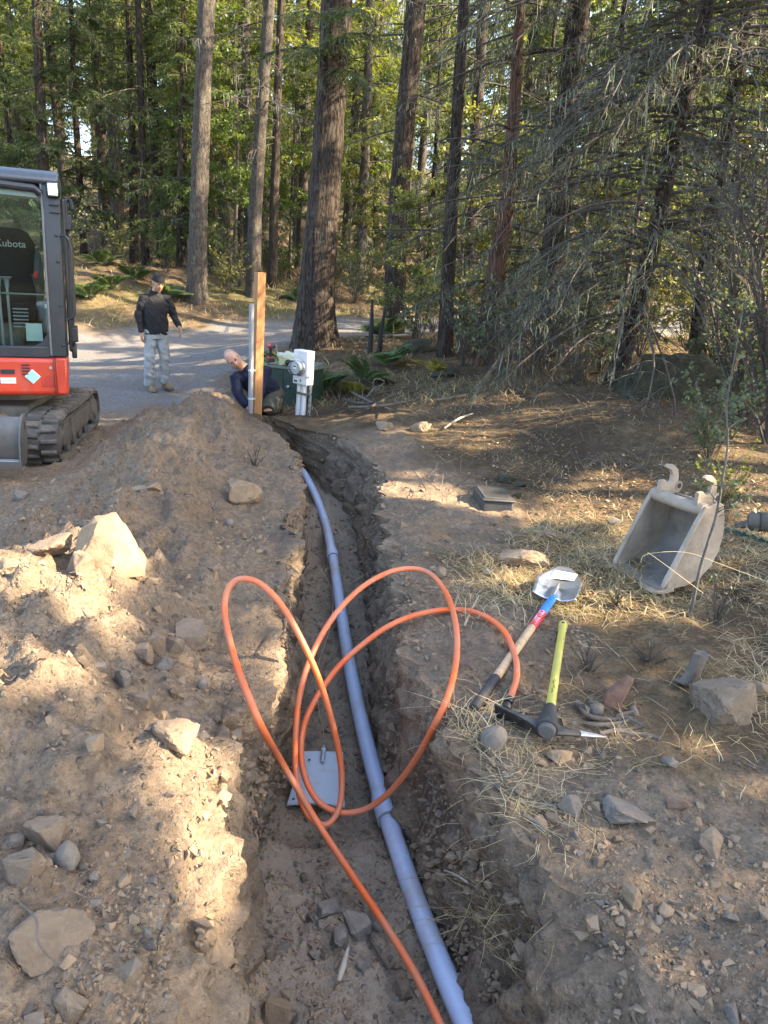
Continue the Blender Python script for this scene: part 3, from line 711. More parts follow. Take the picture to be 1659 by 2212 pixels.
def main_tree(name, label, base, mids, wpx, bark, dresses, H=22, seed=1, Y=None, sides=26, furrow=.04, flare=.35, step=.14):
    """base: picture point of the foot; mids: picture points up the trunk, all at the foot's distance"""
    B = hit(*base) if Y is None else None
    if B is None:
        B = aty(base[0], base[1], Y); B = Vector((B.x, Y, gz(B.x, Y)))
    Yd = B.y; pts = [Vector((0, 0, -.35))]; zc = (np.array((B.x, B.y, B.z - CAMZ)) @ _f); rad = [wpx[0] / FPX * zc / 2]
    for (mx, my), w in zip(mids, wpx[1:]):
        q = aty(mx, my, Yd) - B; pts.append(q); zz = np.array((q.x + B.x, Yd, q.z + B.z - CAMZ)) @ _f; rad.append(w / FPX * zz / 2)
    d = (pts[-1] - pts[-2]).normalized(); last = pts[-1]
    if last.z < H: pts.append(last + d * (H - last.z) / max(.3, d.z)); rad.append(max(.03, rad[-1] * .25))
    pa = np.array([tuple(p) for p in pts])
    tr = lambda z: np.stack((np.interp(z, pa[:, 2], pa[:, 0]), np.interp(z, pa[:, 2], pa[:, 1])), 1)
    e = empty(name, B); tag(e, label, 'tree')
    me = trunk_mesh('trunk', bark, pa, rad, sides, step, seed, furrow, flare)
    link(bpy.data.objects.new('trunk', me), e)
    for k, dd in enumerate(dresses):
        for me in dress(seed * 31 + k, tr, **dd): link(bpy.data.objects.new(me.name.split('.')[0], me), e)
    return e
GREYN = leafmat('mossy_grey_needles', (.062, .076, .048), (.112, .128, .084), (.16, .175, .125), .35, .7, 2.0, .1)
HI = dict(zlo=9.5, zhi=21, n=22, Lf=lambda z: .5 + 3.0 * np.clip((22.5 - z) / 13, 0, 1) ** .7, live=1, per=6, sub=3, sub2=0, lich=0, gap=.14, nl=.26, nw=.11)
def DEAD(zlo, zhi, n, L, lich=6, **k): return dict(dict(zlo=zlo, zhi=zhi, n=n, Lf=lambda z: L + 0 * z, lich=lich), **k)
main_tree('douglas_fir', 'thickest tree trunk in the middle, deeply furrowed dark bark, above the fern and meter', (680, 742), [(686, 620), (708, 300), (729, 0)], (96, 76, 64, 66), BARK_FIR,
          [HI, DEAD(4.3, 5.3, 7, 1.9, 3, live=1, per=26, az=(-1.0, .8), pitch=(-.1, .15), droop=(.15, .3)), DEAD(5, 9, 16, 1.6, 10)], seed=3, sides=34, furrow=.05, step=.1)
main_tree('fir_tree', 'straight fir trunk with grey bark on the bank right of the standing man', (424, 650), [(428, 500), (436, 250), (447, 0)], (46, 38, 36, 36), BARK_PALE, [HI, DEAD(5.5, 10, 10, 1.3, 6)], seed=4)
main_tree('fir_tree', 'slim fir trunk rising behind the wooden post, right side sunlit', (546, 640), [(552, 450), (568, 200), (582, 0)], (34, 28, 25, 24), BARK_PALE, [HI, DEAD(4.5, 10, 22, 2.2, 10)], seed=5)
main_tree('fir_tree', 'dark trunk standing just behind the slim fir near the post', (588, 645), [(592, 450), (600, 200), (608, 0)], (22, 19, 17, 16), BARK_FIR, [HI, DEAD(3, 9, 16, 1.6, 6)], seed=6, Y=23.5)
main_tree('fir_tree', 'leaning fir trunk right of the thickest tree, beside the yellowing fern', (850, 700), [(858, 500), (876, 250), (900, 0)], (48, 42, 42, 42), BARK_FIR, [HI, DEAD(4, 9, 20, 2.2, 10)], seed=7, Y=17.5)
main_tree('fir_tree', 'thin dark fir trunk on the slope behind the standing man, left', (314, 575), [(310, 400), (300, 60), (298, 0)], (18, 16, 13, 12), BARK_FIR, [HI, DEAD(2.5, 9, 34, 2.4, 6, live=1, per=10)], seed=8, Y=27)
main_tree('fir_tree', 'dark trunk above the excavator cab roof at the left', (98, 520), [(94, 370), (82, 100), (78, 0)], (24, 22, 19, 18), BARK_FIR, [HI, DEAD(3, 9, 26, 2.4, 6, live=1, per=10)], seed=9, Y=26)
main_tree('fir_tree', 'short-looking dark trunk between the cab and the standing man', (290, 570), [(289, 450), (284, 250), (276, 0)], (19, 18, 14, 12), BARK_FIR, [HI, DEAD(3.5, 8, 14, 1.8, 6, live=1, per=10)], seed=10, Y=29)
main_tree('fir_tree', 'dark trunk at the right end of the visible gravel drive', (962, 770), [(968, 600), (985, 300), (1003, 0)], (36, 30, 26, 24), BARK_FIR, [HI, DEAD(1.2, 8, 30, 2.0, 8)], seed=12, Y=13.0)
main_tree('cedar_tree', 'reddish fibrous trunk in the right-hand thicket', (1052, 735), [(1066, 620), (1090, 470), (1110, 250), (1125, 0)], (50, 44, 34, 26, 22), BARK_RED, [DEAD(1.2, 7, 36, 1.9, 6)], seed=13, Y=12.0, H=14)
main_tree('fir_tree', 'tall grey trunk deep in the right-hand thicket', (1185, 770), [(1195, 560), (1220, 300), (1252, 0)], (66, 54, 52, 48), BARK_FIR, [HI, DEAD(1.0, 8, 46, 2.7, 9, sub=11), DEAD(1.5, 8, 44, 2.4, 14, live=1, per=18, mat=GREYN, gap=.034, nl=.045, nw=.010, droop=(.3, .7))], seed=14, Y=12.6)
main_tree('fir_tree', 'farther trunk seen between the thicket and the leaning fir', (1010, 690), [(1018, 480), (1030, 250), (1046, 0)], (30, 27, 25, 24), BARK_FIR, [HI, DEAD(3, 9, 26, 2.4, 8)], seed=15, Y=19)
main_tree('leaning_tree', 'tree leaning right whose dead lichen-hung branches droop over the mound', (1318, 822), [(1374, 672), (1428, 450), (1456, 300), (1500, 150), (1532, 0)], (44, 36, 34, 32, 30, 28), BARK_FIR,
          [DEAD(.7, 5.5, 70, 2.3, 5, sub=14, sub2=5, pitch=(-.1, .35), droop=(.35, .8), az=(3.6, 1.1), tw=TWIG, r2=.0035), DEAD(1.5, 7, 44, 2.2, 4, sub=12, sub2=4), DEAD(5, 12, 40, 2.2, 2, live=1, per=14), DEAD(.9, 6.0, 40, 2.5, 18, live=1, per=20, sub=8, sub2=0, pitch=(-.1, .35), droop=(.4, .9), az=(3.5, 1.2), mat=GREYN, gap=.032, nl=.042, nw=.0085)], seed=16, Y=9.6, H=13)
main_tree('leaning_tree', 'grey trunk at the right frame edge above the tangled branches', (1500, 830), [(1520, 600), (1560, 350), (1600, 100), (1620, 0)], (34, 30, 28, 26, 24), BARK_FIR,
          [DEAD(.8, 7, 50, 2.2, 8, sub=12, sub2=4, tw=TWIG), DEAD(3, 10, 50, 2.4, 3, live=1, per=14)], seed=17, Y=11.5, H=14)
main_tree('fir_tree', 'pale slim trunk slanting behind the thickest tree on its right', (738, 540), [(755, 420), (772, 330), (812, 60)], (12, 12, 11, 9), BARK_PALE, [DEAD(6, 12, 14, 1.3, 3, live=1)], seed=18, Y=31, H=14, sides=12)
main_tree('fir_tree', 'second pale slim trunk, steeper, right of the thickest tree', (768, 545), [(778, 420), (790, 300), (802, 60)], (10, 10, 9, 8), BARK_PALE, [DEAD(6, 12, 14, 1.3, 3, live=1)], seed=19, Y=32.5, H=14, sides=12)
main_tree('fir_tree', 'third pale slim trunk on the sunlit slope right of the thickest tree', (783, 555), [(790, 430), (800, 330), (822, 80)], (11, 11, 10, 9), BARK_PALE, [DEAD(6, 12, 14, 1.3, 3, live=1)], seed=20, Y=33.5, H=14, sides=12)

# ------------------------------------------------------------------ background forest
PRO = [fir_protos(101, 21, .22, 5.5, 95, 2.9, 26, FIR[0], BARK_FIR, 8),
       fir_protos(102, 19, .17, 4.0, 95, 2.4, 24, FIR[1], BARK_PALE, 10),
       fir_protos(103, 13, .12, 1.4, 110, 2.1, 8, FIR[0], BARK_FIR, 5),
       fir_protos(104, 23, .20, 7.5, 80, 2.7, 40, FIR[1], BARK_PALE, 12),
       fir_protos(105, 8, .07, .5, 90, 1.6, 0, FIR[0], BARK_FIR, 3)]
BRO = [broad_protos(111, 7.5, .07, 1.6, 1.9, 9000, .085, LEAF_G, TWIG_DK, 40), broad_protos(112, 4.5, .05, .8, 1.4, 7000, .07, LEAF_Y, TWIG_DK, 34)]
prng = np.random.default_rng(77)
placed = []
def free(x, y, r):
    return all((x - a) ** 2 + (y - b) ** 2 > (r + c) ** 2 for a, b, c in placed)
for o in [o for o in bpy.data.objects if o.type == 'EMPTY']: placed.append((o.location.x, o.location.y, .6))
KIND = ['tall fir', 'slim yellowish fir', 'young bushy fir', 'bare-stemmed lichen-hung fir', 'low young fir']
ZONE = [(120, 'behind the excavator cab'), (250, 'on the slope just right of the cab'), (345, 'on the slope behind the standing man'), (430, 'left of the grey trunk on the bank'), (560, 'between the two slim pale trunks'), (690, 'between the post and the thickest trunk'), (860, 'just right of the thickest trunk'), (1000, 'around the leaning fir'), (1180, 'behind the reddish trunk'), (1330, 'behind the tall grey thicket trunk'), (1480, 'behind the tree leaning right'), (1700, 'behind the shrubs at the right edge')]
def bg_tree(k, x, y, sc):
    placed.append((x, y, .7))
    q = np.array((x, y, gz(x, y) + 2 - CAMZ)); zc = q @ _f; px = 829.5 + FPX * (q @ _R) / zc
    zn = next((z for lim, z in ZONE if px < lim), 'standing beyond the right frame edge'); zn = zn if px > -60 else 'standing beyond the left frame edge'
    row = 'front forest row' if y < 30 else ('second forest row' if y < 40 else ('middle forest row' if y < 52 else ('far forest row' if y < 68 else 'farthest forest row')))
    lb = f'{KIND[k]}, {row}, {zn}'
    make_tree(PRO[k], ['fir_tree', 'fir_tree', 'young_fir', 'fir_tree', 'young_fir'][k], (x, y, gz(x, y) - .1), prng.uniform(0, 6.28), sc, lb, 'tree', f'firs in the {row} {zn}', (prng.normal(0, .02), prng.normal(0, .02)))
# a few set where the picture shows them
for px, Y, k, sc in [(180, 27, 2, .95), (395, 27, 2, .8), (350, 30, 0, .9), (230, 33, 0, 1), (40, 30, 2, 1.0), (-40, 26, 2, 1), (150, 36, 0, 1), (520, 30, 1, .9), (640, 36, 1, .9), (810, 30, 4, .8), (930, 30, 2, .8), (1000, 26, 2, .75), (1120, 24, 0, .9), (1150, 20, 2, .7), (1300, 17, 2, .8), (1420, 20, 0, .9), (1560, 17, 2, .9), (1700, 15, 2, .9), (1640, 22, 0, 1), (480, 38, 0, 1), (860, 40, 0, 1), (60, 42, 2, 1.5), (260, 46, 2, 1.5), (440, 38, 1, 1.2), (560, 44, 2, 1.5), (800, 56, 2, 1.6), (900, 44, 1, 1.3), (1060, 40, 2, 1.4), (1180, 36, 1, 1.3), (1280, 28, 2, 1.3), (1380, 33, 2, 1.4), (1500, 26, 2, 1.2), (1600, 30, 2, 1.4), (10, 46, 2, 1.6), (385, 24.5, 2, .75), (460, 28, 1, .9), (540, 27, 3, .9), (650, 29, 1, 1), (745, 33, 1, 1), (380, 46, 2, 1.6), (610, 48, 2, 1.6)]:
    q = aty(px, 500, Y); bg_tree(k, q.x, Y, sc)
tries = 0; cnt = 0
while cnt < 110 and tries < 4000:
    tries += 1
    y = 25 + 62 * prng.random() ** .8; x = prng.uniform(-.62, .62) * y * 1.02 + prng.uniform(-3, 3)
    if road_d(np.array([x]), np.array([y]))[0] < 3.0 or not free(x, y, .75): continue
    if abs(x - 1.5) < 2.0 and y < 34: continue
    if x > 5 + .12 * (y - 25) and prng.random() < .72: continue          # the wood is open toward the sun on this side
    k = prng.choice(5, p=[.18, .30, .16, .28, .08]) if y < 60 else prng.choice(5, p=[.3, .3, .2, .2, 0]); bg_tree(int(k), x, y, prng.uniform(.8, 1.2)); cnt += 1
for i in range(0):
    x, y = 9.5 + (i % 4) * 3.0 + prng.uniform(-1, 1), 11.5 + (i // 4) * 4.5 + prng.uniform(-1, 1)
    bg_tree([0, 2, 3, 2][i % 4], x, y, prng.uniform(.85, 1.15))
cnt = 0
while cnt < 2:          # the forest goes on to the right of the view
    y = prng.uniform(12, 60); x = prng.uniform(.62, 1.25) * y + prng.uniform(2, 8)
    if road_d(np.array([x]), np.array([y]))[0] < 3.0 or not free(x, y, .9): continue
    k = prng.choice(5, p=[.3, .25, .2, .2, .05]); bg_tree(int(k), x, y, prng.uniform(.85, 1.2)); cnt += 1
for i, (px, Y, k, sc, lb) in enumerate([(505, 24, 0, 1.0, 'bright green broadleaf sapling between the two slim fir trunks'), (625, 26, 0, .9, 'green broadleaf sapling left of the thickest trunk'),
        (1010, 14.5, 1, .95, 'yellow-leaved sapling in front of the farther trunk'), (1110, 15.5, 1, .9, 'yellowing sapling with round leaves in the thicket'), (900, 15.5, 1, .7, 'small yellowing sapling right of the leaning fir'), (1350, 14, 0, .7, 'sunlit yellow-green leafy tree behind the drooping branches'), (1270, 16, 1, 1.1, 'bright yellow leafy sapling behind the thicket'), (760, 25, 1, .8, 'leafy sapling on the sunlit slope beyond the drive'), (1590, 12.5, 1, .9, 'yellow-green leafy sapling at the right frame edge')]):
    q = aty(px, 600, Y); make_tree(BRO[k], 'broadleaf_sapling', (q.x, Y, gz(q.x, Y) - .05), i * 1.3, sc, lb, 'tree')
# ------------------------------------------------------------------ unseen firs added at right to shade the dig, crowns cut for sun patches
LIT = []
def lit(px, py, rx, ry, lift=0.0):
    P = hit(px, py); pm = FPX / (np.array((P.x, P.y, P.z - CAMZ)) @ _f); el = math.atan2(CAMZ - P.z, P.y)
    LIT.append((P.x, P.y, P.z + lift, rx / pm, ry / pm / math.sin(el)))
for a in [(235, 1200, 95, 60, .12), (90, 1290, 120, 60), (110, 1400, 120, 70), (40, 1480, 60, 50), (210, 1330, 60, 60), (400, 1560, 80, 40), (410, 1660, 110, 60), (420, 1780, 70, 70), (450, 1880, 50, 60), (330, 1700, 40, 30),
          (540, 1430, 35, 60), (625, 1210, 18, 60), (860, 1045, 120, 24), (930, 1075, 110, 22), (1020, 1095, 60, 15), (1290, 1075, 150, 32), (1180, 1110, 90, 20), (1130, 1215, 60, 25, .08), (1060, 1265, 80, 25), (1200, 1275, 70, 40, .08), (1290, 1320, 110, 32), (1420, 1340, 80, 25),
          (1480, 1150, 60, 90, .25), (1440, 1060, 60, 60, .3), (1590, 1010, 70, 70), (1600, 1100, 60, 50), (1520, 1250, 60, 30), (1060, 1670, 70, 32), (1100, 1740, 70, 28), (1200, 1740, 40, 30), (1375, 2010, 45, 45), (1330, 1960, 25, 25), (1100, 1890, 22, 18), (1000, 870, 130, 10), (1180, 900, 130, 14), (950, 930, 100, 16), (830, 900, 60, 8), (1030, 960, 60, 14), (1650, 1480, 30, 22), (560, 900, 60, 40, .6), (650, 800, 60, 60, .4), (720, 905, 60, 12), (340, 620, 60, 40, 1.2), (450, 850, 60, 12)]: lit(*a)
LIT += [(-.43, 2.75, -.05, .14, .28), (-.5, 3.9, -.08, .12, .5), (-.55, 1.9, .1, .28, .36), (-.46, 1.6, .0, .14, .2), (-1.5, 8.6, 1.05, .8, .16), (-3.6, 12, 1.15, .5, .25), (-1.0, 9.2, .45, .4, .15), (-1.15, 2.9, .42, .42, .40), (-1.45, 2.6, .25, .45, .40), (-1.0, 2.3, .3, .28, .22), (-1.35, 2.0, .22, .3, .2)]
LITA = np.array(LIT)
def keep_shade(p, rng):
    """drop leaves that stand between the sun and a gap"""
    ok = np.ones(len(p), bool)
    for gx, gy, z, ax, ay in LITA:
        t = (p[:, 2] - z) / SUND[2]
        q = p - SUND[None, :] * t[:, None]
        d = np.hypot((q[:, 0] - gx) / (ax + .03), (q[:, 1] - gy) / (ay + .03)) + rng.normal(0, .05, len(p))
        ok &= d > 1
    return ok
SHADE_LEAF = leafmat('shade_tree_needles', (.03, .065, .02), (.06, .10, .03), None, .15, .6, 1.0, .1)
srng = np.random.default_rng(5)
for i, (tx, ty, rx, ry, cz, rz, nb) in enumerate([(8.6, -1.6, 2.2, 2.0, 6.6, 4.6, 150), (9.4, 1.0, 2.2, 2.0, 6.9, 4.8, 150), (8.7, 3.2, 2.0, 1.9, 6.6, 4.6, 150), (9.6, 5.4, 2.2, 1.9, 7.2, 5.0, 150), (9.0, 7.6, 2.0, 1.9, 7.0, 4.8, 140), (10.5, 9.6, 2.1, 1.9, 7.6, 5.2, 130), (13, 0.5, 2.6, 2.4, 10.2, 4.8, 90), (13.2, 4.2, 2.6, 2.4, 10.5, 4.8, 90), (13.5, 8.0, 2.6, 2.4, 10.8, 5.0, 80)]):
    e = empty('shade_fir', (tx, ty, gz(tx, ty) - .1)); tag(e, 'unseen fir added right of the picture to shade the dig', 'tree', 'shade firs right of the view')
    link(bpy.data.objects.new('trunk', trunk_mesh('trunk', BARK_FIR, [(0, 0, -.3), (0, 0, cz + rz)], [.2, .03], 14, .3, 200 + i)), e)
    n = nb * 110; u = rand_dirs(srng, nb) * (srng.random((nb, 1)) ** .33) * np.array([rx, ry, rz])
    c = np.repeat(u, 110, 0) + srng.normal(0, 1, (n, 3)) * np.array([.42, .42, .22]); c[:, 2] += cz
    w = c + np.array([tx, ty, e.location.z]); ok = keep_shade(w, srng); c = c[ok]; m = len(c)
    d = norm(np.stack((c[:, 0], c[:, 1], 0 * c[:, 0] - .5), 1) + srng.normal(0, .6, (m, 3)))
    pl = Pile(); pl.add(diamonds(c, d, norm(srng.normal(0, 1, (m, 3))), .175 * srng.uniform(.6, 1.3, m), .082 * srng.uniform(.6, 1.3, m)))
    link(bpy.data.objects.new('crown', pl.mesh('crown', SHADE_LEAF)), e)
    k = 5; t = np.linspace(0, 1, k)[None, :, None]; u2 = u.copy(); u2[:, 2] += cz; st = np.stack((0 * u[:, 0], 0 * u[:, 0], u2[:, 2] + .3), 1)
    B = st[:, None, :] * (1 - t) + u2[:, None, :] * t; pb = Pile(); okb = keep_shade(B.reshape(-1, 3) + np.array([tx, ty, e.location.z]), srng).reshape(nb, k).all(1)
    pb.add(sticks(B[okb], np.broadcast_to(np.linspace(.03, .006, k)[None, :], (okb.sum(), k)), 4)); link(bpy.data.objects.new('branches', pb.mesh('branches', TWIG_DK)), e)
# ------------------------------------------------------------------ conduit, orange cable, earth plate
PVC = simple('grey_pvc', (.41, .475, .625), (.46, .52, .66), 3, .34, spec=.5, bump=.05, dirt=(.34, .29, .235), dirt_amt=.5)  # grey plastic with the blue of reflected sky put into its base colour
PVC_DK = simple('grey_pvc_rim', (.22, .23, .25), (.26, .27, .29), 5, .5)
ORANGE = simple('orange_duct', (.70, .11, .022), (.80, .15, .03), 9, .5, dirt=(.46, .23, .14), dirt_amt=.8, bump=.1)
BLACK_PL = simple('black_plastic', (.012, .012, .013), (.03, .03, .03), 12, .45)
GALV = simple('galvanised_steel', (.50, .52, .55), (.62, .64, .66), 5, .38, .75, bump=.08, dirt=(.34, .29, .23), dirt_amt=.45)
COPPER = simple('copper_wire', (.55, .30, .20), (.62, .40, .30), 20, .4, .7)
pv = [(1016, 2250), (1000, 2212), (960, 2105), (915, 1990), (880, 1890), (838, 1775), (803, 1660), (770, 1530), (752, 1420), (737, 1310), (718, 1205), (706, 1150), (692, 1100), (672, 1050), (655, 1025), (640, 1005)]
pp = [atz(x, y, -.595) for x, y in pv[:13]]; pp += [atz(672, 1050, -.56), atz(655, 1025, -.53), atz(640, 1005, -.52)]
pp = [Vector((.53, 1.2, -.60))] + pp
_py = np.array([p.y for p in pp]); _c = np.polyfit(_py, np.array([p.x for p in pp]), 5); _zz = np.array([p.z for p in pp]) + .012; _o = np.argsort(_py)
path = [Vector((float(np.polyval(_c, y)), y, float(np.interp(y, _py[_o], _zz[_o])))) for y in np.linspace(1.2, 7.9, 170)]
cp = empty('conduit_pipe', path[0]); tag(cp, 'long grey plastic conduit pipe lying along the trench floor', 'pipe')
def rel(ps, o): return [Vector(p) - o.location for p in ps]
i1 = min(range(len(path)), key=lambda i: (path[i] - atz(841, 1786, -.595)).length); i2 = min(range(len(path)), key=lambda i: (path[i] - atz(719, 1208, -.595)).length)
def pipe_sec(a, b, bell):
    m = MB(); seg = rel(path[a:b + 1], cp); r = [.0365] * len(seg)
    m.tube(seg, r, 24, True); o = m.build('pipe_section', PVC, cp, True)
    if bell:
        c0, c1 = path[a], path[a + 1]; d = (c1 - c0).normalized()
        q = MB(); q.lathe([(.0372, .17), (.0445, .14), (.0452, .004), (.044, 0)], c0 - cp.location, d, 28, False); q.build('bell_end', PVC, cp, True)
        q = MB(); q.lathe([(.037, -.0005), (.0456, -.001), (.0456, .005), (.044, .006)], c0 - cp.location, d, 28, False); q.build('bell_rim', PVC_DK, cp, True)
pipe_sec(0, i1 + 1, False); pipe_sec(i1, i2 + 1, True); pipe_sec(i2, len(path) - 1, True)

cv = [(985, 2290, -.52), (950, 2212, -.52), (900, 2110, -.53), (840, 2010, -.53), (780, 1920, -.53), (720, 1830, -.50), (680, 1768, -.44), (640, 1700, -.33), (600, 1632, -.2), (565, 1570, -.07), (535, 1500, .04), (512, 1440, .10), (492, 1365, .17), (485, 1305, .24), (497, 1265, .30), (525, 1250, .33), (565, 1263, .32), (610, 1310, .26), (650, 1380, .16), (690, 1470, .0), (720, 1570, -.2), (737, 1660, -.38), (735, 1735, -.50), (715, 1775, -.54), (690, 1780, -.54), (660, 1752, -.50), (641, 1690, -.40), (638, 1600, -.28), (648, 1500, -.15), (675, 1412, -.03), (722, 1330, .07), (780, 1270, .13), (840, 1236, .15), (890, 1228, .15), (930, 1240, .14), (963, 1280, .12), (983, 1340, .09), (987, 1410, .06), (972, 1490, .04), (942, 1560, -.05), (895, 1645, -.24), (845, 1708, -.42), (795, 1745, -.52), (745, 1756, -.54), (698, 1740, -.50), (667, 1700, -.44), (651, 1640, -.36), (656, 1570, -.28), (682, 1510, -.2), (730, 1442, -.1), (790, 1387, -.01), (850, 1347, .06), (920, 1323, .09), (990, 1317, .09), (1045, 1330, .07), (1090, 1365, .05), (1113, 1420, .035), (1116, 1462, .035), (1108, 1492, .035), (1101, 1510, .035)]
def above(px, py, z, lift=.035):
    p = atz(px, py, z); c = Vector((0, 0, CAMZ)); d = p - c; h_ = hit(px, py); lift = lift + max(0, h_.z - gz(h_.x, h_.y))
    for k in range(60):
        q = c + d * (1 - .01 * k)
        e = max(.0, lift - .015)
        if q.z > float(surf_h(np.array([q.x, q.x - e, q.x + e]), np.array([q.y, q.y, q.y])).max()) + lift * .75: return q
    return p
cpt = [above(*q, lift=.11 if 7 <= k <= 13 else .06) if k < 46 else above(*q) for k, q in enumerate(cv)]
cab = empty('orange_cable', cpt[0]); tag(cab, 'looped orange plastic duct coiled across the trench', 'cable')
m = MB(); m.tube(rel([Vector(p) for p in catmull(cpt, 9)], cab), .0124, 14); m.build('duct', ORANGE, cab, True)
e0 = cpt[-1] - cab.location; dd = (cpt[-1] - cpt[-2]).normalized()
m = MB(); m.lathe([(.016, -.004), (.0165, .018), (.011, .02), (.011, .03), (.019, .032), (.020, .05), (.012, .056)], e0, dd, 16); m.build('end_cap', BLACK_PL, cab, True)

pc = [atz(655, 1628, -.605), atz(741, 1631, -.615), atz(744, 1752, -.615), atz(620, 1742, -.60)]
ep = empty('earth_plate', sum(pc, Vector()) / 4); tag(ep, 'bluish galvanised earthing plate on the trench floor under the cable loops', 'plate')
N = 9; vs = []; fs = []
for z0 in (.012, .004):
    for i in range(N):
        for j in range(N):
            u, v = i / (N - 1), j / (N - 1)
            p = pc[0] * (1 - u) * (1 - v) + pc[1] * u * (1 - v) + pc[2] * u * v + pc[3] * (1 - u) * v
            vs.append(p + Vector((0, 0, z0 + .012 * math.sin(u * 2.6) * (.4 + v))) - ep.location)
for k in range(2):
    for i in range(N - 1):
        for j in range(N - 1):
            a = k * N * N + i * N + j; fs.append((a, a + 1, a + N + 1, a + N))
ring = [i * N for i in range(N)] + [(N - 1) * N + j for j in range(1, N)] + [i * N + N - 1 for i in range(N - 2, -1, -1)] + [j for j in range(N - 2, 0, -1)]
for a, b in zip(ring, ring[1:] + ring[:1]): fs.append((a, b, b + N * N, a + N * N))
MB().add(vs, fs).build('sheet', simple('zinc_plate', (.44, .50, .60), (.52, .57, .66), 5, .4, .35, bump=.08, dirt=(.34, .29, .23), dirt_amt=.35), ep, True, angle=50)  # bluish base colour stands in for sky mirrored in the zinc
ck = atz(697, 1640, -.575); cd = (atz(702, 1590, -.57) - ck).normalized()
m = MB(); m.lathe([(.004, -.01), (.0095, -.008), (.0105, 0), (.0105, .055), (.008, .06), (.008, .075)], ck - ep.location, cd, 14); m.build('clamp', GALV, ep, True)
m = MB(); m.box(ck - ep.location + cd * .06 + Vector((0, 0, .004)), (.02, .016, .02)); m.lathe([(.005, -.012), (.005, .016)], ck - ep.location + cd * .078, (0, 0, 1), 8); m.build('clamp_bolt', GALV, ep, bevel=.002)
for k, (px, py) in enumerate([(634, 1727), (668, 1642), (712, 1741)]):
    q = atz(px, py, -.588); m = MB(); m.lathe([(.006, .001), (.006, .0035)], q - ep.location, (0, 0, 1), 10); m.build('bolt_hole', BLACK_PL, ep)
wv = [(700, 1598, -.565), (697, 1575, -.58), (690, 1545, -.595), (686, 1510, -.60), (682, 1470, -.60), (690, 1430, -.60), (704, 1390, -.60), (715, 1350, -.60), (719, 1310, -.60), (716, 1275, -.60), (703, 1250, -.60), (693, 1232, -.59), (688, 1222, -.60), (671, 1205, -.6), (668, 1190, -.6), (676, 1160, -.6), (678, 1130, -.6)]
wp = [Vector(p) for p in catmull([atz(*q) + Vector((0, 0, .012)) for q in wv], 6)]
o = MB().tube(wp, .0028, 6).build('copper_wire', COPPER, None, True); tag(o, 'thin bare copper wire running from the plate along the trench', 'wire')

# ------------------------------------------------------------------ rocks
_ICO = {}
def ico(n):
    if n not in _ICO:
        bm = bmesh.new(); bmesh.ops.create_icosphere(bm, subdivisions=n, radius=1)
        _ICO[n] = (np.array([v.co[:] for v in bm.verts]), [tuple(v.index for v in f.verts) for f in bm.faces]); bm.free()
    return _ICO[n]
def rock_shape(seed, dims, sub=3, facets=9, angular=1.0, rough=.03):
    rng = np.random.default_rng(seed)
    if angular > .75 and sub >= 2:          # broken rock: hull of a few points, edges worn by noise
        npt = 9 + facets // 2; p = rand_dirs(rng, npt) * rng.uniform(.86, 1.1, (npt, 1)); p = np.sign(p) * np.abs(p) ** .72
        bm = bmesh.new(); [bm.verts.new(q) for q in p]; r = bmesh.ops.convex_hull(bm, input=bm.verts)
        junk = [v for v in bm.verts if not v.link_faces]; bmesh.ops.delete(bm, geom=junk, context='VERTS')
        if sub >= 3: bmesh.ops.bevel(bm, geom=list(bm.edges), offset=.05, segments=1, affect='EDGES')
        bmesh.ops.triangulate(bm, faces=bm.faces)
        for _ in range(sub - 1): bmesh.ops.subdivide_edges(bm, edges=bm.edges, cuts=1, use_grid_fill=True); bmesh.ops.triangulate(bm, faces=bm.faces)
        V = np.array([v.co[:] for v in bm.verts]); bm.verts.index_update(); F = [tuple(v.index for v in f.verts) for f in bm.faces]; bm.free()
        V = V / np.abs(V).max(0); nz = fbm(V[:, 0] + seed, V[:, 1], V[:, 2], 1.6, 4, .6, seed)
        nz = nz + .5 * fbm(V[:, 0] + seed, V[:, 1], V[:, 2], 6.5, 3, .6, seed + 5); return V * (1 + rough * 2.2 * nz)[:, None] * np.array(dims) / 2, F
    V, F = ico(sub)
    nrm = rand_dirs(rng, facets); off = rng.uniform(.62, .92, facets)
    dots = V @ nrm.T; r = np.where(dots > .05, off[None, :] / np.maximum(dots, .05), 9).min(1); r = np.minimum(r, 1.12)
    r = r * angular + (1 - angular) * (.88 + .12 * r)
    r = r * (1 + rough * fbm(V[:, 0] + seed, V[:, 1], V[:, 2], 2.2, 3, .55, seed) * 1.5)
    return V * r[:, None] * np.array(dims) / 2, F
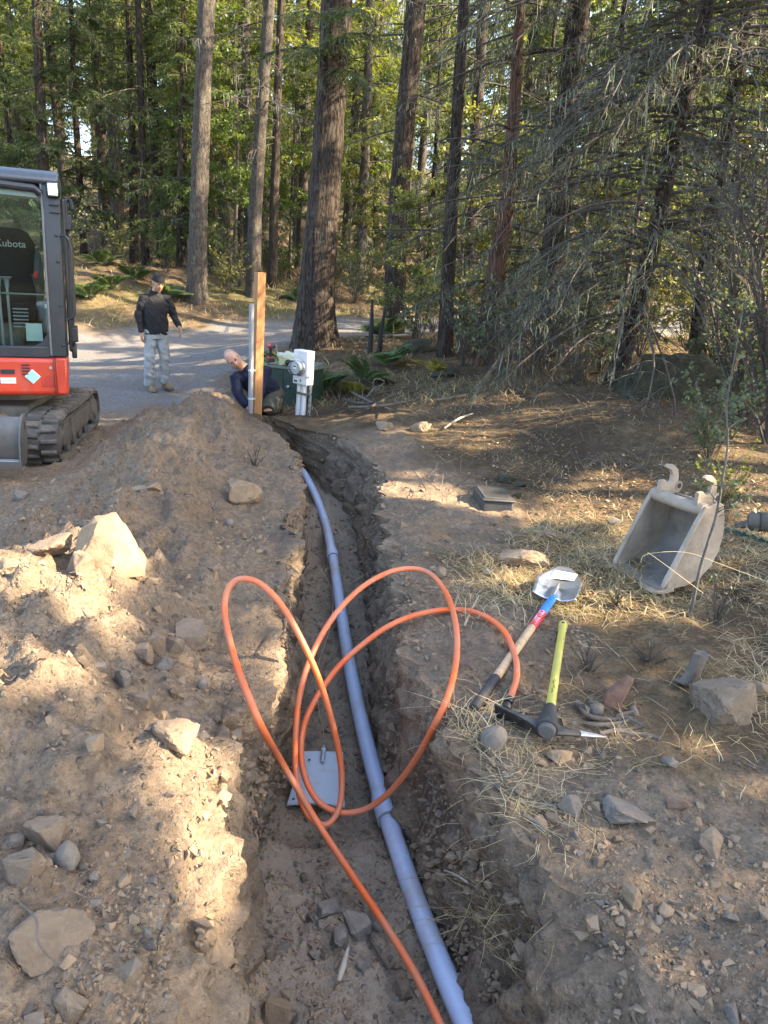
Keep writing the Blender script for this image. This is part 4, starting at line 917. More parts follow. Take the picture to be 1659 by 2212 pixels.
def rock_mat(name, a, b, c, dust=.75):
    m, nt, bs = newmat(name); v = objvec(nt)
    n1 = noise_(nt, v, 13, 8, .72, .4); n2 = noise_(nt, v, 70, 5, .75)
    col = ramp(nt, n1, [(.3, a), (.55, b), (.75, c)])
    col = mixc(nt, ramp(nt, n2, [(.5, (0, 0, 0)), (.75, (.6 * min(1, dust + .1),) * 3)]), col, (.28, .23, .17))
    ge = nt.nodes.new('ShaderNodeNewGeometry'); sx = nt.nodes.new('ShaderNodeSeparateXYZ'); nt.links.new(ge.outputs['Normal'], sx.inputs[0])
    du = nd(nt, 'ShaderNodeMath', operation='MULTIPLY'); nt.links.new(ramp(nt, sx.outputs[2], [(.25, (0, 0, 0)), (.9, (dust,) * 3)]), du.inputs[0]); nt.links.new(noise_(nt, v, 14, 4), du.inputs[1])
    col = mixc(nt, du.outputs[0], col, (.26, .192, .128))           # dust settled on upper faces
    nt.links.new(col, bs.inputs['Base Color']); bs.inputs['Roughness'].default_value = .9; bs.inputs['Specular IOR Level'].default_value = .25
    h = nd(nt, 'ShaderNodeMath', operation='MULTIPLY_ADD'); nt.links.new(n2, h.inputs[0]); h.inputs[1].default_value = .3; nt.links.new(n1, h.inputs[2]); bump_(nt, bs, h.outputs[0], .8, .012)
    return m
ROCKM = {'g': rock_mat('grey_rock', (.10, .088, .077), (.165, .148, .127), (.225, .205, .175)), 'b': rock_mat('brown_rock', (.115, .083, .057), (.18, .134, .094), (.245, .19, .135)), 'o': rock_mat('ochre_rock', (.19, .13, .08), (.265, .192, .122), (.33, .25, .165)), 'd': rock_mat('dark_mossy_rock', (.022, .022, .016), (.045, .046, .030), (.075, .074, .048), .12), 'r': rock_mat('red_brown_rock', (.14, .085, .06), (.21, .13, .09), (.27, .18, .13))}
def put_rock(px, py, w, h, c, label, seed, depth=None, facets=9, angular=1.0, name='rock', rot=0, tilt=0, sink=.30, sub=3, lift=0, pos=None, rough=.03):
    P = hit(px, py + h * .42) if pos is None else pos; pm = FPX / (np.array((P.x, P.y, P.z - CAMZ)) @ _f)
    W, Hh = w / pm, h / pm * 1.05; D = depth or (W * .8)
    V, F = rock_shape(seed, (W, D, Hh), sub, facets, angular, rough)
    M = np.array(Euler((0, tilt, rot)).to_matrix()); V = V @ M.T
    me = bpy.data.meshes.new(name); me.from_pydata(V.tolist(), [], F); me.materials.append(ROCKM[c])
    me.polygons.foreach_set('use_smooth', [True] * len(F)); me.set_sharp_from_angle(angle=RAD(20 if angular > .6 else 60))
    o = link(bpy.data.objects.new(name, me)); o.location = (P.x, P.y + D * .3, P.z + Hh * (.5 - sink) + lift)
    tag(o, label, 'rock'); return o
# the big boulder is a leaning pyramid with a bright flat right face
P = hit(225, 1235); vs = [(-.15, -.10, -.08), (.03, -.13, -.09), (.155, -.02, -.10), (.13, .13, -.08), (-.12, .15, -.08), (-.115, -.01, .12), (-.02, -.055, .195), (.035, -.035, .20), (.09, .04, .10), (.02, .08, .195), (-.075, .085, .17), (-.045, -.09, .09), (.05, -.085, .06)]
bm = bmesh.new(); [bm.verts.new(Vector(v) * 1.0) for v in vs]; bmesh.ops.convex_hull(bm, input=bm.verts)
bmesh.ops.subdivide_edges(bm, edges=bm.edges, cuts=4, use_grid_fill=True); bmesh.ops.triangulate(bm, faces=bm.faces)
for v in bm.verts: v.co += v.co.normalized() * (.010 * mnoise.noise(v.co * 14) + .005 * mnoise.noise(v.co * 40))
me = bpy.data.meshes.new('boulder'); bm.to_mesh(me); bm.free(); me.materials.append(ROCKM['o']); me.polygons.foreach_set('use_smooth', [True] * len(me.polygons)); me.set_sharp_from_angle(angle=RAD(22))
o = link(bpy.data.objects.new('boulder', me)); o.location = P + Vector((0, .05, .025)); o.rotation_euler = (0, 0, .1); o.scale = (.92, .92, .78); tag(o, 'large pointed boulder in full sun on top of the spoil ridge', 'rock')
RK = [  # px, py, w, h, colour, label
    (92, 1150, 105, 48, 'b', 'low wide rock behind the pointed boulder on its left'), (40, 1176, 62, 38, 'b', 'knobbly sunlit rock at the left frame edge by the boulder'), (165, 1232, 80, 56, 'b', 'sunlit rock leaning against the foot of the pointed boulder'), (18, 1225, 60, 30, 'o', 'sunlit clod at the left frame edge below the knobbly rock'),
    (308, 1411, 58, 52, 'b', 'front left block of the heap of stones mid ridge'), (337, 1400, 44, 48, 'b', 'middle block of the heap of stones mid ridge'), (371, 1397, 48, 40, 'b', 'right pale block of the heap of stones mid ridge'), (344, 1372, 36, 26, 'b', 'small back stone of the heap mid ridge'), (352, 1438, 40, 34, 'g', 'greenish grey stone lowest in the heap mid ridge'), (408, 1368, 92, 44, 'b', 'wide half-buried slab right of the stone heap'),
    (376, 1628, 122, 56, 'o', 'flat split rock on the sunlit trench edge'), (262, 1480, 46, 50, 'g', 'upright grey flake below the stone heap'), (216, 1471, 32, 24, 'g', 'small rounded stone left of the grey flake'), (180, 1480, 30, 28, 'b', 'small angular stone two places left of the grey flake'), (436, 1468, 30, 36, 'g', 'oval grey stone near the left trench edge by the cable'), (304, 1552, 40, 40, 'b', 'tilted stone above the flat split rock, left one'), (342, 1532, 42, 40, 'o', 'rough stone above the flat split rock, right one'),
    (598, 1456, 32, 28, 'o', 'wedge stone at the foot of the sunlit trench wall'), (598, 1572, 42, 34, 'b', 'stone sticking out of the left trench wall foot'), (520, 1052, 88, 56, 'o', 'big crusted lump high on the ridge near the trench'), (306, 1040, 84, 28, 'o', 'flat brown slab lying on the far ridge'), (494, 1124, 30, 22, 'g', 'pale round stone beside dark roots on the ridge'), (172, 1080, 36, 28, 'b', 'blocky stone on the gravelly back of the ridge'), (46, 1078, 48, 22, 'g', 'flat stone on the drive behind the ridge'),
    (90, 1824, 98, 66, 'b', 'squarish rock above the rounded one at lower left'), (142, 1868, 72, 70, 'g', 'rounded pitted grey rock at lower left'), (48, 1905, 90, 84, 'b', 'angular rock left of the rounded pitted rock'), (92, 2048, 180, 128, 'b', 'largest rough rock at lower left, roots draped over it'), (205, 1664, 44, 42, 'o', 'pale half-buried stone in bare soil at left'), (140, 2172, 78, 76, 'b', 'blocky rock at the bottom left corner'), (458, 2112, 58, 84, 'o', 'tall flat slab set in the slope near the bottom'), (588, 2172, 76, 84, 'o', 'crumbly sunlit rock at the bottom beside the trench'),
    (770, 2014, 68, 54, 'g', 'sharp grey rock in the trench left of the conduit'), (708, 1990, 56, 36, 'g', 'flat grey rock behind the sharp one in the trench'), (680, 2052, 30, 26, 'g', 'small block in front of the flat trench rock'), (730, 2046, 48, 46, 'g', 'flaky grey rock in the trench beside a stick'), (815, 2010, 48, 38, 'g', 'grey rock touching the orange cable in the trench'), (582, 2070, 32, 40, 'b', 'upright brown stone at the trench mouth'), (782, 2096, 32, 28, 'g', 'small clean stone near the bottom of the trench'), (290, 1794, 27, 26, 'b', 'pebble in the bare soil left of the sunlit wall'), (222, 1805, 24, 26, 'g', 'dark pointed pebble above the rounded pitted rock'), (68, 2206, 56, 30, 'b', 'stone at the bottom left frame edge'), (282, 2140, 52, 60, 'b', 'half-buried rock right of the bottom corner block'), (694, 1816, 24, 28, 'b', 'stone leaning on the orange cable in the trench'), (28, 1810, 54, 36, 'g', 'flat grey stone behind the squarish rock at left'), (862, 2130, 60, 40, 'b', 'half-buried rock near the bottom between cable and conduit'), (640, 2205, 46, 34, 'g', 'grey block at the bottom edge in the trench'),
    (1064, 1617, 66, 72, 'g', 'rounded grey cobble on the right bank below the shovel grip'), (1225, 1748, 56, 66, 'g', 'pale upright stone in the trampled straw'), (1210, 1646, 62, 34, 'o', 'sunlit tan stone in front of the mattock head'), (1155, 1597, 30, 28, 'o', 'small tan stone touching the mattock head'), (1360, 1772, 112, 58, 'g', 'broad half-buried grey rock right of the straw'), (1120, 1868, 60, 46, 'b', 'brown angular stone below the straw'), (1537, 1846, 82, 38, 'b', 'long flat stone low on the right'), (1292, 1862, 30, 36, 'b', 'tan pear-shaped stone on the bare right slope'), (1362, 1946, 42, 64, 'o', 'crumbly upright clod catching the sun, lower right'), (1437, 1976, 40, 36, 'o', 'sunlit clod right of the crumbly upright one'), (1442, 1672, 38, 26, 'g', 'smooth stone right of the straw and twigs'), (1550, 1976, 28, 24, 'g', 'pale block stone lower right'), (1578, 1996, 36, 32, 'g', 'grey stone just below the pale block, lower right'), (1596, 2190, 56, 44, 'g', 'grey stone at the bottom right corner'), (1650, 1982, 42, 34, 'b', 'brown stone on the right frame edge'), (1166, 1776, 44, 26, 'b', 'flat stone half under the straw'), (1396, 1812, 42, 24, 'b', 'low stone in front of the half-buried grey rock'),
    (1460, 1752, 46, 46, 'r', 'dark reddish rotten chunk on the right slope'),
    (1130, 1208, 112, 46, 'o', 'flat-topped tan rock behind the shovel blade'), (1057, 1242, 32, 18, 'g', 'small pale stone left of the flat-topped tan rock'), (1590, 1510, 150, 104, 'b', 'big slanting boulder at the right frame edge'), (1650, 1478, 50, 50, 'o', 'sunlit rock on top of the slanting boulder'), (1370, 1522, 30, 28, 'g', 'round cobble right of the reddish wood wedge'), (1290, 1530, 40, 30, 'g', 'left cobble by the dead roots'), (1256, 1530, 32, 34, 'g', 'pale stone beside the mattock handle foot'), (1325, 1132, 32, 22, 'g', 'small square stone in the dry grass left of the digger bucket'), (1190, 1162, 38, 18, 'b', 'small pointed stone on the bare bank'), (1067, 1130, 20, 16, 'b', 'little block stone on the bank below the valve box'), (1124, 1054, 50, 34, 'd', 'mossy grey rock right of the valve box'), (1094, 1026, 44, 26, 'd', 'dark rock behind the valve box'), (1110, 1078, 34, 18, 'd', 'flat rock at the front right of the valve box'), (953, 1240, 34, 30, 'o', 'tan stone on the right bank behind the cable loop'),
    (830, 928, 40, 22, 'o', 'tan clod on the far right bank'), (905, 925, 50, 26, 'o', 'pale stones lump in the dry leaves on the far bank')]
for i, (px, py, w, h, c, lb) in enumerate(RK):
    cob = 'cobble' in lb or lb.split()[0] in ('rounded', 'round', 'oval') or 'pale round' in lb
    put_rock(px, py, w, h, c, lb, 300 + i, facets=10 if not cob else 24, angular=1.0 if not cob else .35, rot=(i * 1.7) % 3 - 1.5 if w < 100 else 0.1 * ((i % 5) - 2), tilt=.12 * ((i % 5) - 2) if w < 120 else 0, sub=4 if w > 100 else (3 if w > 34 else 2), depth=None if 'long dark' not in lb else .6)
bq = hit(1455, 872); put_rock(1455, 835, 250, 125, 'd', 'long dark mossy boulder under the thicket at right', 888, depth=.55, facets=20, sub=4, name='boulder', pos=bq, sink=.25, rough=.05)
# small stones: alike, one by one
srn = np.random.default_rng(9)
shapes = []
for k in range(10):
    V, F = rock_shape(700 + k, (1, srn.uniform(.6, .95), srn.uniform(.45, .75)), 2, 8, .9, .02); me = bpy.data.meshes.new('stone'); me.from_pydata(V.tolist(), [], F); me.materials.append(ROCKM['gbbog'[k % 5]]); shapes.append(me)
n_st = 0
while n_st < 215:
    px, py = srn.uniform(0, 1659), srn.uniform(1000, 2212) ** 1.0
    zone = (px < 640 or (py > 1560 and px > 1000) or (560 < px < 860 and py > 1780))
    if not zone or (py < 1560 and px > 640) or srn.random() > (py / 2212) ** 1.2: continue
    P = hit(px, py); pm = FPX / (np.array((P.x, P.y, P.z - CAMZ)) @ _f); s = srn.lognormal(math.log(17), .35) / pm
    o = link(bpy.data.objects.new('stone', shapes[srn.integers(10)])); o.location = (P.x, P.y, P.z + s * .12); o.scale = (s, s, s); o.rotation_euler = (srn.normal(0, .4), srn.normal(0, .4), srn.uniform(0, 6.3))
    zo = 'on the spoil ridge left of the trench' if P.x < trench_at(P.y)[0] else ('on the trench floor' if P.z < -.25 else 'on the bare slope right of the trench'); tag(o, ['', 'small rounded ', 'small angular '][1 + (n_st % 2)] + 'loose stone ' + zo, 'stone', 'small stones ' + zo); n_st += 1
# gravel and clods too many to count
def chip(seed, n=8):
    """a broken chip: hull of a few points"""
    rng = np.random.default_rng(seed); bm = bmesh.new(); [bm.verts.new(q * np.array([1, rng.uniform(.75, 1), rng.uniform(.6, .9)]) / 2) for q in rand_dirs(rng, n) * rng.uniform(.85, 1.1, (n, 1))]
    bmesh.ops.convex_hull(bm, input=bm.verts); bmesh.ops.delete(bm, geom=[v for v in bm.verts if not v.link_faces], context='VERTS'); bmesh.ops.triangulate(bm, faces=bm.faces); bm.verts.index_update()
    r = np.array([v.co[:] for v in bm.verts]), np.array([[v.index for v in f.verts] for f in bm.faces]); bm.free(); return r
def gravel(name, label, N, sampler, size, mats, seed, heights=None):
    rng = np.random.default_rng(seed); xy = sampler(rng, N); N = len(xy); z = true_h(xy[:, 0], xy[:, 1]) if xy.shape[1] == 2 else xy[:, 2]
    s = size(rng, xy); which = rng.integers(0, 18, N); Vs, Fs, Ms, base = [], [], [], 0
    for k in range(18):
        V0, F0 = chip(seed * 31 + k, 8 + k % 3); m_ = np.where(which == k)[0]; n = len(m_)
        if n == 0: continue
        a, b = rng.uniform(0, 6.3, n)[:, None], rng.normal(0, .5, n)[:, None]; ca, sa, cb_, sb_ = np.cos(a), np.sin(a), np.cos(b), np.sin(b)
        x, y, zz = V0[None, :, 0], V0[None, :, 1], V0[None, :, 2]; x, zz = x * cb_ - zz * sb_, x * sb_ + zz * cb_; ss = s[m_][:, None]
        Vs.append(np.stack(((x * ca - y * sa) * ss + xy[m_, :1], (x * sa + y * ca) * ss + xy[m_, 1:2], zz * ss + (z[m_] - s[m_] * .06)[:, None]), -1).reshape(-1, 3))
        Fs.append((F0[None] + (np.arange(n) * len(V0))[:, None, None] + base).reshape(-1)); base += n * len(V0); Ms.append(np.repeat(rng.integers(0, len(mats), n), len(F0)))
    me = mesh_np(name, np.concatenate(Vs), np.concatenate(Fs), 3, False); [me.materials.append(m_) for m_ in mats]; me.polygons.foreach_set('material_index', np.concatenate(Ms).astype(np.int32))
    o = link(bpy.data.objects.new(name, me)); tag(o, label, 'gravel', kind='stuff'); return o
def persp(rng, n, y0, y1, xl, xr):
    """more of them near, fewer far"""
    y = y0 * (y1 / y0) ** rng.random(n); return np.stack((rng.uniform(xl, xr, n) * (.35 + .42 * y), y), 1)
def s_left(rng, N):
    p = persp(rng, N, .9, 8.5, -1.25, 0); xl = trench_at(p[:, 1])[0]; c = fbm(p[:, 0], p[:, 1], 0, 2.5, 3, .5, 3)
    return p[(p[:, 0] < xl - .01) & (p[:, 0] > -3.2) & (c + rng.normal(0, .35, N) > .0)]
def s_right(rng, N):
    p = persp(rng, N, .9, 6.0, 0, 1.3); ma = ground_masks(p[:, 0], p[:, 1])[1]; xr = trench_at(p[:, 1])[3]; c = fbm(p[:, 0], p[:, 1], 0, 2.5, 3, .5, 5)
    return p[(ma > .35) & (p[:, 0] > xr - .25) & (c + rng.normal(0, .35, N) > .0)]
def s_floor(rng, N):
    y = 1.2 * (7 / 1.2) ** rng.random(N); t = trench_at(y); x = t[1] + (t[2] - t[1]) * rng.random(N); k = rng.random(N) < np.where(y < 2.3, 1, .4); return np.stack((x, y), 1)[k]
CLOD = simple('soil_clod', (.215, .152, .098), (.30, .222, .147), 12, .95, bump=.5, bscale=60, spec=.1)
gm_ = [CLOD, CLOD, CLOD, ROCKM['b'], ROCKM['g'], ROCKM['o']]
sz = lambda lo, sg: (lambda rng, p: np.clip(rng.lognormal(math.log(lo), sg, len(p)), .004, .05) * (.75 + .25 * np.minimum(p[:, 1], 4) / 1.5))
gravel('gravel', 'grit and clods scattered over the spoil ridge', 26000, s_left, sz(.0105, .6), gm_, 41)
gravel('gravel', 'grit and clods on the bare right bank', 25000, s_right, sz(.0105, .62), gm_, 42)
gravel('gravel', 'grit and clods on the trench floor', 9500, s_floor, sz(.014, .6), gm_, 43)
def s_wall(rng, N):
    y = 1.3 * (8 / 1.3) ** rng.random(N); t = trench_at(y); k = rng.random(N); lf = rng.random(N) < .5; gl, gr = ground_h(t[0], y), ground_h(t[3], y)
    x = np.where(lf, t[0] + (t[1] - t[0]) * k + .02, t[3] + (t[2] - t[3]) * k - .02); z = np.where(lf, gl + (t[4] - gl) * k ** 1.15, gr + (t[4] - gr) * (1 - (1 - k) ** .9)); return np.stack((x, y, z), 1)
gravel('gravel', 'stones and crumbs stuck in the trench walls', 5000, s_wall, lambda rng, p: np.clip(rng.lognormal(math.log(.02), .5, len(p)), .006, .06), [CLOD, CLOD, ROCKM['b'], ROCKM['o']], 45)
def s_road(rng, N):
    y = rng.uniform(7, 17, N); x = rng.uniform(-9, -2.4, N); return np.stack((x, y), 1)[(ground_masks(x, y)[0] > .4) | (rng.random(N) < .25)]
gravel('gravel', 'loose stones of the gravel drive', 1500, s_road, lambda rng, p: rng.uniform(.012, .035, len(p)), [ROCKM['g'], ROCKM['b']], 44)
# ------------------------------------------------------------------ shovel, mattock, digger bucket, valve box, fence post
WOOD_A = simple('ash_wood', (.50, .33, .18), (.60, .42, .25), 5, .55, stretch=(8, 8, 1), bump=.1, dirt=(.24, .16, .10), dirt_amt=.35)
BLUE_P = simple('blue_paint', (.03, .20, .62), (.04, .25, .70), 6, .4, dirt=(.10, .20, .40), dirt_amt=.2)
RED_P = simple('red_label', (.58, .02, .035), (.66, .03, .05), 6, .45)
WHITE_P = simple('white_print', (.78, .78, .78), (.72, .72, .72), 6, .5)
STEEL = simple('polished_steel', (.42, .43, .45), (.60, .61, .62), 3, .30, .9, bump=.06, dirt=(.33, .27, .20), dirt_amt=.25)
RUBBER = simple('black_rubber', (.018, .018, .02), (.045, .042, .04), 9, .7, dirt=(.16, .13, .10), dirt_amt=.3)
YELLOW = simple('yellow_fibreglass', (.46, .41, .075), (.54, .49, .10), 5, .5, dirt=(.36, .33, .10), dirt_amt=.3, bump=.05)
IRON = simple('dark_iron', (.03, .03, .032), (.075, .07, .065), 9, .55, .5, bump=.25, dirt=(.19, .155, .115), dirt_amt=.4)
IRON_L = simple('worn_iron', (.30, .31, .33), (.42, .43, .45), 9, .4, .7, bump=.1)
def text_mesh(s, size, name, mat, extrude=.0004, align='CENTER', bold=0.0, spacing=1.0):
    cu = bpy.data.curves.new(name, 'FONT'); cu.body = s; cu.size = size; cu.extrude = extrude; cu.align_x = align; cu.align_y = 'CENTER'; cu.offset = bold; cu.space_character = spacing; cu.resolution_u = 3
    o = bpy.data.objects.new(name, cu); COL.objects.link(o)
    dg = bpy.context.evaluated_depsgraph_get(); me = bpy.data.meshes.new_from_object(o.evaluated_get(dg)); bpy.data.objects.remove(o, do_unlink=True); bpy.data.curves.remove(cu)
    me.materials.clear(); me.materials.append(mat); me.name = name; return me
A = atz(1022, 1532, .05); A = above(1024, 1530, .02, .045); Bq = above(1196, 1290, .06, .06)
sh = empty('shovel', A); tag(sh, 'round-point shovel with wooden handle, blue collar and black grip on the right bank', 'shovel')
ax = (Bq - A).normalized(); Ls = (Bq - A).length
def along(t): return ax * (Ls * t)
fr = [(-.006, .016), (.0, .019), (.05, .0195), (.19, .018), (.2, .0175)]
m = MB(); m.lathe([(.006, -.004), (.016, 0), (.0195, .012), (.0195, Ls * .2), (.0175, Ls * .215)], (0, 0, 0), ax, 18); m.build('grip', RUBBER, sh, True)
m = MB(); m.lathe([(.0165, Ls * .2), (.0185, Ls * .45), (.0185, Ls * .66)], (0, 0, 0), ax, 18); m.build('handle', WOOD_A, sh, True)
m = MB(); m.lathe([(.0190, Ls * .655), (.0194, Ls * .66), (.0194, Ls * .81), (.019, Ls * .812)], (0, 0, 0), ax, 18); lab = m.build('label', RED_P, sh, True)
m = MB(); m.lathe([(.0192, Ls * .81), (.0195, Ls * .815), (.0195, Ls * .905), (.0188, Ls * .907), (.0188, Ls * .91), (.0195, Ls * .912), (.0180, Ls * 1.0), (.014, Ls * 1.01)], (0, 0, 0), ax, 18); m.build('collar', BLUE_P, sh, True)
tm = text_mesh('CRAFTSMAN', .034, 'lettering', WHITE_P, .0002, bold=.0006, spacing=.88)
up = (Vector((0, 0, 1)) - ax * ax.z).normalized(); toc = (Vector((0, 0, CAMZ)) - (A + along(.73))); toc = (toc - ax * toc.dot(ax)).normalized()
nn = (up + toc).normalized(); nn = (nn - ax * nn.dot(ax)).normalized(); sd_ = nn.cross(ax)
xs = [v.co.x for v in tm.vertices]; wdt = max(xs) - min(xs); ks = Ls * .135 / wdt
for v in tm.vertices:
    x, y = -v.co.x * ks, v.co.y; th = y / .0197
    v.co = ax * (Ls * .735 + x) + (nn * math.cos(th) - sd_ * math.sin(th) * -1) * (.0199 if v.co.z > 0 else .0197)
link(bpy.data.objects.new('lettering', tm), lab)
S0 = Bq - A; T = atz(1221, 1226, .10) - A; bd = (T - S0); bl = bd.length * 1.02; bd.normalize()
bw = bd.cross(Vector((0, 0, 1))).normalized(); bn = bw.cross(bd).normalized()
N, K = 17, 25; vs, fs = [], []
for k in range(K):
    v = k / (K - 1); hw = .112 * min(1.0, (1.02 - v) / .52) ** .55 if v > .5 else .112 * (.93 + .07 * math.sin(v * math.pi)); hw = max(hw, .002)
    for i in range(N):
        u = i / (N - 1) * 2 - 1
        h = .034 * (u * hw / .112) ** 2 * (1 - .35 * v) - .018 + .02 * v * v + (.028 * math.exp(-(u / .17) ** 2) * max(0, 1 - v / .45))
        vs.append(S0 + bd * (v * bl - .005 + .02 * (v < .02) * 0) + bw * (u * hw) + bn * h)
for k in range(K - 1):
    for i in range(N - 1): a = k * N + i; fs.append((a, a + 1, a + N + 1, a + N))
b = MB().add(vs, fs).build('blade', STEEL, sh, True, angle=60); md = b.modifiers.new('solid', 'SOLIDIFY'); md.thickness = .0025
m = MB(); m.tube([S0 - ax * .02, S0 + bd * .05 + bn * .012, S0 + bd * .13 + bn * .008], [.0165, .015, .006], 12); m.build('socket', STEEL, sh, True)
stk = []
for q in [(-.05, .57), (.065, .60), (.075, .78), (-.045, .82)]:
    u = q[0] / .11; stk.append(S0 + bd * (q[1] * bl) + bw * q[0] + bn * (.034 * u * u * .75 - .018 + .02 * q[1] ** 2 + .0035))
MB().add(stk, [(0, 1, 2, 3)]).build('sticker', simple('torn_paper', (.75, .76, .78), (.68, .62, .62), 30, .6), b)
tm = text_mesh('CRAFTSMAN', .03, 'lettering', simple('stamped_steel', (.30, .31, .33), (.36, .37, .38), 5, .35, .9), .0002)
for v in tm.vertices:
    x, y = v.co.x * .85, v.co.y; u = (-.062 + y) / .11; w_ = .38 + x / bl * -1
    v.co = S0 + bd * ((.40 - x / bl) * bl) + bw * (-.062 + y) + bn * (.034 * u * u * .85 - .018 + .02 * .16 + .004 + v.co.z)
link(bpy.data.objects.new('lettering', tm), b)

Mt = above(1182, 1572, .03, .075); H1 = above(1216, 1350, .03, .025)
ma = empty('mattock', Mt); tag(ma, 'mattock with yellow handle and dark iron head on the right bank', 'mattock')
hx = (H1 - Mt).normalized(); hl = (H1 - Mt).length
sdx = hx.cross(Vector((0, 0, 1))).normalized(); upx = sdx.cross(hx).normalized()
def oval(t, a, b_): return [hx * t + sdx * (a * math.cos(2 * math.pi * k / 18)) + upx * (b_ * math.sin(2 * math.pi * k / 18)) for k in range(18)]
MB().loft([oval(.09, .018, .022), oval(.3, .0165, .02), oval(hl * .92, .0165, .021), oval(hl * .97, .021, .025), oval(hl * .995, .0205, .0245), oval(hl, .017, .02)]).build('handle', YELLOW, ma, True)
m = MB(); m.lathe([(.0062, -.003), (.0062, .004)], hx * (hl * .965) + upx * .0225, upx, 10); m.build('hang_hole', BLACK_PL, ma)
MB().loft([oval(-.012, .036, .032), oval(.0, .040, .036), oval(.06, .030, .030), oval(.135, .0225, .026), oval(.14, .019, .022)]).build('neck', RUBBER, ma, True)
MB().loft([oval(-.032, .024, .022), oval(-.028, .029, .026), oval(-.008, .031, .028), oval(-.006, .031, .028)]).build('head_eye', simple('grey_worn_head', (.07, .066, .06), (.12, .11, .10), 12, .7, .2, bump=.3), ma, True)
a0 = above(1165, 1572, .03, .06) - Mt; a1 = above(1070, 1536, .05, .06) - Mt
dv = (a1 - a0).normalized(); fv = Vector((0, -.55, .83)); fv = (fv - dv * fv.dot(dv)).normalized(); tv = dv.cross(fv).normalized(); al = (a1 - a0).length
def ringr(t, h, th, sag=0): c = a0 + dv * (t * al) + fv * sag; return [c + fv * h / 2 + tv * th / 2, c - fv * h / 2 + tv * th / 2, c - fv * h / 2 - tv * th / 2, c + fv * h / 2 - tv * th / 2]
MB().loft([ringr(-.12, .055, .04), ringr(.05, .052, .034), ringr(.22, .072, .02, -.004), ringr(.5, .080, .013), ringr(1, .086, .006, .004)]).build('adze_blade', IRON, ma, bevel=.002)
p0 = above(1195, 1578, .03, .06) - Mt; p1 = above(1250, 1584, .03, .05) - Mt; p2 = above(1310, 1592, .01, .03) - Mt
m = MB(); m.tube([p0 - (p1 - p0) * .3, p0, p0 * .5 + p1 * .5, p1], [.026, .022, .018, .015], 10, flat=.7); m.build('pick', IRON, ma, True)
m = MB(); m.tube([p1, p1 * .5 + p2 * .5, p2], [.0152, .011, .003], 10, flat=.7); m.build('pick_tip', IRON_L, ma, True)
mk = MB(); rngm = random.Random(4)
for k in range(9): mk.box(hx * (.23 + .013 * k) + upx * (.0207 - .0) + sdx * rngm.uniform(-.004, .004), (.003, .011, .0006), Matrix((sdx, hx, upx)).transposed() @ Euler((0, 0, rngm.uniform(-.7, .7))).to_matrix())
mk.build('worn_print', BLACK_PL, ma)

# digger bucket lying on the dry grass
Rr_ = np.array(atz(1430, 1279, .03)); Ll_ = np.array(atz(1320, 1226, .03)); Wv = Rr_ - Ll_; Wd = np.linalg.norm(Wv); Wv /= Wd; Dv = np.array([-Wv[1], Wv[0], 0])
bk = empty('digger_bucket', Vector((Ll_ + Rr_) / 2)); bk.location.z = gz(bk.location.x, bk.location.y) + .035; tag(bk, 'narrow mud-coated excavator bucket standing on the dry grass at right', 'bucket')
bk.rotation_euler = (0, 0, math.atan2(Wv[1], Wv[0]))      # local x = width, local y = into the bucket
MUD = simple('dried_mud_steel', (.27, .215, .16), (.41, .34, .265), 5, .9, bump=.6, bscale=40, bdist=.007, dirt=(.15, .12, .09), dirt_amt=.6, detail=7)
MUD_IN = simple('scoured_steel_mud', (.14, .125, .11), (.25, .22, .19), 6, .65, .25, bump=.2, dirt=(.36, .30, .23), dirt_amt=.45)
hw = Wd / 2 - .012
back = [(-.02, .0), (.06, -.004), (.18, .005), (.27, .035), (.335, .09), (.375, .17), (.385, .26), (.37, .345), (.335, .42)]
bpts = [tuple(p) for p in catmull([(0, a, b_) for a, b_ in back], 4)]
vs, fs = [], []
for th in (0, 1):
    for i, p in enumerate(bpts):
        q0 = bpts[max(0, i - 1)]; q1 = bpts[min(len(bpts) - 1, i + 1)]; d = Vector((0, q1[1] - q0[1], q1[2] - q0[2])).normalized(); nrm_ = Vector((0, -d.z, d.y))
        c = Vector(p) + nrm_ * (.014 * th)
        vs += [c + Vector((-hw, 0, 0)), c + Vector((hw, 0, 0))]
nb_ = len(bpts)
for th in (0, 1):
    for i in range(nb_ - 1): a = (th * nb_ + i) * 2; fs.append((a, a + 1, a + 3, a + 2))
for i in range(nb_ - 1):
    for s_ in (0, 1): a = i * 2 + s_; fs.append((a, a + 2, a + 2 + nb_ * 2, a + nb_ * 2))
fs.append((0, 1, 1 + nb_ * 2, nb_ * 2)); a = (nb_ - 1) * 2; fs.append((a, a + 1, a + 1 + nb_ * 2, a + nb_ * 2))
MB().add(vs, fs).build('shell', MUD_IN, bk, True)
side = [(.02, -.004), (.18, .0), (.275, .032), (.34, .088), (.382, .17), (.392, .26), (.378, .35), (.35, .43), (.31, .445), (.235, .425), (.19, .345), (.10, .16), (.045, .06)]
for s_ in (-1, 1): MB().prism(side, (s_ * (hw + .006), 0, 0), (0, 1, 0), (0, 0, 1), .016).build('side_plate', MUD, bk, bevel=.004)
for s_ in (-1, 1):
    cut = [(.0, .0), (.05, .062), (.10, .165), (.19, .35), (.235, .43), (.215, .43), (.165, .345), (.075, .165), (.015, .05)]
    MB().prism(cut, (s_ * (hw + .004), 0, 0), (0, 1, 0), (0, 0, 1), .026).build('side_cutter', MUD, bk, bevel=.004)
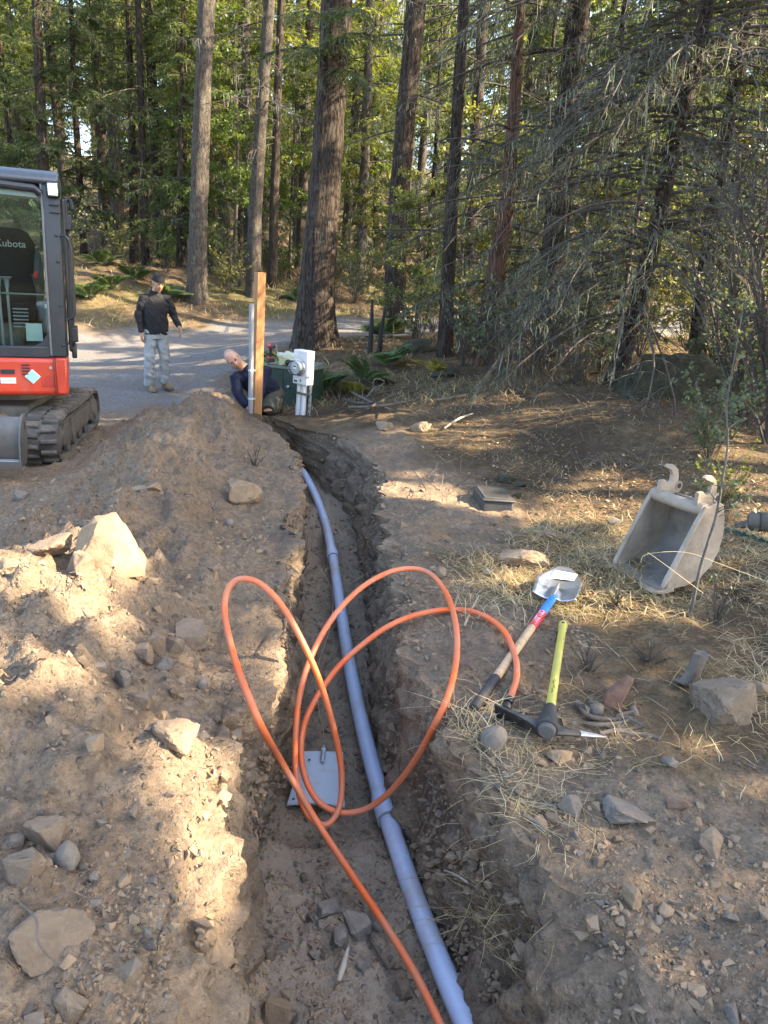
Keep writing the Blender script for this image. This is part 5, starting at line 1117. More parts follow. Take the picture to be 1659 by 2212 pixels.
m = MB(); m.add([(-hw - .02, .08, .006), (hw + .02, .08, .006), (hw + .02, -.01, .0), (hw - .015, -.06, -.004), (-hw + .015, -.06, -.004), (-hw - .02, -.01, 0), (-hw - .02, .08, -.016), (hw + .02, .08, -.016), (hw + .02, -.01, -.02), (hw - .015, -.06, -.014), (-hw + .015, -.06, -.014), (-hw - .02, -.01, -.02)], [(0, 1, 2, 3, 4, 5), (11, 10, 9, 8, 7, 6), (0, 6, 7, 1), (1, 7, 8, 2), (2, 8, 9, 3), (3, 9, 10, 4), (4, 10, 11, 5), (5, 11, 6, 0)]); m.build('cutting_lip', MUD, bk, bevel=.003)
m = MB(); m.tube([(-hw, .23, .405), (-hw * .3, .232, .400), (hw * .4, .23, .402), (hw, .23, .405)], [.036, .034, .035, .036], 14); m.build('cross_tube', simple('muddy_tube', (.27, .225, .175), (.36, .30, .235), 14, .9, bump=.8, bscale=30, bdist=.01), bk, True)
ear = [(.20, .40), (.20, .525), (.235, .53), (.262, .50), (.285, .515), (.288, .56), (.268, .60), (.240, .612), (.225, .628), (.245, .645), (.285, .638), (.322, .60), (.335, .55), (.335, .505), (.365, .48), (.372, .44), (.352, .41), (.31, .40)]
ear = [(a, .40 + (b - .40) * (.74 if b > .48 else .9)) for a, b in ear]
for s_ in (-1, 1):
    q = MB().prism(ear, (s_ * (hw - .045), 0, .0), (0, 1, 0), (0, 0, 1), .024).build('ear', MUD, bk, bevel=.004)
    m = MB(); m.lathe([(.026, -.016), (.026, .016)], (s_ * (hw - .045), .345, .455), (1, 0, 0), 18); m.build('boss', MUD, q, True)
    m = MB(); m.lathe([(.015, -.0175), (.015, .0175)], (s_ * (hw - .045), .345, .455), (1, 0, 0), 14); m.build('pin_hole', BLACK_PL, q, True)

# valve box
vc = [atz(1025, 1035, .115), atz(1094, 1036, .115), atz(1106, 1066, .115), atz(1044, 1065, .115)]
vb = empty('valve_box', sum(vc, Vector()) / 4); zb = gz(vb.location.x, vb.location.y); vb.location.z = zb - .06; tag(vb, 'black plastic valve box with square lid set in the bank', 'valve box')
vb.rotation_euler = (0, .03, .10); BOXP = simple('dusty_black_plastic', (.025, .026, .028), (.05, .05, .05), 8, .6, dirt=(.09, .078, .062), dirt_amt=.3, bump=.1)
m = MB(); m.box((0, 0, .05), (.235, .36, .14), taper=(.93, .95)); m.build('body', BOXP, vb, bevel=.015)
m = MB(); m.box((0, 0, .126), (.235, .36, .016)); m.build('rim', BOXP, vb, bevel=.006)
m = MB(); m.box((0, 0, .137), (.205, .325, .010)); l_ = m.build('lid', simple('lid_plastic', (.02, .019, .018), (.04, .037, .034), 30, .75, dirt=(.07, .06, .05), dirt_amt=.4, bump=.4, bscale=90), vb, bevel=.012)
for k in range(9):
    m = MB(); m.box((0, -.12 + .03 * k, .143), (.15, .006, .004)); m.build('rib', BOXP, l_)

# green studded fence post and a rounded rubber cap at the right edge
TG = simple('green_post_paint', (.008, .05, .045), (.015, .075, .065), 9, .45, .2, dirt=(.12, .10, .07), dirt_amt=.25)
a_ = above(1560, 1150, .03, .02); b_ = above(1720, 1195, .03, .02); tp = empty('fence_post', a_); tag(tp, 'green studded steel fence post lying in the grass behind the bucket', 'fence post')
dr = (b_ - a_); ln = dr.length; dr.normalize(); M3 = Matrix((dr, Vector((0, 0, 1)).cross(dr).normalized(), dr.cross(Vector((0, 0, 1)).cross(dr)).normalized())).transposed()
m = MB(); m.box(dr * ln / 2, (ln, .036, .004), M3); m.box(dr * ln / 2 + Vector((0, 0, .016)), (ln, .004, .03), M3); m.build('tee_bar', TG, tp, bevel=.001)
for k in range(int(ln / .054)):
    m = MB(); m.box(dr * (.03 + k * .054) + Vector((0, 0, .036)), (.018, .012, .012), M3); m.build('stud', TG, tp, bevel=.002)
q = above(1640, 1145, .02, .02); cpx = empty('pipe_fitting', q + Vector((0, .02, 0))); tag(cpx, 'dusty grey rubber pipe fitting lying in the leaves at the right edge', 'pipe fitting')
DUSTR = simple('dusty_rubber', (.05, .045, .038), (.09, .08, .065), 8, .8, dirt=(.16, .13, .10), dirt_amt=.5)
m = MB(); m.lathe([(.02, -.07), (.05, -.068), (.062, -.05), (.064, -.01), (.058, .0), (.064, .012), (.064, .05), (.055, .07), (.02, .072)], (0, 0, .05), (.95, -.3, .1), 20); m.build('body', DUSTR, cpx, True)
m = MB(); m.tube([(-.06, .01, .03), (-.10, .02, .015), (-.14, .02, .012)], [.03, .024, .02], 12); m.build('spout', DUSTR, cpx, True)
m = MB(); m.lathe([(.0655, -.004), (.067, 0), (.0655, .004)], (0, 0, .05), (.95, -.3, .1), 20, False); m.build('band', RUBBER, cpx, True)
# ------------------------------------------------------------------ post, riser conduit, meter stand, green cabinet
def woodgrain(name, a, b):
    m, nt, bs = newmat(name); v = objvec(nt, scale=(1, 1, .06))
    n = noise_(nt, v, 38, 5, .6, 1.2); n2 = noise_(nt, v, 6, 3)
    c = ramp(nt, n, [(.3, a), (.7, b)]); c = mixc(nt, ramp(nt, n2, [(.45, (0, 0, 0)), (.75, (.45,) * 3)]), c, tuple(x * .6 for x in a))
    nt.links.new(c, bs.inputs['Base Color']); bs.inputs['Roughness'].default_value = .7; bump_(nt, bs, n, .25, .004); return m
WPOST = woodgrain('cedar_post', (.26, .115, .038), (.43, .215, .08))
pb_ = aty(552, 912, 8.62); pt_ = aty(558, 588, 8.62)
post = empty('wooden_post', (pb_.x, pb_.y, -.5)); tag(post, 'tall square new wooden post standing at the far end of the trench', 'post')
zt_ = pt_.z + .5; ang = .62
m = MB(); c_, s_ = math.cos(ang), math.sin(ang); h_ = .047; top_dx = pt_.x - pb_.x + .02
def sq(z, h, dx=0): return [Vector((dx + x * c_ - y * s_, x * s_ + y * c_, z)) for x, y in ((-h, -h), (h, -h), (h, h), (-h, h))]
m.loft([sq(0, h_), sq(zt_ - .004, h_, top_dx), sq(zt_, h_ - .004, top_dx)]); m.build('timber', WPOST, post, bevel=.003)
rc = empty('riser_conduit', (aty(541, 900, 8.52).x, 8.52, -.2)); tag(rc, 'grey plastic riser conduit strapped to the left of the wooden post', 'conduit')
PVC_L = simple('light_grey_pvc', (.22, .235, .255), (.27, .285, .30), 4, .42)
top_ = aty(543.5, 656, 8.52) - rc.location; bot_ = Vector((0, 0, -.1)); rp = .0265
m = MB(); m.tube([bot_, bot_.lerp(top_, .5), top_], rp, 20); m.build('pipe', PVC_L, rc, True)
m = MB(); m.tube([bot_.lerp(top_, .05), bot_.lerp(top_, .13), bot_.lerp(top_, .19)], [.036, .035, .0268], 20); m.build('bell_end', PVC_L, rc, True)
for yy in (800, 861):
    z = (aty(541, yy, 8.52) - rc.location).z; f_ = (z + .1) / (top_.z + .1); c = bot_.lerp(top_, f_)
    m = MB(); m.lathe([(rp + .001, -.011), (rp + .004, -.010), (rp + .004, .010), (rp + .001, .011)], c, (0, 0, 1), 20, False); m.box(c + Vector((.036, .0, 0)), (.03, .004, .022)); st_ = m.build('strap', simple('pale_strap', (.50, .52, .54), (.56, .57, .58), 5, .5), rc, True)
    m = MB(); m.lathe([(.006, 0), (.006, .004)], c + Vector((.042, -.002, 0)), (0, -1, 0), 10); m.build('screw', GALV, st_)
# meter stand
WBOX = simple('white_enamel', (.62, .63, .63), (.69, .69, .68), 4, .45, dirt=(.46, .44, .40), dirt_amt=.25)
WPVC = simple('white_pvc', (.66, .66, .67), (.72, .72, .72), 4, .4, dirt=(.40, .34, .27), dirt_amt=.15)
GLASS = None
def glass_mat(name, tint=(1, 1, 1), rough=.02):
    m, nt, bs = newmat(name); gl = nd(nt, 'ShaderNodeBsdfGlossy', Roughness=rough); tr = nt.nodes.new('ShaderNodeBsdfTransparent'); tr.inputs[0].default_value = (*tint, 1)
    fr_ = nd(nt, 'ShaderNodeFresnel', IOR=1.2); mx = nt.nodes.new('ShaderNodeMixShader'); nt.links.new(fr_.outputs[0], mx.inputs[0]); nt.links.new(tr.outputs[0], mx.inputs[1]); nt.links.new(gl.outputs[0], mx.inputs[2]); nt.links.new(mx.outputs[0], nt.nodes['Material Output'].inputs['Surface']); return m
GLASS = glass_mat('clear_glass', (.92, .95, .94))
mc = aty(654, 793, 9.25); mt = empty('electric_meter', (mc.x, mc.y, gz(mc.x, mc.y) - .03)); tag(mt, 'white meter box with round glass meter on two white pipes beside the green cabinet', 'meter')
mt.rotation_euler = (0, RAD(1.5), RAD(-38)); zc0 = mc.z - mt.location.z          # front face looks left toward the camera
m = MB(); m.box((0, 0, zc0), (.225, .125, .40)); bx_ = m.build('box', WBOX, mt, bevel=.006)
m = MB(); m.box((0, -.0645, zc0 - .0), (.205, .004, .375)); cv_ = m.build('cover', WBOX, mt, bevel=.003)
m = MB(); m.box((.105, -.04, zc0 - .1), (.024, .05, .03)); m.build('latch', GALV, mt, bevel=.003)
m = MB(); m.lathe([(.092, 0), (.096, .004), (.096, .022), (.088, .026)], (0, -.066, zc0 + .0), (0, -1, 0), 28); m.build('ring', GALV, mt, True)
m = MB(); m.lathe([(.078, 0), (.078, .055), (.074, .06)], (0, -.088, zc0), (0, -1, 0), 26); mf = m.build('meter_body', simple('meter_grey', (.36, .37, .38), (.44, .45, .46), 6, .5), mt, True)
m = MB(); m.box((0, -.15, zc0 + .012), (.055, .003, .05)); m.build('dial_plate', WHITE_P, mf)
m = MB(); m.box((0, -.1525, zc0 + .02), (.045, .002, .016)); m.build('display', BLACK_PL, mf)
m = MB(); m.lathe([(.085, 0), (.085, .085), (.078, .10), (.05, .104), (.001, .105)], (0, -.088, zc0), (0, -1, 0), 28, False); m.build('glass_dome', GLASS, mf, True)
m = MB(); m.box((.02, -.0675, zc0 - .15), (.022, .002, .034)); m.build('green_seal', simple('green_seal', (.02, .22, .10), (.03, .26, .12), 6, .5), cv_)
m = MB(); m.box((-.06, -.0675, zc0 - .165), (.05, .002, .022)); m.build('warning_label', BLACK_PL, cv_)
m = MB(); m.box((-.07, -.0675, zc0 + .15), (.04, .002, .025)); m.build('paper_label', WHITE_P, cv_)
for dx in (-.055, .03):
    m = MB(); m.tube([(dx - .012, 0, -.15), (dx, 0, .3), (dx, 0, zc0 - .19)], .031, 18); m.build('pipe_leg', WPVC, mt, True)
m = MB(); m.b2((.085, .02, -.15), (.112, .045, zc0 + .1)); m.build('strut', GALV, mt, bevel=.002)
for k in range(5):
    m = MB(); m.box((.0985, .019, .06 + k * .07), (.010, .003, .035)); m.build('slot', BLACK_PL, mt)
m = MB(); m.box((.02, -.036, .30), (.20, .006, .03)); m.box((.02, .034, .30), (.2, .006, .03)); m.build('clamp_bar', simple('rusty_clamp', (.14, .09, .06), (.25, .2, .16), 15, .7, .4), mt, bevel=.002)
# green utility cabinet
GRN = simple('cabinet_green', (.012, .032, .023), (.02, .043, .031), 4, .5, dirt=(.09, .10, .075), dirt_amt=.3)
gc = aty(636, 845, 10.35); gx, gy = gc.x, 10.4; gb = gz(gx, gy) - .05; ca_ = empty('utility_cabinet', (gx, gy, gb)); tag(ca_, 'dark green metal utility cabinet behind the meter stand', 'cabinet'); ca_.rotation_euler = (0, 0, RAD(-20))
m = MB(); m.box((0, 0, .26), (.60, .5, .52)); m.build('body', GRN, ca_, bevel=.01)
m = MB(); m.add([(-.32, -.27, .52), (.32, -.27, .52), (.32, .27, .52), (-.32, .27, .52), (-.32, -.27, .555), (.32, -.27, .555), (.30, .25, .60), (-.30, .25, .60)], [(3, 2, 1, 0), (4, 5, 6, 7), (0, 1, 5, 4), (1, 2, 6, 5), (2, 3, 7, 6), (3, 0, 4, 7)]); m.build('lid', simple('faded_green_lid', (.085, .11, .085), (.12, .14, .105), 5, .6, dirt=(.2, .19, .15), dirt_amt=.4), ca_, bevel=.008)
m = MB(); m.box((-.05, -.253, .26), (.006, .004, .5)); m.build('door_seam', BLACK_PL, ca_)
m = MB(); m.lathe([(.018, 0), (.022, .008), (.012, .03)], (.03, -.252, .30), (0, -1, 0), 12); m.build('lock', GALV, ca_, True)
tz = gb + .58
# plastic bag and cordless drill on the cabinet
bgp = aty(622, 792, 10.2); bag = MB(); V, F = rock_shape(55, (.30, .2, .19), 4, 14, .8, .05)
rng_b = np.random.default_rng(3); V = V * (1 + .10 * fbm(V[:, 0], V[:, 1], V[:, 2], 14, 3, .6, 8))[:, None]
bo = empty('plastic_bag', (bgp.x, 10.25, tz + .06)); tag(bo, 'crumpled translucent white plastic bag on top of the green cabinet', 'bag')
BAGM = leafmat('thin_white_plastic', (.62, .66, .70), (.74, .77, .80), None, .45, .25, 4, .02)
bag.add(V.tolist(), F); bag.build('film', BAGM, bo, True, angle=25)
m = MB(); m.ell((.02, -.07, -.03), (.06, .035, .04)); m.build('contents', BLACK_PL, bo, True)
m = MB(); m.tube([(.05, -.09, -.055), (.10, -.1, -.05)], .02, 12); m.build('can', GALV, bo, True)
dq = aty(578, 790, 10.2); dr_ = empty('cordless_drill', (dq.x + .02, 10.3, tz + .005)); tag(dr_, 'red and black cordless drill standing on the green cabinet', 'drill'); dr_.rotation_euler = (0, 0, .5)
DRED = simple('tool_red', (.42, .025, .02), (.5, .04, .03), 8, .4)
m = MB(); m.box((0, 0, .03), (.085, .12, .055)); m.build('battery', BLACK_PL, dr_, bevel=.008)
m = MB(); m.box((0, 0, .065), (.07, .10, .02)); m.build('shoe', DRED, dr_, bevel=.006)
m = MB(); m.tube([(0, .01, .07), (0, 0, .12), (0, -.01, .19)], [.022, .019, .024], 12); m.build('handle', BLACK_PL, dr_, True)
m = MB(); m.lathe([(.022, -.09), (.032, -.08), (.034, .03), (.028, .05)], (0, -.02, .215), (0, -1, 0), 16); m.build('motor_housing', DRED, dr_, True)
m = MB(); m.lathe([(.022, .05), (.024, .07), (.022, .10), (.010, .12)], (0, -.02, .215), (0, -1, 0), 16); m.build('chuck', BLACK_PL, dr_, True)
# ------------------------------------------------------------------ people
def remeshed(mb, name, mat, parent, voxel=.01, smooth=4, fold=None):
    """fuse overlapping shapes into one continuous skin"""
    o = mb.build(name + '_tmp', mat)
    r = o.modifiers.new('r', 'REMESH'); r.mode = 'VOXEL'; r.voxel_size = voxel
    s_ = o.modifiers.new('s', 'SMOOTH'); s_.iterations = smooth; s_.factor = .5
    dg = bpy.context.evaluated_depsgraph_get(); me = bpy.data.meshes.new_from_object(o.evaluated_get(dg)); bpy.data.objects.remove(o, do_unlink=True)
    n = len(me.vertices); co = np.empty(n * 3, np.float32); me.vertices.foreach_get('co', co); co = co.reshape(-1, 3)
    if fold:
        nm = np.empty(n * 3, np.float32); me.vertices.foreach_get('normal', nm); nm = nm.reshape(-1, 3)
        amp, fx, fz, sd = fold
        co = co + nm * (amp * (.35 + np.maximum(-.45, fbm(co[:, 0] * fx, co[:, 1] * fx, co[:, 2] * fz + co[:, 0] * fz * .6, 1.0, 3, .5, sd))))[:, None]
        me.vertices.foreach_set('co', co.astype(np.float32).ravel())
    me.polygons.foreach_set('use_smooth', [True] * len(me.polygons)); me.materials.clear(); me.materials.append(mat); me.update(); me.name = name
    return link(bpy.data.objects.new(name, me), parent)
SKIN_A = simple('tan_skin', (.36, .19, .115), (.43, .24, .15), 14, .5, bump=.1)
SKIN_B = simple('fair_ruddy_skin', (.56, .31, .22), (.62, .37, .27), 14, .5, bump=.1)
CLOTH_BK = simple('black_cotton', (.016, .016, .018), (.030, .029, .031), 12, .9, bump=.2, bscale=160, spec=.2)
CLOTH_NV = simple('navy_cotton', (.013, .016, .036), (.024, .028, .052), 10, .9, bump=.2, bscale=160, spec=.2)
DENIM = simple('washed_denim', (.20, .215, .22), (.31, .325, .32), 7, .9, bump=.25, bscale=150, spec=.2, dirt=(.36, .34, .29), dirt_amt=.35)
WORKP = simple('olive_work_trousers', (.075, .070, .055), (.125, .115, .09), 7, .9, bump=.25, bscale=150, spec=.2)
BOOT = simple('tan_suede_boot', (.14, .085, .045), (.22, .145, .08), 9, .85, bump=.3, dirt=(.30, .24, .17), dirt_amt=.4)
SOLE = simple('boot_sole', (.05, .04, .032), (.09, .075, .055), 9, .8)
HAIR_BK = simple('dark_hair', (.012, .010, .009), (.03, .024, .02), 40, .6, bump=.4)
STUBBLE = simple('sandy_beard', (.34, .17, .085), (.42, .22, .12), 40, .8, bump=.4)
def basis(up, face):
    up = Vector(up).normalized(); f_ = Vector(face); f_ = (f_ - up * f_.dot(up)).normalized(); s_ = up.cross(f_)
    return s_, f_, up            # s_: his left when up=z, face=-y -> check sign by use only for symmetry
def head_shapes(mb, c, up, face, k=1.0):
    s_, f_, u = basis(up, face); c = Vector(c); M = Matrix((s_, f_, u)).transposed()
    mb.ell(c + u * .018 - f_ * .012, (.076 * k, .096 * k, .098 * k), M, 20, 14)          # skull
    mb.ell(c + f_ * .022 - u * .045, (.060 * k, .070 * k, .072 * k), M, 18, 12)          # face and jaw
    mb.ell(c + f_ * .058 - u * .093, (.030 * k, .026 * k, .022 * k), M, 12, 8)           # chin
    mb.tube([c + f_ * .082 + u * .010, c + f_ * .094 - u * .016, c + f_ * .104 - u * .032, c + f_ * .088 - u * .041], [.009, .012, .0165, .011], 8)   # nose
    mb.ell(c + f_ * .078 + u * .022, (.052, .014, .011), M, 12, 6)                        # brow
    mb.ell(c + f_ * .085 - u * .064, (.026, .010, .010), M, 10, 6)                        # lips
    for q in (-1, 1):
        mb.ell(c + s_ * q * .075 - f_ * .008 - u * .012, (.010, .020, .033), M, 10, 8)     # ears
        mb.ell(c + s_ * q * .042 + f_ * .062 - u * .018, (.022, .018, .02), M, 10, 6)       # cheek bones
def eyes(parent, c, up, face, tone):
    s_, f_, u = basis(up, face); c = Vector(c); M = Matrix((s_, f_, u)).transposed()
    for q in (-1, 1):
        e = MB(); e.ell(c + s_ * q * .031 + f_ * .081 + u * .002, (.013, .007, .006), M, 10, 6); e.build('eye', HAIR_BK, parent, True)
        e = MB(); e.ell(c + s_ * q * .032 + f_ * .089 + u * .021, (.019, .006, .005), M, 10, 6); e.build('eyebrow', tone, parent, True)
    e = MB(); e.ell(c + f_ * .0935 - u * .064, (.020, .004, .0025), M, 10, 5); e.build('mouth', simple('lip_line', (.20, .07, .055), (.26, .1, .08), 20, .6), parent, True)
def hand_shapes(mb, w, d, back, side, curl=.55):
    """wrist w, direction d, back-of-hand normal, thumb side: palm and five bent fingers"""
    w = Vector(w); d = Vector(d).normalized(); b = Vector(back); b = (b - d * b.dot(d)).normalized(); s_ = d.cross(b) * side
    M = Matrix((s_, b, d)).transposed()
    mb.ell(w + d * .052, (.042, .019, .058), M, 14, 10); mb.tube([w - d * .04, w + d * .02], [.027, .028], 12)
    for k, (o_, L) in enumerate(((.030, .080), (.010, .090), (-.011, .084), (-.030, .064))):
        p = w + d * .092 + s_ * o_; dd = (d + s_ * (o_ * 2.2)).normalized(); pts = [p - d * .02]; ang = .15
        for t in (.42, .32, .26):
            ang += curl * (.8 + .1 * k); dd2 = dd * math.cos(ang) - b * math.sin(ang); p = p + dd2 * L * t; pts.append(p.copy())
        mb.tube(pts, [.0098, .0095, .0088, .0078], 8)
    p = w + d * .03 + s_ * .034; mb.tube([w + d * .012 + s_ * .02, p, p + d * .028 + s_ * .020 - b * .012, p + d * .056 + s_ * .018 - b * .024], [.014, .0125, .0108, .009], 8)
def oring(c, ax_, rx, ry, n=18, xdir=(1, 0, 0)):
    d = Vector(ax_).normalized(); u = Vector(xdir); u = (u - d * u.dot(d)).normalized(); v = d.cross(u); c = Vector(c)
    return [c + u * rx * math.cos(2 * math.pi * k / n) + v * ry * math.sin(2 * math.pi * k / n) for k in range(n)]
def torso_loft(mb, secs):
    """secs: centre, axis, rx, ry, xdir"""
    mb.loft([oring(*s_[:4], 20, s_[4] if len(s_) > 4 else (1, 0, 0)) for s_ in secs])
def boot(mb, sole, heel, toe, zb, up=(0, 0, 1)):
    h = Vector(heel); t = Vector(toe); d = (t - h).normalized(); u = Vector(up); s_ = d.cross(u).normalized(); L = (t - h).length
    def sec(f_, w, hh, z0=.02): c = h + d * (L * f_) + u * z0; return [c + s_ * w * math.cos(a) + u * (max(0, math.sin(a)) * hh + min(0, math.sin(a)) * .012) for a in [2 * math.pi * k / 16 for k in range(16)]]
    mb.loft([sec(0, .030, .08), sec(.08, .038, .11), sec(.3, .041, .115), sec(.5, .043, .085), sec(.75, .047, .062), sec(.93, .040, .05), sec(1.0, .02, .03)])
    mb.tube([h + d * .06 + u * .06, h + d * .055 + u * .13, h + d * .05 + u * .17], [.047, .049, .052], 14)
    def sl(f_, w): c = h + d * (L * f_); return [c + s_ * w + u * .024, c - s_ * w + u * .024, c - s_ * w, c + s_ * w]
    sole.loft([sl(-.01, .036), sl(.3, .042), sl(.45, .040), sl(.75, .052), sl(.95, .043), sl(1.02, .02)])

# --- standing man in black, looking down to his left
G0 = hit(341, 846); pm_ = empty('person', (aty(341, 845, 12.0).x, 12.0, gz(aty(341, 845, 12.0).x, 12.0))); pm_.rotation_euler = (0, 0, RAD(26))
tag(pm_, 'standing man in black long-sleeved shirt, black cap and pale jeans on the drive', 'person')
hc = (.035, -.075, 1.625); hup = (.10, -.32, 1); hfa = (.30, -1, -.42)
Lsh, Rsh = (-.172, .0, 1.405), (.172, .005, 1.40)          # image-left and image-right shoulder
Le, Lw = (-.245, .015, 1.13), (-.225, -.035, .885); Re, Rw = (.27, .045, 1.15), (.335, -.07, .985)
body = MB(); head_shapes(body, hc, hup, hfa, 1.02)
body.tube([(0, .015, 1.42), (.01, -.005, 1.50), (.028, -.045, 1.58)], [.066, .058, .056], 16)
torso_loft(body, [((0, 0, .92), (0, 0, 1), .15, .10), ((0, 0, 1.1), (0, 0, 1), .14, .095), ((0, 0, 1.3), (0, 0, 1), .165, .105), ((0, .01, 1.42), (0, 0, 1), .15, .08), ((0, .01, 1.47), (0, 0, 1), .07, .06)])
for sh_, el, wr, sd in ((Lsh, Le, Lw, 1), (Rsh, Re, Rw, -1)):
    body.tube([sh_, Vector(sh_).lerp(Vector(el), .5), el, Vector(el).lerp(Vector(wr), .4), wr], [.05, .042, .036, .036, .026], 12)
hand_shapes(body, Lw, (.02, -.10, -1), (-1, -.25, 0), 1, .42); hand_shapes(body, Rw, (.30, -.38, -1), (.9, .1, .35), -1, .38)
for hx_, kn, an_ in (((-.085, 0, .9), (-.10, -.03, .50), (-.115, .02, .09)), ((.085, 0, .9), (.10, -.02, .50), (.10, .05, .12))): body.tube([hx_, kn, an_], [.075, .05, .036], 12)
bd_ = remeshed(body, 'body', SKIN_A, pm_, .009, 3); eyes(bd_, hc, hup, hfa, HAIR_BK)
sh2 = MB()
torso_loft(sh2, [((0, .0, .865), (0, 0, 1), .166, .122), ((0, .0, .95), (0, 0, 1), .176, .126), ((-.005, -.005, 1.08), (0, 0, 1), .172, .122), ((0, 0, 1.25), (0, 0, 1), .186, .128), ((0, .005, 1.34), (0, 0, 1), .188, .118), ((0, .008, 1.415), (0, 0, 1), .150, .092), ((.002, .005, 1.47), (0, -.1, 1), .082, .074), ((.003, .0, 1.505), (0, -.15, 1), .072, .066)])
for sh_, el, wr in ((Lsh, Le, Lw), (Rsh, Re, Rw)):
    a, b_, c_2 = Vector(sh_), Vector(el), Vector(wr); sh2.tube([a.lerp(Vector((0, 0, a.z - .02)), .35), a, a.lerp(b_, .5), b_, b_.lerp(c_2, .5), c_2 + (b_ - c_2) * .04], [.066, .066, .060, .054, .048, .039], 14)
remeshed(sh2, 'shirt', CLOTH_BK, pm_, .0095, 3, (.016, 6, 13, 5))
jn = MB(); torso_loft(jn, [((0, 0, .80), (0, 0, 1), .172, .118), ((0, 0, .90), (0, 0, 1), .166, .115), ((0, 0, .94), (0, 0, 1), .16, .108)])
for hx_, kn, an_ in (((-.085, 0, .84), (-.108, -.035, .50), (-.118, .015, .085)), ((.085, 0, .84), (.108, -.02, .50), (.108, .045, .125))): jn.tube([hx_, Vector(hx_).lerp(Vector(kn), .5), kn, Vector(kn).lerp(Vector(an_), .5), an_], [.098, .088, .073, .068, .072], 16)
remeshed(jn, 'jeans', DENIM, pm_, .0095, 3, (.015, 6, 12, 9))
for hl_, to_ in (((-.125, .07, .0), (-.085, -.215, -.005)), ((.105, .09, .04), (.19, -.16, .03))):
    up_, so_ = MB(), MB(); boot(up_, so_, hl_, to_, 0); b__ = remeshed(up_, 'boot', BOOT, pm_, .008, 2); so_.build('sole', SOLE, b__, bevel=.004)
s_, f_, u_ = basis(hup, hfa); M_ = Matrix((s_, f_, u_)).transposed(); hcv = Vector(hc)
cpb = MB(); rings = []
for k in range(9):
    t = k / 8 * math.pi / 2; rings.append([hcv + u_ * (.030 + .108 * math.sin(t)) - f_ * .010 + M_ @ Vector((.087 * math.cos(t) ** .8 * math.cos(a), .108 * math.cos(t) ** .8 * math.sin(a), 0)) for a in [2 * math.pi * j / 22 for j in range(22)]])
cpb.loft(rings); cap_ = cpb.build('cap', CLOTH_BK, pm_, True, angle=60)
q = MB(); q.lathe([(.0, 0), (.008, 0), (.006, .006)], hcv + u_ * .138 - f_ * .01, u_, 10); q.build('cap_button', CLOTH_BK, cap_, True)
q = MB()
q.loft([[hcv + u_ * (.032 - .006 * 0) - f_ * (.10 + .062 * rr_ * (1 - (j / 8 - .5) ** 2 * 2.4)) + s_ * ((j / 8 - .5) * .15) + u_ * (-.012 * rr_ + .003 * lay) for j in range(9)] for rr_, lay in ((0, 0), (1, 0), (1, 1), (0, 1))], False, False); q.build('cap_brim', CLOTH_BK, cap_, True)
hr = MB(); hr.ell(hcv - f_ * .028 - u_ * .012, (.080, .082, .066), M_, 18, 10); hr.build('hair', HAIR_BK, pm_, True)
q = MB(); q.lathe([(.004, 0), (.0045, .004), (.003, .006)], hcv + s_ * -.078 + u_ * .03 + f_ * .01, s_ * -1, 8); q.build('cap_sticker', WHITE_P, cap_)

# --- kneeling man in navy, bent over the trench end behind the post
kx = aty(578, 880, 9.55).x; kg = gz(kx, 9.7); pk = empty('person', (kx, 9.55, kg)); tag(pk, 'kneeling bald man in navy shirt bent forward behind the wooden post', 'person')
def K(px, py, Y): q_ = aty(px, py, Y); return (q_.x - kx, Y - 9.55, q_.z - kg)
khc = K(503, 775, 9.22); kup = (-.50, -.40, .62); kfa = (.42, -.75, -.42)
kn_ = K(530, 797, 9.36); ls = Vector(K(508, 818, 9.30)); rs = Vector(K(574, 800, 9.40)); hipc = Vector(K(580, 848, 9.78)); chest = (ls + rs) / 2
le = Vector(K(516, 852, 9.22)); lw = Vector(K(536, 880, 9.14)); re_ = Vector(K(560, 850, 9.10)); rw = Vector(K(548, 888, 9.05))
kb = MB(); head_shapes(kb, khc, kup, kfa, 1.02); kb.tube([Vector(khc) - Vector(kup).normalized() * .05, kn_, chest.lerp(hipc, .06)], [.058, .066, .075], 16)
axis_t = (chest - hipc).normalized(); xd = (rs - ls).normalized()
torso_loft(kb, [(hipc, axis_t, .15, .11, xd), (hipc.lerp(chest, .5), axis_t, .145, .10, xd), (chest, axis_t, .15, .085, xd)])
for sh_, el, wr, sd in ((ls, le, lw, 1), (rs, re_, rw, -1)): kb.tube([sh_, el, wr], [.05, .038, .027], 12)
hand_shapes(kb, lw, (.25, -.2, -1), (-.6, -1, 0), 1, .6); hand_shapes(kb, rw, (-.1, -.2, -1), (.6, -1, 0), -1, .6)
kl = [(hipc + xd * .09, Vector(K(578, 893, 9.36)), Vector(K(600, 886, 9.78))), (hipc - xd * .09, Vector(K(548, 893, 9.40)), Vector(K(566, 890, 9.85)))]
for a, b_, c_2 in kl: kb.tube([a, b_ + Vector((0, 0, .03)), c_2], [.075, .055, .036], 12)
bdk = remeshed(kb, 'body', SKIN_B, pk, .009, 3); eyes(bdk, khc, kup, kfa, STUBBLE)
s_, f_, u_ = basis(kup, kfa); M_ = Matrix((s_, f_, u_)).transposed(); hcv = Vector(khc)
q = MB(); q.ell(hcv + u_ * .024 - f_ * .020, (.0772, .092, .0965), M_, 22, 14); q.build('hair', simple('shaved_scalp', (.40, .23, .16), (.47, .28, .20), 60, .7, bump=.3), pk, True)
q = MB(); q.ell(hcv + f_ * .030 - u_ * .074, (.060, .062, .046), M_, 16, 10); q.build('beard', STUBBLE, pk, True)
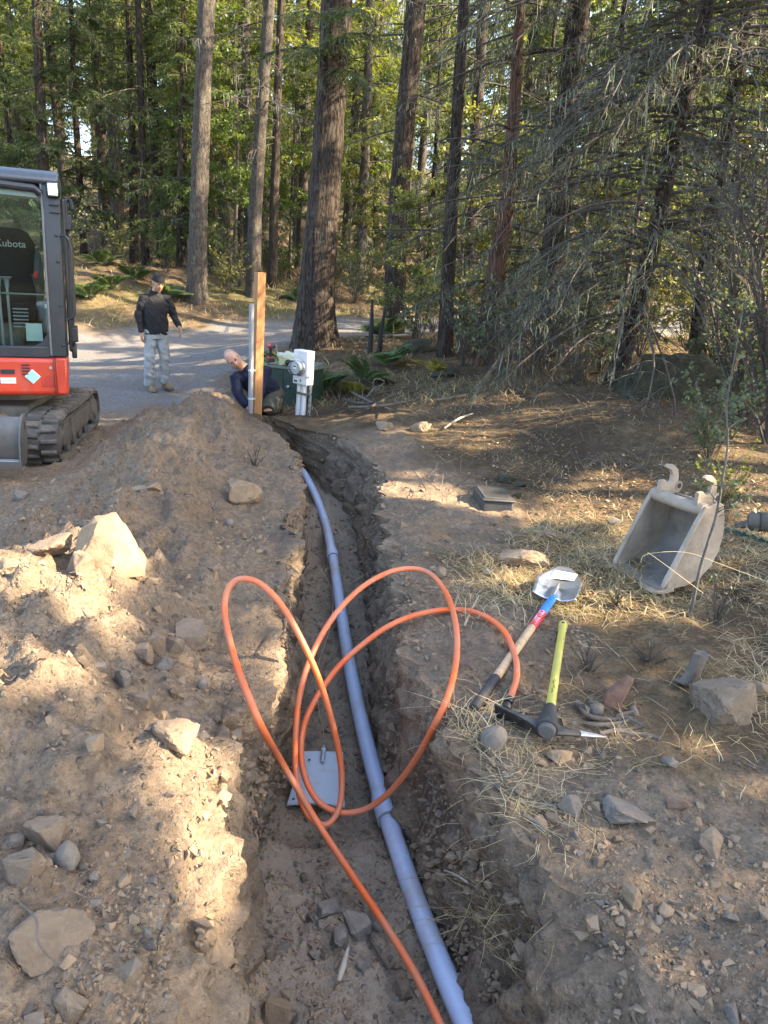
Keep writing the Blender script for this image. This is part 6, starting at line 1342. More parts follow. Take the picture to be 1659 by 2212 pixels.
ks = MB(); torso_loft(ks, [(hipc - axis_t * .03, axis_t, .172, .135, xd), (hipc.lerp(chest, .25), axis_t, .168, .13, xd), (hipc.lerp(chest, .6), axis_t, .182, .132, xd), (chest - axis_t * .03, axis_t, .19, .12, xd), (chest + axis_t * .06, axis_t, .14, .09, xd), (chest + axis_t * .10, axis_t, .08, .07, xd)])
for sh_, el, wr in ((ls, le, lw), (rs, re_, rw)): ks.tube([sh_.lerp(chest, .4), sh_, sh_.lerp(el, .5), el, el.lerp(wr, .55), wr + (el - wr) * .06], [.08, .08, .068, .06, .05, .04], 14)
ks.tube([chest + axis_t * .03, Vector(kn_)], [.095, .074], 14)
remeshed(ks, 'shirt', CLOTH_NV, pk, .0095, 3, (.014, 7, 12, 15))
kt = MB(); torso_loft(kt, [(hipc - axis_t * .13, axis_t, .155, .12, xd), (hipc, axis_t, .168, .13, xd), (hipc + axis_t * .04, axis_t, .16, .122, xd)])
for a, b_, c_2 in kl: kt.tube([a, a.lerp(b_, .55), b_ + Vector((0, 0, .045)), b_ + (c_2 - b_) * .25 + Vector((0, 0, .035)), c_2 + Vector((0, 0, .03))], [.10, .092, .080, .070, .060], 16)
tro = remeshed(kt, 'trousers', WORKP, pk, .0095, 3, (.011, 7, 14, 19))
q = MB(); c_3 = kl[0][0].lerp(kl[0][1], .5) + Vector((.075, -.05, .0)); q.box(c_3, (.03, .10, .13), (0.2, .1, .5)); q.build('thigh_pocket', simple('khaki_pocket', (.24, .225, .17), (.30, .28, .21), 7, .9), tro, bevel=.01)
for (a, b_, c_2), dz in zip(kl, (0, 0)):
    up_, so_ = MB(), MB(); boot(up_, so_, c_2 + Vector((.02, .10, .15)), c_2 + Vector((-.01, .08, -.09)), 0, up=(-.1, -1, .1)); b__ = remeshed(up_, 'boot', BOOT, pk, .008, 2); so_.build('sole', SOLE, b__, bevel=.004)
# ------------------------------------------------------------------ compact excavator at the left
EO = atz(129, 1008, -.26); ex = empty('excavator', EO); ex.rotation_euler = (0, 0, RAD(10.8)); tag(ex, 'compact red and dark grey excavator with rubber tracks parked at the left', 'excavator')
CABP = simple('dark_cab_paint', (.013, .016, .022), (.022, .027, .034), 5, .42, dirt=(.045, .043, .04), dirt_amt=.3, coat=.1)
CAB_L = simple('skylit_cab_roof', (.05, .06, .075), (.09, .10, .12), 4, .35, dirt=(.13, .125, .115), dirt_amt=.3, coat=.2)  # paler than the cab paint: sky reflection put into the roof colour
REDB = simple('excavator_red', (.46, .038, .016), (.55, .055, .022), 4, .38, dirt=(.30, .13, .09), dirt_amt=.3, coat=.25)
TRK = simple('track_rubber', (.045, .042, .038), (.085, .078, .068), 9, .85, bump=.3, dirt=(.21, .175, .135), dirt_amt=.6)
FRM = simple('track_frame_dusty', (.075, .068, .058), (.13, .115, .095), 7, .8, dirt=(.24, .20, .155), dirt_amt=.5)
BLD = simple('worn_blade', (.085, .083, .08), (.16, .155, .148), 6, .55, .3, bump=.15, dirt=(.20, .165, .13), dirt_amt=.4)
BKT = simple('dark_bucket', (.06, .052, .055), (.12, .105, .10), 6, .6, .35, bump=.2, dirt=(.15, .11, .085), dirt_amt=.5)
SEATM = simple('seat_cloth', (.008, .009, .012), (.016, .017, .02), 12, .9, spec=.1)
SEATS = simple('seat_side_vinyl', (.030, .042, .047), (.042, .055, .06), 8, .6)
GREYP = simple('grey_console', (.20, .215, .23), (.27, .285, .30), 8, .5)
CABG = glass_mat('cab_glass', (.80, .88, .86), .03)
def EB(name, lo, hi, mat, parent=None, bevel=.006, rot=None): m = MB(); m.b2(lo, hi, rot); return m.build(name, mat, parent or ex, bevel=bevel)
# track belts
def belt_pts(L=2.06, r=.195, n=10):
    pts = []
    for k in range(n + 1): a = -math.pi / 2 - math.pi * k / n; pts.append((r + r * math.cos(a), r + r * math.sin(a), 'f'))
    top = [(.5, .405), (.9, .392), (1.3, .392), (1.65, .402)]
    out = [(p[0], p[1]) for p in pts] + top
    for k in range(n + 1): a = math.pi / 2 - math.pi * k / n; out.append((L - r + r * math.cos(a), r + r * math.sin(a)))
    out += [(1.6, .0), (1.2, .002), (.8, .002), (.45, .0)]
    return out
bp = belt_pts()
P2 = [Vector((0, a, b)) for a, b in bp]; P2c = catmull(P2 + [P2[0]], 4)[:-1]; P2c = [Vector(p) for p in P2c]; nb2 = len(P2c)
cen = Vector((0, 1.03, .2))
def belt(x0, x1, th=.028):
    m = MB(); vs, fs = [], []
    for p, q in zip(P2c, P2c[1:] + P2c[:1]):
        d = (q - p).normalized(); nrm_ = Vector((0, -d.z, d.y)); nrm_ = nrm_ if nrm_.dot(p - cen) > 0 else -nrm_; i_ = p - nrm_ * th
        vs += [Vector((x0, p.y, p.z)), Vector((x1, p.y, p.z)), Vector((x1, i_.y, i_.z)), Vector((x0, i_.y, i_.z))]
    for k in range(nb2):
        a, b = k * 4, ((k + 1) % nb2) * 4
        for j in range(4): fs.append((a + j, a + (j + 1) % 4, b + (j + 1) % 4, b + j))
    return m.add(vs, fs)
trk = empty('track', (0, 0, 0)); trk.parent = ex
belt(-.305, -.005).build('belt', TRK, trk, True, angle=40)
cum = [0]
for a, b in zip(P2c, P2c[1:] + P2c[:1]): cum.append(cum[-1] + (b - a).length)
NL = 48; lugL, lugR = [], []
lm = []
for s_ in (-1, 1):
    m = MB(); m.add([(-.068, -.024, -.004), (.068, -.034, -.004), (.068, .014, -.004), (-.068, .024, -.004), (-.062, -.014, .026), (.062, -.022, .026), (.062, .004, .026), (-.062, .012, .026)] if s_ < 0 else [(-.068, -.034, -.004), (.068, -.024, -.004), (.068, .024, -.004), (-.068, .014, -.004), (-.062, -.022, .026), (.062, -.014, .026), (.062, .012, .026), (-.062, .004, .026)], [(3, 2, 1, 0), (4, 5, 6, 7), (0, 1, 5, 4), (1, 2, 6, 5), (2, 3, 7, 6), (3, 0, 4, 7)])
    o = m.build('lug', TRK, trk, bevel=.006); lm.append(o)
first = [True, True]
for k in range(NL):
    for si, s_ in enumerate((-1, 1)):
        t = (k + .5 * si) / NL * cum[-1]; i = max(j for j in range(nb2) if cum[j] <= t); f_ = (t - cum[i]) / (cum[i + 1] - cum[i]); p = P2c[i].lerp(P2c[(i + 1) % nb2], f_); d = (P2c[(i + 1) % nb2] - P2c[i]).normalized()
        nrm_ = Vector((0, -d.z, d.y)); nrm_ = nrm_ if nrm_.dot(p - cen) > 0 else -nrm_
        o = lm[si] if first[si] else lm[si].copy()
        if not first[si]: COL.objects.link(o); o.parent = trk
        first[si] = False
        x_ = Vector((1, 0, 0)); y_ = nrm_.cross(x_); o.matrix_local = Matrix.Translation((-.155 + s_ * .074, p.y, p.z)) @ Matrix((x_, y_, nrm_)).transposed().to_4x4()
for k in range(24):
    t = k / 24 * cum[-1] + .02; i = max(j for j in range(nb2) if cum[j] <= t); p = P2c[i]; d = (P2c[(i + 1) % nb2] - P2c[i]).normalized(); nrm_ = Vector((0, -d.z, d.y)); nrm_ = nrm_ if nrm_.dot(p - cen) > 0 else -nrm_
    x_ = Vector((1, 0, 0)); y_ = nrm_.cross(x_)
    if k == 0: m = MB(); m.box((0, 0, .002), (.03, .03, .004)); s0_ = m.build('drive_slot', BLACK_PL, trk); o = s0_
    else: o = s0_.copy(); COL.objects.link(o); o.parent = trk
    o.matrix_local = Matrix.Translation((-.155, p.y, p.z)) @ Matrix((x_, y_, nrm_)).transposed().to_4x4()
m = MB(); m.prism([(.30, .10), (1.72, .10), (1.78, .2), (1.70, .30), (1.2, .325), (.5, .32), (.27, .25)], (-.155, 0, 0), (0, 1, 0), (0, 0, 1), .22); m.build('track_frame', FRM, trk, bevel=.012)
m = MB(); m.prism([(.30, .12), (.62, .11), (.62, .29), (.42, .30), (.30, .24)], (-.03, 0, 0), (0, 1, 0), (0, 0, 1), .03); m.build('guard_plate', FRM, trk, bevel=.008)
m = MB(); m.prism([(.70, .12), (1.45, .12), (1.45, .30), (.70, .30)], (-.035, 0, 0), (0, 1, 0), (0, 0, 1), .03); m.build('guard_plate', FRM, trk, bevel=.008)
for y_ in (.55, .82, 1.1, 1.38): m = MB(); m.lathe([(.05, -.02), (.075, -.015), (.075, .02), (.03, .026)], (-.05, y_, .085), (1, 0, 0), 18); m.build('roller', FRM, trk, True)
m = MB(); m.lathe([(.14, -.05), (.16, -.03), (.16, .03), (.05, .05)], (-.07, .195, .195), (1, 0, 0), 24); m.build('idler', FRM, trk, True)
m = MB(); m.lathe([(.12, -.05), (.155, -.03), (.155, .03), (.10, .045), (.09, .06), (.02, .065)], (-.075, 1.865, .195), (1, 0, 0), 24); m.build('sprocket', FRM, trk, True)
t2 = empty('track', (-1.25, 0, 0)); t2.parent = ex; belt(-.305, -.005).build('belt', TRK, t2, True, angle=40)
for src in [c for c in trk.children if c.name.split('.')[0] in ('track_frame', 'lug')]:
    o = src.copy(); COL.objects.link(o); o.parent = t2
# undercarriage and dozer blade
EB('undercarriage', (-1.25, .35, .20), (-.31, 1.75, .46), FRM, bevel=.03)
m = MB(); m.lathe([(.38, 0), (.38, .08), (.34, .12)], (-.62, 1.05, .46), (0, 0, 1), 28); m.build('slew_ring', FRM, ex, True)
for x_ in (-.95, -.52): m = MB(); m.tube([(x_, .6, .34), (x_, .1, .36), (x_, -.42, .30)], [.06, .055, .05], 4); m.build('blade_arm', FRM, ex, bevel=.008)
prof = [(-.42, .51), (-.47, .46), (-.485, .38), (-.475, .28), (-.44, .19), (-.40, .13)]
m = MB(); pc_ = [tuple(p) for p in catmull([(0, a, b) for a, b in prof], 4)]; vs, fs = [], []
for dy in (0, .018):
    for p in pc_: vs += [Vector((-1.5, p[1] + dy, p[2])), Vector((-.175, p[1] + dy, p[2]))]
n_ = len(pc_)
for th in (0, 1):
    for i in range(n_ - 1): a = (th * n_ + i) * 2; fs.append((a, a + 1, a + 3, a + 2))
a = 0; fs += [(0, 1, 1 + n_ * 2, n_ * 2), ((n_ - 1) * 2, (n_ - 1) * 2 + 1, (n_ - 1) * 2 + 1 + n_ * 2, (n_ - 1) * 2 + n_ * 2)]
bl_ = MB().add(vs, fs).build('dozer_blade', BLD, ex, True, angle=40)
m = MB(); m.prism([(-.56, .13), (-.40, .13), (-.33, .25), (-.33, .53), (-.42, .53), (-.50, .46), (-.545, .33)], (-.168, 0, 0), (0, 1, 0), (0, 0, 1), .016); m.build('end_plate', BLD, bl_, bevel=.004)
m = MB(); m.box((-.84, -.43, .125), (1.32, .03, .09), (.55, 0, 0)); m.build('cutting_edge', simple('bright_edge', (.42, .43, .44), (.52, .53, .53), 6, .35, .7), bl_, bevel=.003)
m = MB(); m.box((-.1585, -.39, .44), (.004, .022, .07)); m.build('lifting_slot', BLACK_PL, bl_, bevel=.002)
# red house
def rbox(name, lo, hi, mat, r=.05, parent=None, seg=4): m = MB(); m.b2(lo, hi); return m.build(name, mat, parent or ex, bevel=r, seg=seg)
hs = rbox('lower_body', (-1.16, .30, .575), (.045, 1.95, .915), REDB, .045)
EB('corner_cover', (-.055, .292, .585), (.052, .50, .912), REDB, hs, .022)
m = MB(); m.box((-.058, .29, .75), (.005, .012, .32)); m.build('panel_seam', BLACK_PL, hs)
for k in range(4): m = MB(); m.box((-.285, .297, .845 - k * .026), (.065, .012, .012)); m.build('vent_slot', BLACK_PL, hs, bevel=.003)
m = MB(); m.box((-.235, .2965, .745), (.092, .008, .092), (0, RAD(45), 0)); stk_ = m.build('diamond_sticker', simple('pale_blue_sticker', (.50, .68, .70), (.58, .74, .76), 30, .5), hs, bevel=.006)
m = MB(); m.box((-.235, .2918, .745), (.072, .003, .018)); m.build('sticker_print', simple('teal_print', (.10, .42, .46), (.14, .46, .5), 30, .5), stk_)
m = MB(); m.box((-.235, .2915, .745), (.076, .003, .076), (0, RAD(45), 0)); m.build('sticker_border', simple('teal_border', (.30, .56, .60), (.36, .6, .63), 30, .5), stk_)
m = MB(); m.box((-.43, .297, .71), (.12, .004, .05)); lb_ = m.build('white_sticker', WHITE_P, hs)
for k in range(3): m = MB(); m.box((-.43, .2945, .724 - k * .013), (.10, .002, .004)); m.build('print_line', simple('grey_print', (.22, .22, .26), (.25, .25, .28), 5, .6), lb_)
m = MB(); m.box((-.43, .297, .785), (.11, .004, .04)); m.build('dark_sticker', CABP, hs)
m = MB(); m.prism([(-.165, .655), (-.065, .655), (-.065, .70), (-.055, .73), (-.065, .76), (-.12, .76), (-.165, .70)], (0, .2985, 0), (1, 0, 0), (0, 0, 1), .006); m.build('pressed_panel', simple('excavator_red_shade', (.36, .026, .014), (.42, .036, .018), 4, .45), hs, bevel=.004)
m = MB(); m.lathe([(.012, 0), (.012, .006)], (-.085, .298, .825), (0, -1, 0), 14); m.build('bolt', GALV, hs)
# cab frame
cb = empty('cab', (0, 0, 0)); cb.parent = ex
CAB0, CAB1 = -.96, .07
m = MB(); m.loft([[Vector((x, y, z)) for x, y, z in r] for r in ([(-.075, .30, .915), (.062, .30, .915), (.068, .40, .915), (-.06, .40, .915)], [(-.075, .30, 1.5), (.066, .30, 1.5), (.070, .40, 1.5), (-.06, .40, 1.5)], [(-.07, .31, 2.1), (.072, .31, 2.1), (.072, .41, 2.1), (-.06, .41, 2.1)], [(-.085, .36, 2.36), (.078, .36, 2.36), (.075, .46, 2.36), (-.07, .46, 2.36)])]); m.build('front_pillar', CABP, cb, bevel=.016)
m = MB(); m.tube([(-.072, .292, .93), (-.072, .292, 1.6), (-.066, .302, 2.1), (-.072, .35, 2.34)], .010, 8); m.build('pillar_trim', simple('trim_grey', (.10, .11, .125), (.15, .16, .17), 6, .4), cb, True)
for z in (1.02, 1.36, 1.72, 1.93): m = MB(); m.lathe([(.014, 0), (.013, .006), (.008, .010)], (.028, .299 if z < 2 else .306, z), (0, -1, 0), 12); m.build('bolt', CABP, cb, True)
EB('far_pillar', (-.96, .30, .915), (-.87, .40, 2.34), CABP, cb, .016)
for x_ in (-.95, .0): EB('rear_pillar', (x_, 1.42, .915), (x_ + .07, 1.52, 2.34), CABP, cb, .016)
EB('front_sill', (-.87, .305, .905), (-.075, .36, 1.005), CABP, cb, .012)
m = MB(); m.prism([(-.075, 1.0), (-.075, 1.19), (-.10, 1.10), (-.14, 1.04), (-.22, 1.0)], (0, .333, 0), (1, 0, 0), (0, 0, 1), .045); m.build('window_corner', CABP, cb, bevel=.004)
EB('rear_panel', (-.95, 1.46, .915), (.07, 1.50, 1.35), CABP, cb, .01)
EB('roof_liner', (-.93, .42, 2.27), (.05, 1.5, 2.31), CABP, cb, .01)
m = MB(); m.loft([[Vector((x, y, z)) for x, y, z in ((CAB0 - .0, y0, z0), (CAB1 + .0, y0, z0), (CAB1 + .0, 1.55, z0), (CAB0, 1.55, z0))] for y0, z0 in ((.33, 2.325), (.315, 2.36), (.34, 2.40), (.40, 2.43), (.5, 2.445))]); m.build('roof', CAB_L, cb, bevel=.02)
m = MB(); m.tube([(-.95, .325, 2.30), (-.5, .315, 2.30), (-.12, .32, 2.285), (-.075, .325, 2.25)], .032, 10); m.build('roof_edge', CABP, cb, True)
m = MB(); m.add([(-.90, .335, 2.235), (-.10, .34, 2.215), (-.13, .345, 2.265), (-.90, .342, 2.285)], [(0, 1, 2, 3)]); m.build('sun_strip', simple('pale_strip', (.22, .27, .24), (.30, .35, .31), 5, .4), cb)
m = MB(); m.box((.022, .325, 2.285), (.10, .09, .125)); lp = m.build('work_lamp', CABP, cb, bevel=.022)
m = MB(); m.box((.022, .276, 2.285), (.078, .012, .098)); m.build('reflector', simple('lamp_reflector', (.75, .76, .76), (.85, .85, .85), 20, .2, .8, bump=.2), lp, bevel=.03)
m = MB(); m.box((.022, .269, 2.285), (.082, .006, .102)); m.build('lens', GLASS, lp, bevel=.03)
for z in (2.17, 2.11): m = MB(); m.box((.03, .297, z), (.085, .02, .012)); m.build('bracket', CABP, cb, bevel=.003)
# glass
EB('front_glass', (-.87, .338, 1.42), (-.09, .343, 2.26), CABG, cb, 0)
gl_ = EB('lower_glass', (-.87, .348, 1.0), (-.075, .353, 1.44), CABG, cb, 0)
m = MB(); m.box((-.47, .35, 1.44), (.80, .012, .012)); m.build('glass_edge', simple('greenish_edge', (.12, .17, .15), (.16, .21, .19), 5, .3), cb)
EB('rear_glass', (-.88, 1.47, 1.38), (.0, 1.475, 2.26), CABG, cb, 0)
EB('side_glass', (.060, .45, 1.0), (.064, 1.40, 2.26), CABG, cb, 0)
# door edge, hinges and grab rail on the outer side
EB('door_frame', (.072, .62, .935), (.10, .69, 2.24), CABP, cb, .01); EB('door_frame', (.072, .90, .90), (.125, .96, 2.26), CABP, cb, .01)
for z in (2.05, 1.08): m = MB(); m.box((.115, .80, z), (.075, .30, .13)); m.build('hinge', CABP, cb, bevel=.01)
m = MB(); m.tube([(.10, .95, 2.26), (.15, .93, 2.25), (.16, .9, 2.17)], .02, 8); m.build('mirror_arm', CABP, cb, True)
m = MB(); m.tube([Vector(p) for p in catmull([(.060, .30, 1.93), (.10, .285, 1.92), (.135, .28, 1.85), (.138, .28, 1.60), (.138, .28, 1.34), (.125, .285, 1.27), (.075, .30, 1.24)], 5)], .0125, 10); m.build('grab_rail', simple('rail_black', (.02, .021, .024), (.05, .05, .055), 8, .3, .3), cb, True)
EB('door_foot', (.09, .72, .86), (.135, .96, .98), CABP, cb, .012)
# seat, levers, console
st = empty('seat', (0, 0, 0)); st.parent = cb
def seatring(z, hw_, y, th): return [Vector((-.43 + hw_ * math.cos(a) * (1 if abs(math.cos(a)) < .98 else 1), y + th * math.sin(a), z)) for a in [2 * math.pi * k / 20 for k in range(20)]]
m = MB(); m.loft([seatring(1.32, .23, 1.0, .07), seatring(1.45, .26, 1.02, .075), seatring(1.7, .265, 1.05, .075), seatring(1.86, .25, 1.08, .07), seatring(1.95, .20, 1.09, .06), seatring(1.985, .13, 1.095, .04)]); m.build('backrest', SEATM, st, True)
m = MB(); m.loft([[Vector((x, y, z)) for x, y in ((-.69, .55), (-.17, .55), (-.17, 1.05), (-.69, 1.05))] for z in (1.18, 1.30, 1.34)]); m.build('cushion', SEATM, st, bevel=.05)
for x_ in (-.16, -.70): m = MB(); m.ell((x_, 1.03, 1.55), (.045, .085, .26)); m.build('side_bolster', SEATS, st, True)
tm = text_mesh('Kubota', .085, 'lettering', simple('grey_thread', (.30, .31, .32), (.36, .37, .38), 30, .8), .002, bold=.001)
o = link(bpy.data.objects.new('lettering', tm), st); o.location = (-.375, .983, 1.845); o.rotation_euler = (RAD(82), 0, 0)
for x_ in (-.46, -.395):
    lv = MB(); lv.tube([(x_, .52, .98), (x_, .50, 1.30), (x_, .50, 1.50)], .011, 8); l1 = lv.build('travel_lever', simple('lever_steel', (.24, .26, .28), (.32, .34, .36), 6, .4, .5), cb, True)
    q = MB(); q.lathe([(.016, 0), (.02, .05), (.03, .075), (.044, .082), (.042, .09)], (x_, .50, 1.48), (0, 0, 1), 14); q.build('lever_knob', GREYP, l1, True)
EB('floor_pan', (-.87, .36, .93), (-.07, 1.45, .97), FRM, cb, .01)
EB('seat_base', (-.72, .6, .97), (-.30, 1.1, 1.18), FRM, cb, .02)
m = MB(); m.box((-.125, .85, 1.28), (.12, .42, .18)); m.build('console', GREYP, cb, bevel=.03)
m = MB(); m.tube([(-.15, .72, 1.33), (-.15, .71, 1.40), (-.15, .71, 1.44)], [.036, .032, .02], 14); m.build('lever_boot', RUBBER, cb, True)
m = MB(); m.tube([(-.15, .71, 1.42), (-.165, .68, 1.50), (-.18, .67, 1.60)], [.018, .022, .026], 12); js = m.build('joystick', RUBBER, cb, True)
m = MB(); m.box((-.168, .645, 1.595), (.03, .03, .055), (.2, .2, 0)); m.build('red_button', simple('red_plastic', (.55, .02, .02), (.6, .03, .03), 8, .35), js, bevel=.006)
m = MB(); m.tube([(-.10, .62, 1.36), (-.10, .60, 1.24), (-.11, .59, 1.10)], [.04, .042, .03], 4); m.build('side_cover', GREYP, cb, bevel=.01)
m = MB(); m.box((-.095, .575, 1.33), (.035, .004, .035)); m.build('small_label', WHITE_P, cb)
m = MB(); m.box((-.20, .37, 1.12), (.13, .004, .15)); m.build('paper_sheet', simple('pale_paper', (.42, .50, .50), (.5, .57, .57), 6, .6), cb)
for k in range(6): m = MB(); m.box((-.30, .42, 1.16 + k * .03), (.12, .05, .010)); m.build('step_rib', GREYP, cb, bevel=.002)
# front bucket on the arm (only its edge is in view)
bu = empty('front_bucket', (0, 0, 0)); bu.parent = ex
prof = [(-1.05, 1.47), (-1.16, 1.46), (-1.24, 1.40), (-1.285, 1.28), (-1.28, 1.16), (-1.23, 1.06), (-1.15, 1.01), (-1.04, 1.0)]
pc_ = [tuple(p) for p in catmull([(0, a, b) for a, b in prof], 4)]; n_ = len(pc_); vs, fs = [], []
for i_ in (0, .014):
    for p in pc_: vs += [Vector((-.50, p[1] + i_, p[2])), Vector((.065, p[1] + i_, p[2]))]
for th in (0, 1):
    for i in range(n_ - 1): a = (th * n_ + i) * 2; fs.append((a, a + 1, a + 3, a + 2))
MB().add(vs, fs).build('shell', BKT, bu, True)
for x_ in (-.50, .07): m = MB(); m.prism([(a, b) for a, b in prof] + [(-.93, 1.08), (-.93, 1.38)], (x_, 0, 0), (0, 1, 0), (0, 0, 1), .018); m.build('side_plate', BKT, bu, bevel=.004)
m = MB(); m.b2((-.50, -1.285, 1.005), (.068, -1.10, 1.04)); m.build('wear_strip', BKT, bu, bevel=.006)
m = MB(); m.b2((-.50, -1.29, 1.07), (.06, -1.262, 1.10)); m.build('wear_strip', BKT, bu, bevel=.004)
m = MB(); m.box((.082, -.97, 1.05), (.02, .03, .07)); m.build('side_tooth', BLD, bu, bevel=.004)
am = MB(); am.tube([(-.30, -.98, 1.25), (-.33, -1.05, 1.9), (-.36, -1.15, 2.6)], [.07, .09, .10], 4); am.build('arm', CABP, ex, bevel=.01)
am = MB(); am.tube([(-.36, -1.15, 2.55), (-.42, -.6, 2.75), (-.55, -.1, 2.0), (-.62, .2, .85)], [.09, .11, .12, .10], 4); am.build('boom', CABP, ex, bevel=.01)

# the upper works are swung a little against the tracks
SW = Matrix.Translation((.05, .30, 0)) @ Matrix.Rotation(RAD(11), 4, 'Z') @ Matrix.Translation((-.05, -.30, 0))
for o in ex.children:
    if o.name.split('.')[0] in ('lower_body', 'cab', 'front_bucket', 'arm', 'boom'): o.matrix_local = SW @ o.matrix_local
# ------------------------------------------------------------------ ferns, shrubs, sticks, grass
FP = [fern_protos(1, 11, .75, FERN), fern_protos(2, 9, .65, FERN, .34), fern_protos(3, 7, .6, FERN_Y, .32)]
for px, Y, k, sc, lb in [(560, 11.2, 0, 1.15, 'large green fern left of the post, behind the kneeling man'), (612, 11.6, 0, 1.3, 'large green fern directly behind the post'), (655, 11.4, 1, 1.2, 'green fern behind the plastic bag'), (708, 10.9, 1, 1.1, 'green fern right of the meter box at the big trunk'), (600, 12.6, 1, 1.2, 'green fern at the drive edge behind the post'),
        (842, 15.8, 2, 1.5, 'sunlit yellow fern at the foot of the leaning fir'), (826, 15.2, 1, 1.2, 'green fern beside the sunlit yellow fern'), (845, 12.2, 1, 1.1, 'green fern below the mossy hump'), (785, 11.2, 0, 1.1, 'dark green fern right of the cabinet'), (765, 10.6, 2, .8, 'yellow-green fern near the brush pile'), (940, 11.4, 2, .9, 'small yellow fern under the dark trunk'),
        (300, 21.5, 0, 1.5, 'fern on the bank behind the standing man, left'), (372, 20.8, 0, 1.3, 'bright fern on the bank right of the standing man'), (250, 20.5, 1, 1.4, 'fern on the bank between cab and standing man'), (205, 19.5, 1, 1.3, 'fern at the drive edge beside the cab'), (230, 22.5, 0, 1.4, 'fern higher on the bank beside the cab'), (690, 17.5, 1, 1.0, 'fern behind the thickest trunk'), (640, 22.5, 1, 1.3, 'fern across the drive left of the thickest trunk')]:
    q = aty(px, 780, Y); make_tree(FP[k], 'fern', (q.x, Y, gz(q.x, Y) - .02), px * .7, sc * .82, lb, 'fern', None, (.25 * math.sin(px * 3.1), .25 * math.cos(px * 1.7)))
BUSH = [bush_protos(21, 1.3, .7, 16, 900, .05, LEAF_Y), bush_protos(22, 1.6, .9, 18, 1100, .055, LEAF_S), bush_protos(23, 1.0, .6, 14, 700, .05, LEAF_G), bush_protos(24, 1.4, .8, 20, 60, .04, LEAF_S, TWIG)]
for i, (px, Y, k, sc, lb) in enumerate([(490, 22.0, 0, 1.3, 'yellow-leaved bush between the two pale trunks on the bank'), (515, 23.0, 3, 1.2, 'bare brushy bush behind the yellow-leaved bush'), (260, 23.5, 0, 1.3, 'yellow-green bush on the slope left of the standing man'), (215, 25, 3, 1.5, 'tangled dead bush on the slope beside the cab'), (360, 24, 2, 1.4, 'green bush behind the standing man'), (455, 24, 1, 1.5, 'dull green bush right of the grey trunk'), (610, 24.5, 2, 1.5, 'green bush across the drive behind the post'), (575, 25, 1, 1.6, 'dull bush behind the dark slim trunk'),
        (900, 14.5, 1, 1.0, 'dull leafy bush at the drive edge, right'), (1000, 12.0, 3, 1.2, 'brushy dead bush at the thicket foot, left'), (1090, 10.8, 3, 1.3, 'brushy dead bush in the middle of the thicket'), (1180, 10.6, 3, 1.3, 'brushy dead bush below the tall grey trunk'), (1250, 9.8, 3, 1.1, 'brushy dead bush beside the leaning tree foot'), (1120, 12.5, 1, 1.3, 'leafy bush inside the thicket'), (1060, 11.2, 1, 1.1, 'leafy bush at the thicket foot by the reddish trunk'), (1230, 11.5, 1, 1.2, 'leafy bush right of the tall grey thicket trunk'), (1150, 10.2, 3, 1.1, 'low brushy dead bush in front of the thicket'), (1300, 10.6, 2, 1.2, 'green bush behind the leaning tree foot'), (1010, 13.2, 2, 1.2, 'green bush left of the reddish trunk'), (1560, 9.0, 1, 1.0, 'leafy bush at the right edge behind the mossy boulder'), (1570, 6.4, 1, .6, 'small leafy bush above the digger bucket'), (1640, 7.4, 1, .9, 'leafy bush at the right frame edge'), (1620, 5.2, 0, .45, 'low yellowing bush right of the digger bucket'),
        (760, 23, 1, 1.2, 'low bush on the sunlit slope beyond the drive'), (690, 26, 0, 1.3, 'bush behind the thickest trunk on the slope'), (1380, 12.5, 0, 1.3, 'sunlit yellow bush behind the leaning tree'), (1480, 13.5, 0, 1.4, 'sunlit yellow bush at right behind the thicket'), (930, 18, 3, 1.3, 'bare bush along the far side of the drive'), (330, 27, 3, 1.6, 'bare bush under the thin dark firs'), (150, 22, 1, 1.4, 'bush seen through the cab window')]):
    q = aty(px, 780, Y); make_tree(BUSH[k], 'bush', (q.x, Y, gz(q.x, Y) - .03), i * 1.1, sc, lb, 'bush')
# multi-stemmed shrub at the right edge, near
for i, (px, Y, seed, h, lean, nl, lb) in enumerate([(1600, 7.6, 61, 3.4, (-.5, .1), 900, 'tall dark multi-stemmed shrub at the right frame edge'), (1690, 6.8, 62, 3.2, (-.9, .0), 700, 'leaning bare shrub just outside the right edge'), (1560, 9.4, 63, 3.6, (.2, .2), 500, 'dark many-stemmed shrub behind the right-edge shrub')]):
    q = aty(px, 820, Y); make_tree(bush_protos(seed, h, 1.0, 11, nl, .04, LEAF_S, TWIG_DK, .018, lean, per=12), 'shrub', (q.x, Y, gz(q.x, Y) - .05), 0, 1, lb, 'shrub')
# thin mottled sapling in front of the bucket
SAPB = simple('mottled_sapling_bark', (.05, .043, .038), (.13, .12, .10), 40, .85, bump=.4)
sp_ = [aty(1497, 1300, 3.45), aty(1512, 1230, 3.45), aty(1530, 1170, 3.46), aty(1548, 1110, 3.48), aty(1560, 1040, 3.5), aty(1572, 960, 3.55), aty(1570, 880, 3.6), aty(1585, 780, 3.65), aty(1610, 640, 3.7)]
sb0 = Vector((sp_[0].x, 3.45, gz(sp_[0].x, 3.45) - .02)); sap = empty('sapling', sb0); tag(sap, 'thin mottled sapling with few leaves crossing in front of the digger bucket', 'sapling')
m = MB(); m.tube([Vector((0, 0, 0))] + [Vector(p) - sb0 for p in catmull(sp_, 5)], [.011] + list(np.linspace(.0095, .0025, len(catmull(sp_, 5)))), 8); m.build('stem', SAPB, sap, True)
rngs = np.random.default_rng(31); tw, lfp = Pile(), Pile()
base_ = np.array([tuple(Vector(p) - sb0) for p in catmull(sp_, 5)])[None]
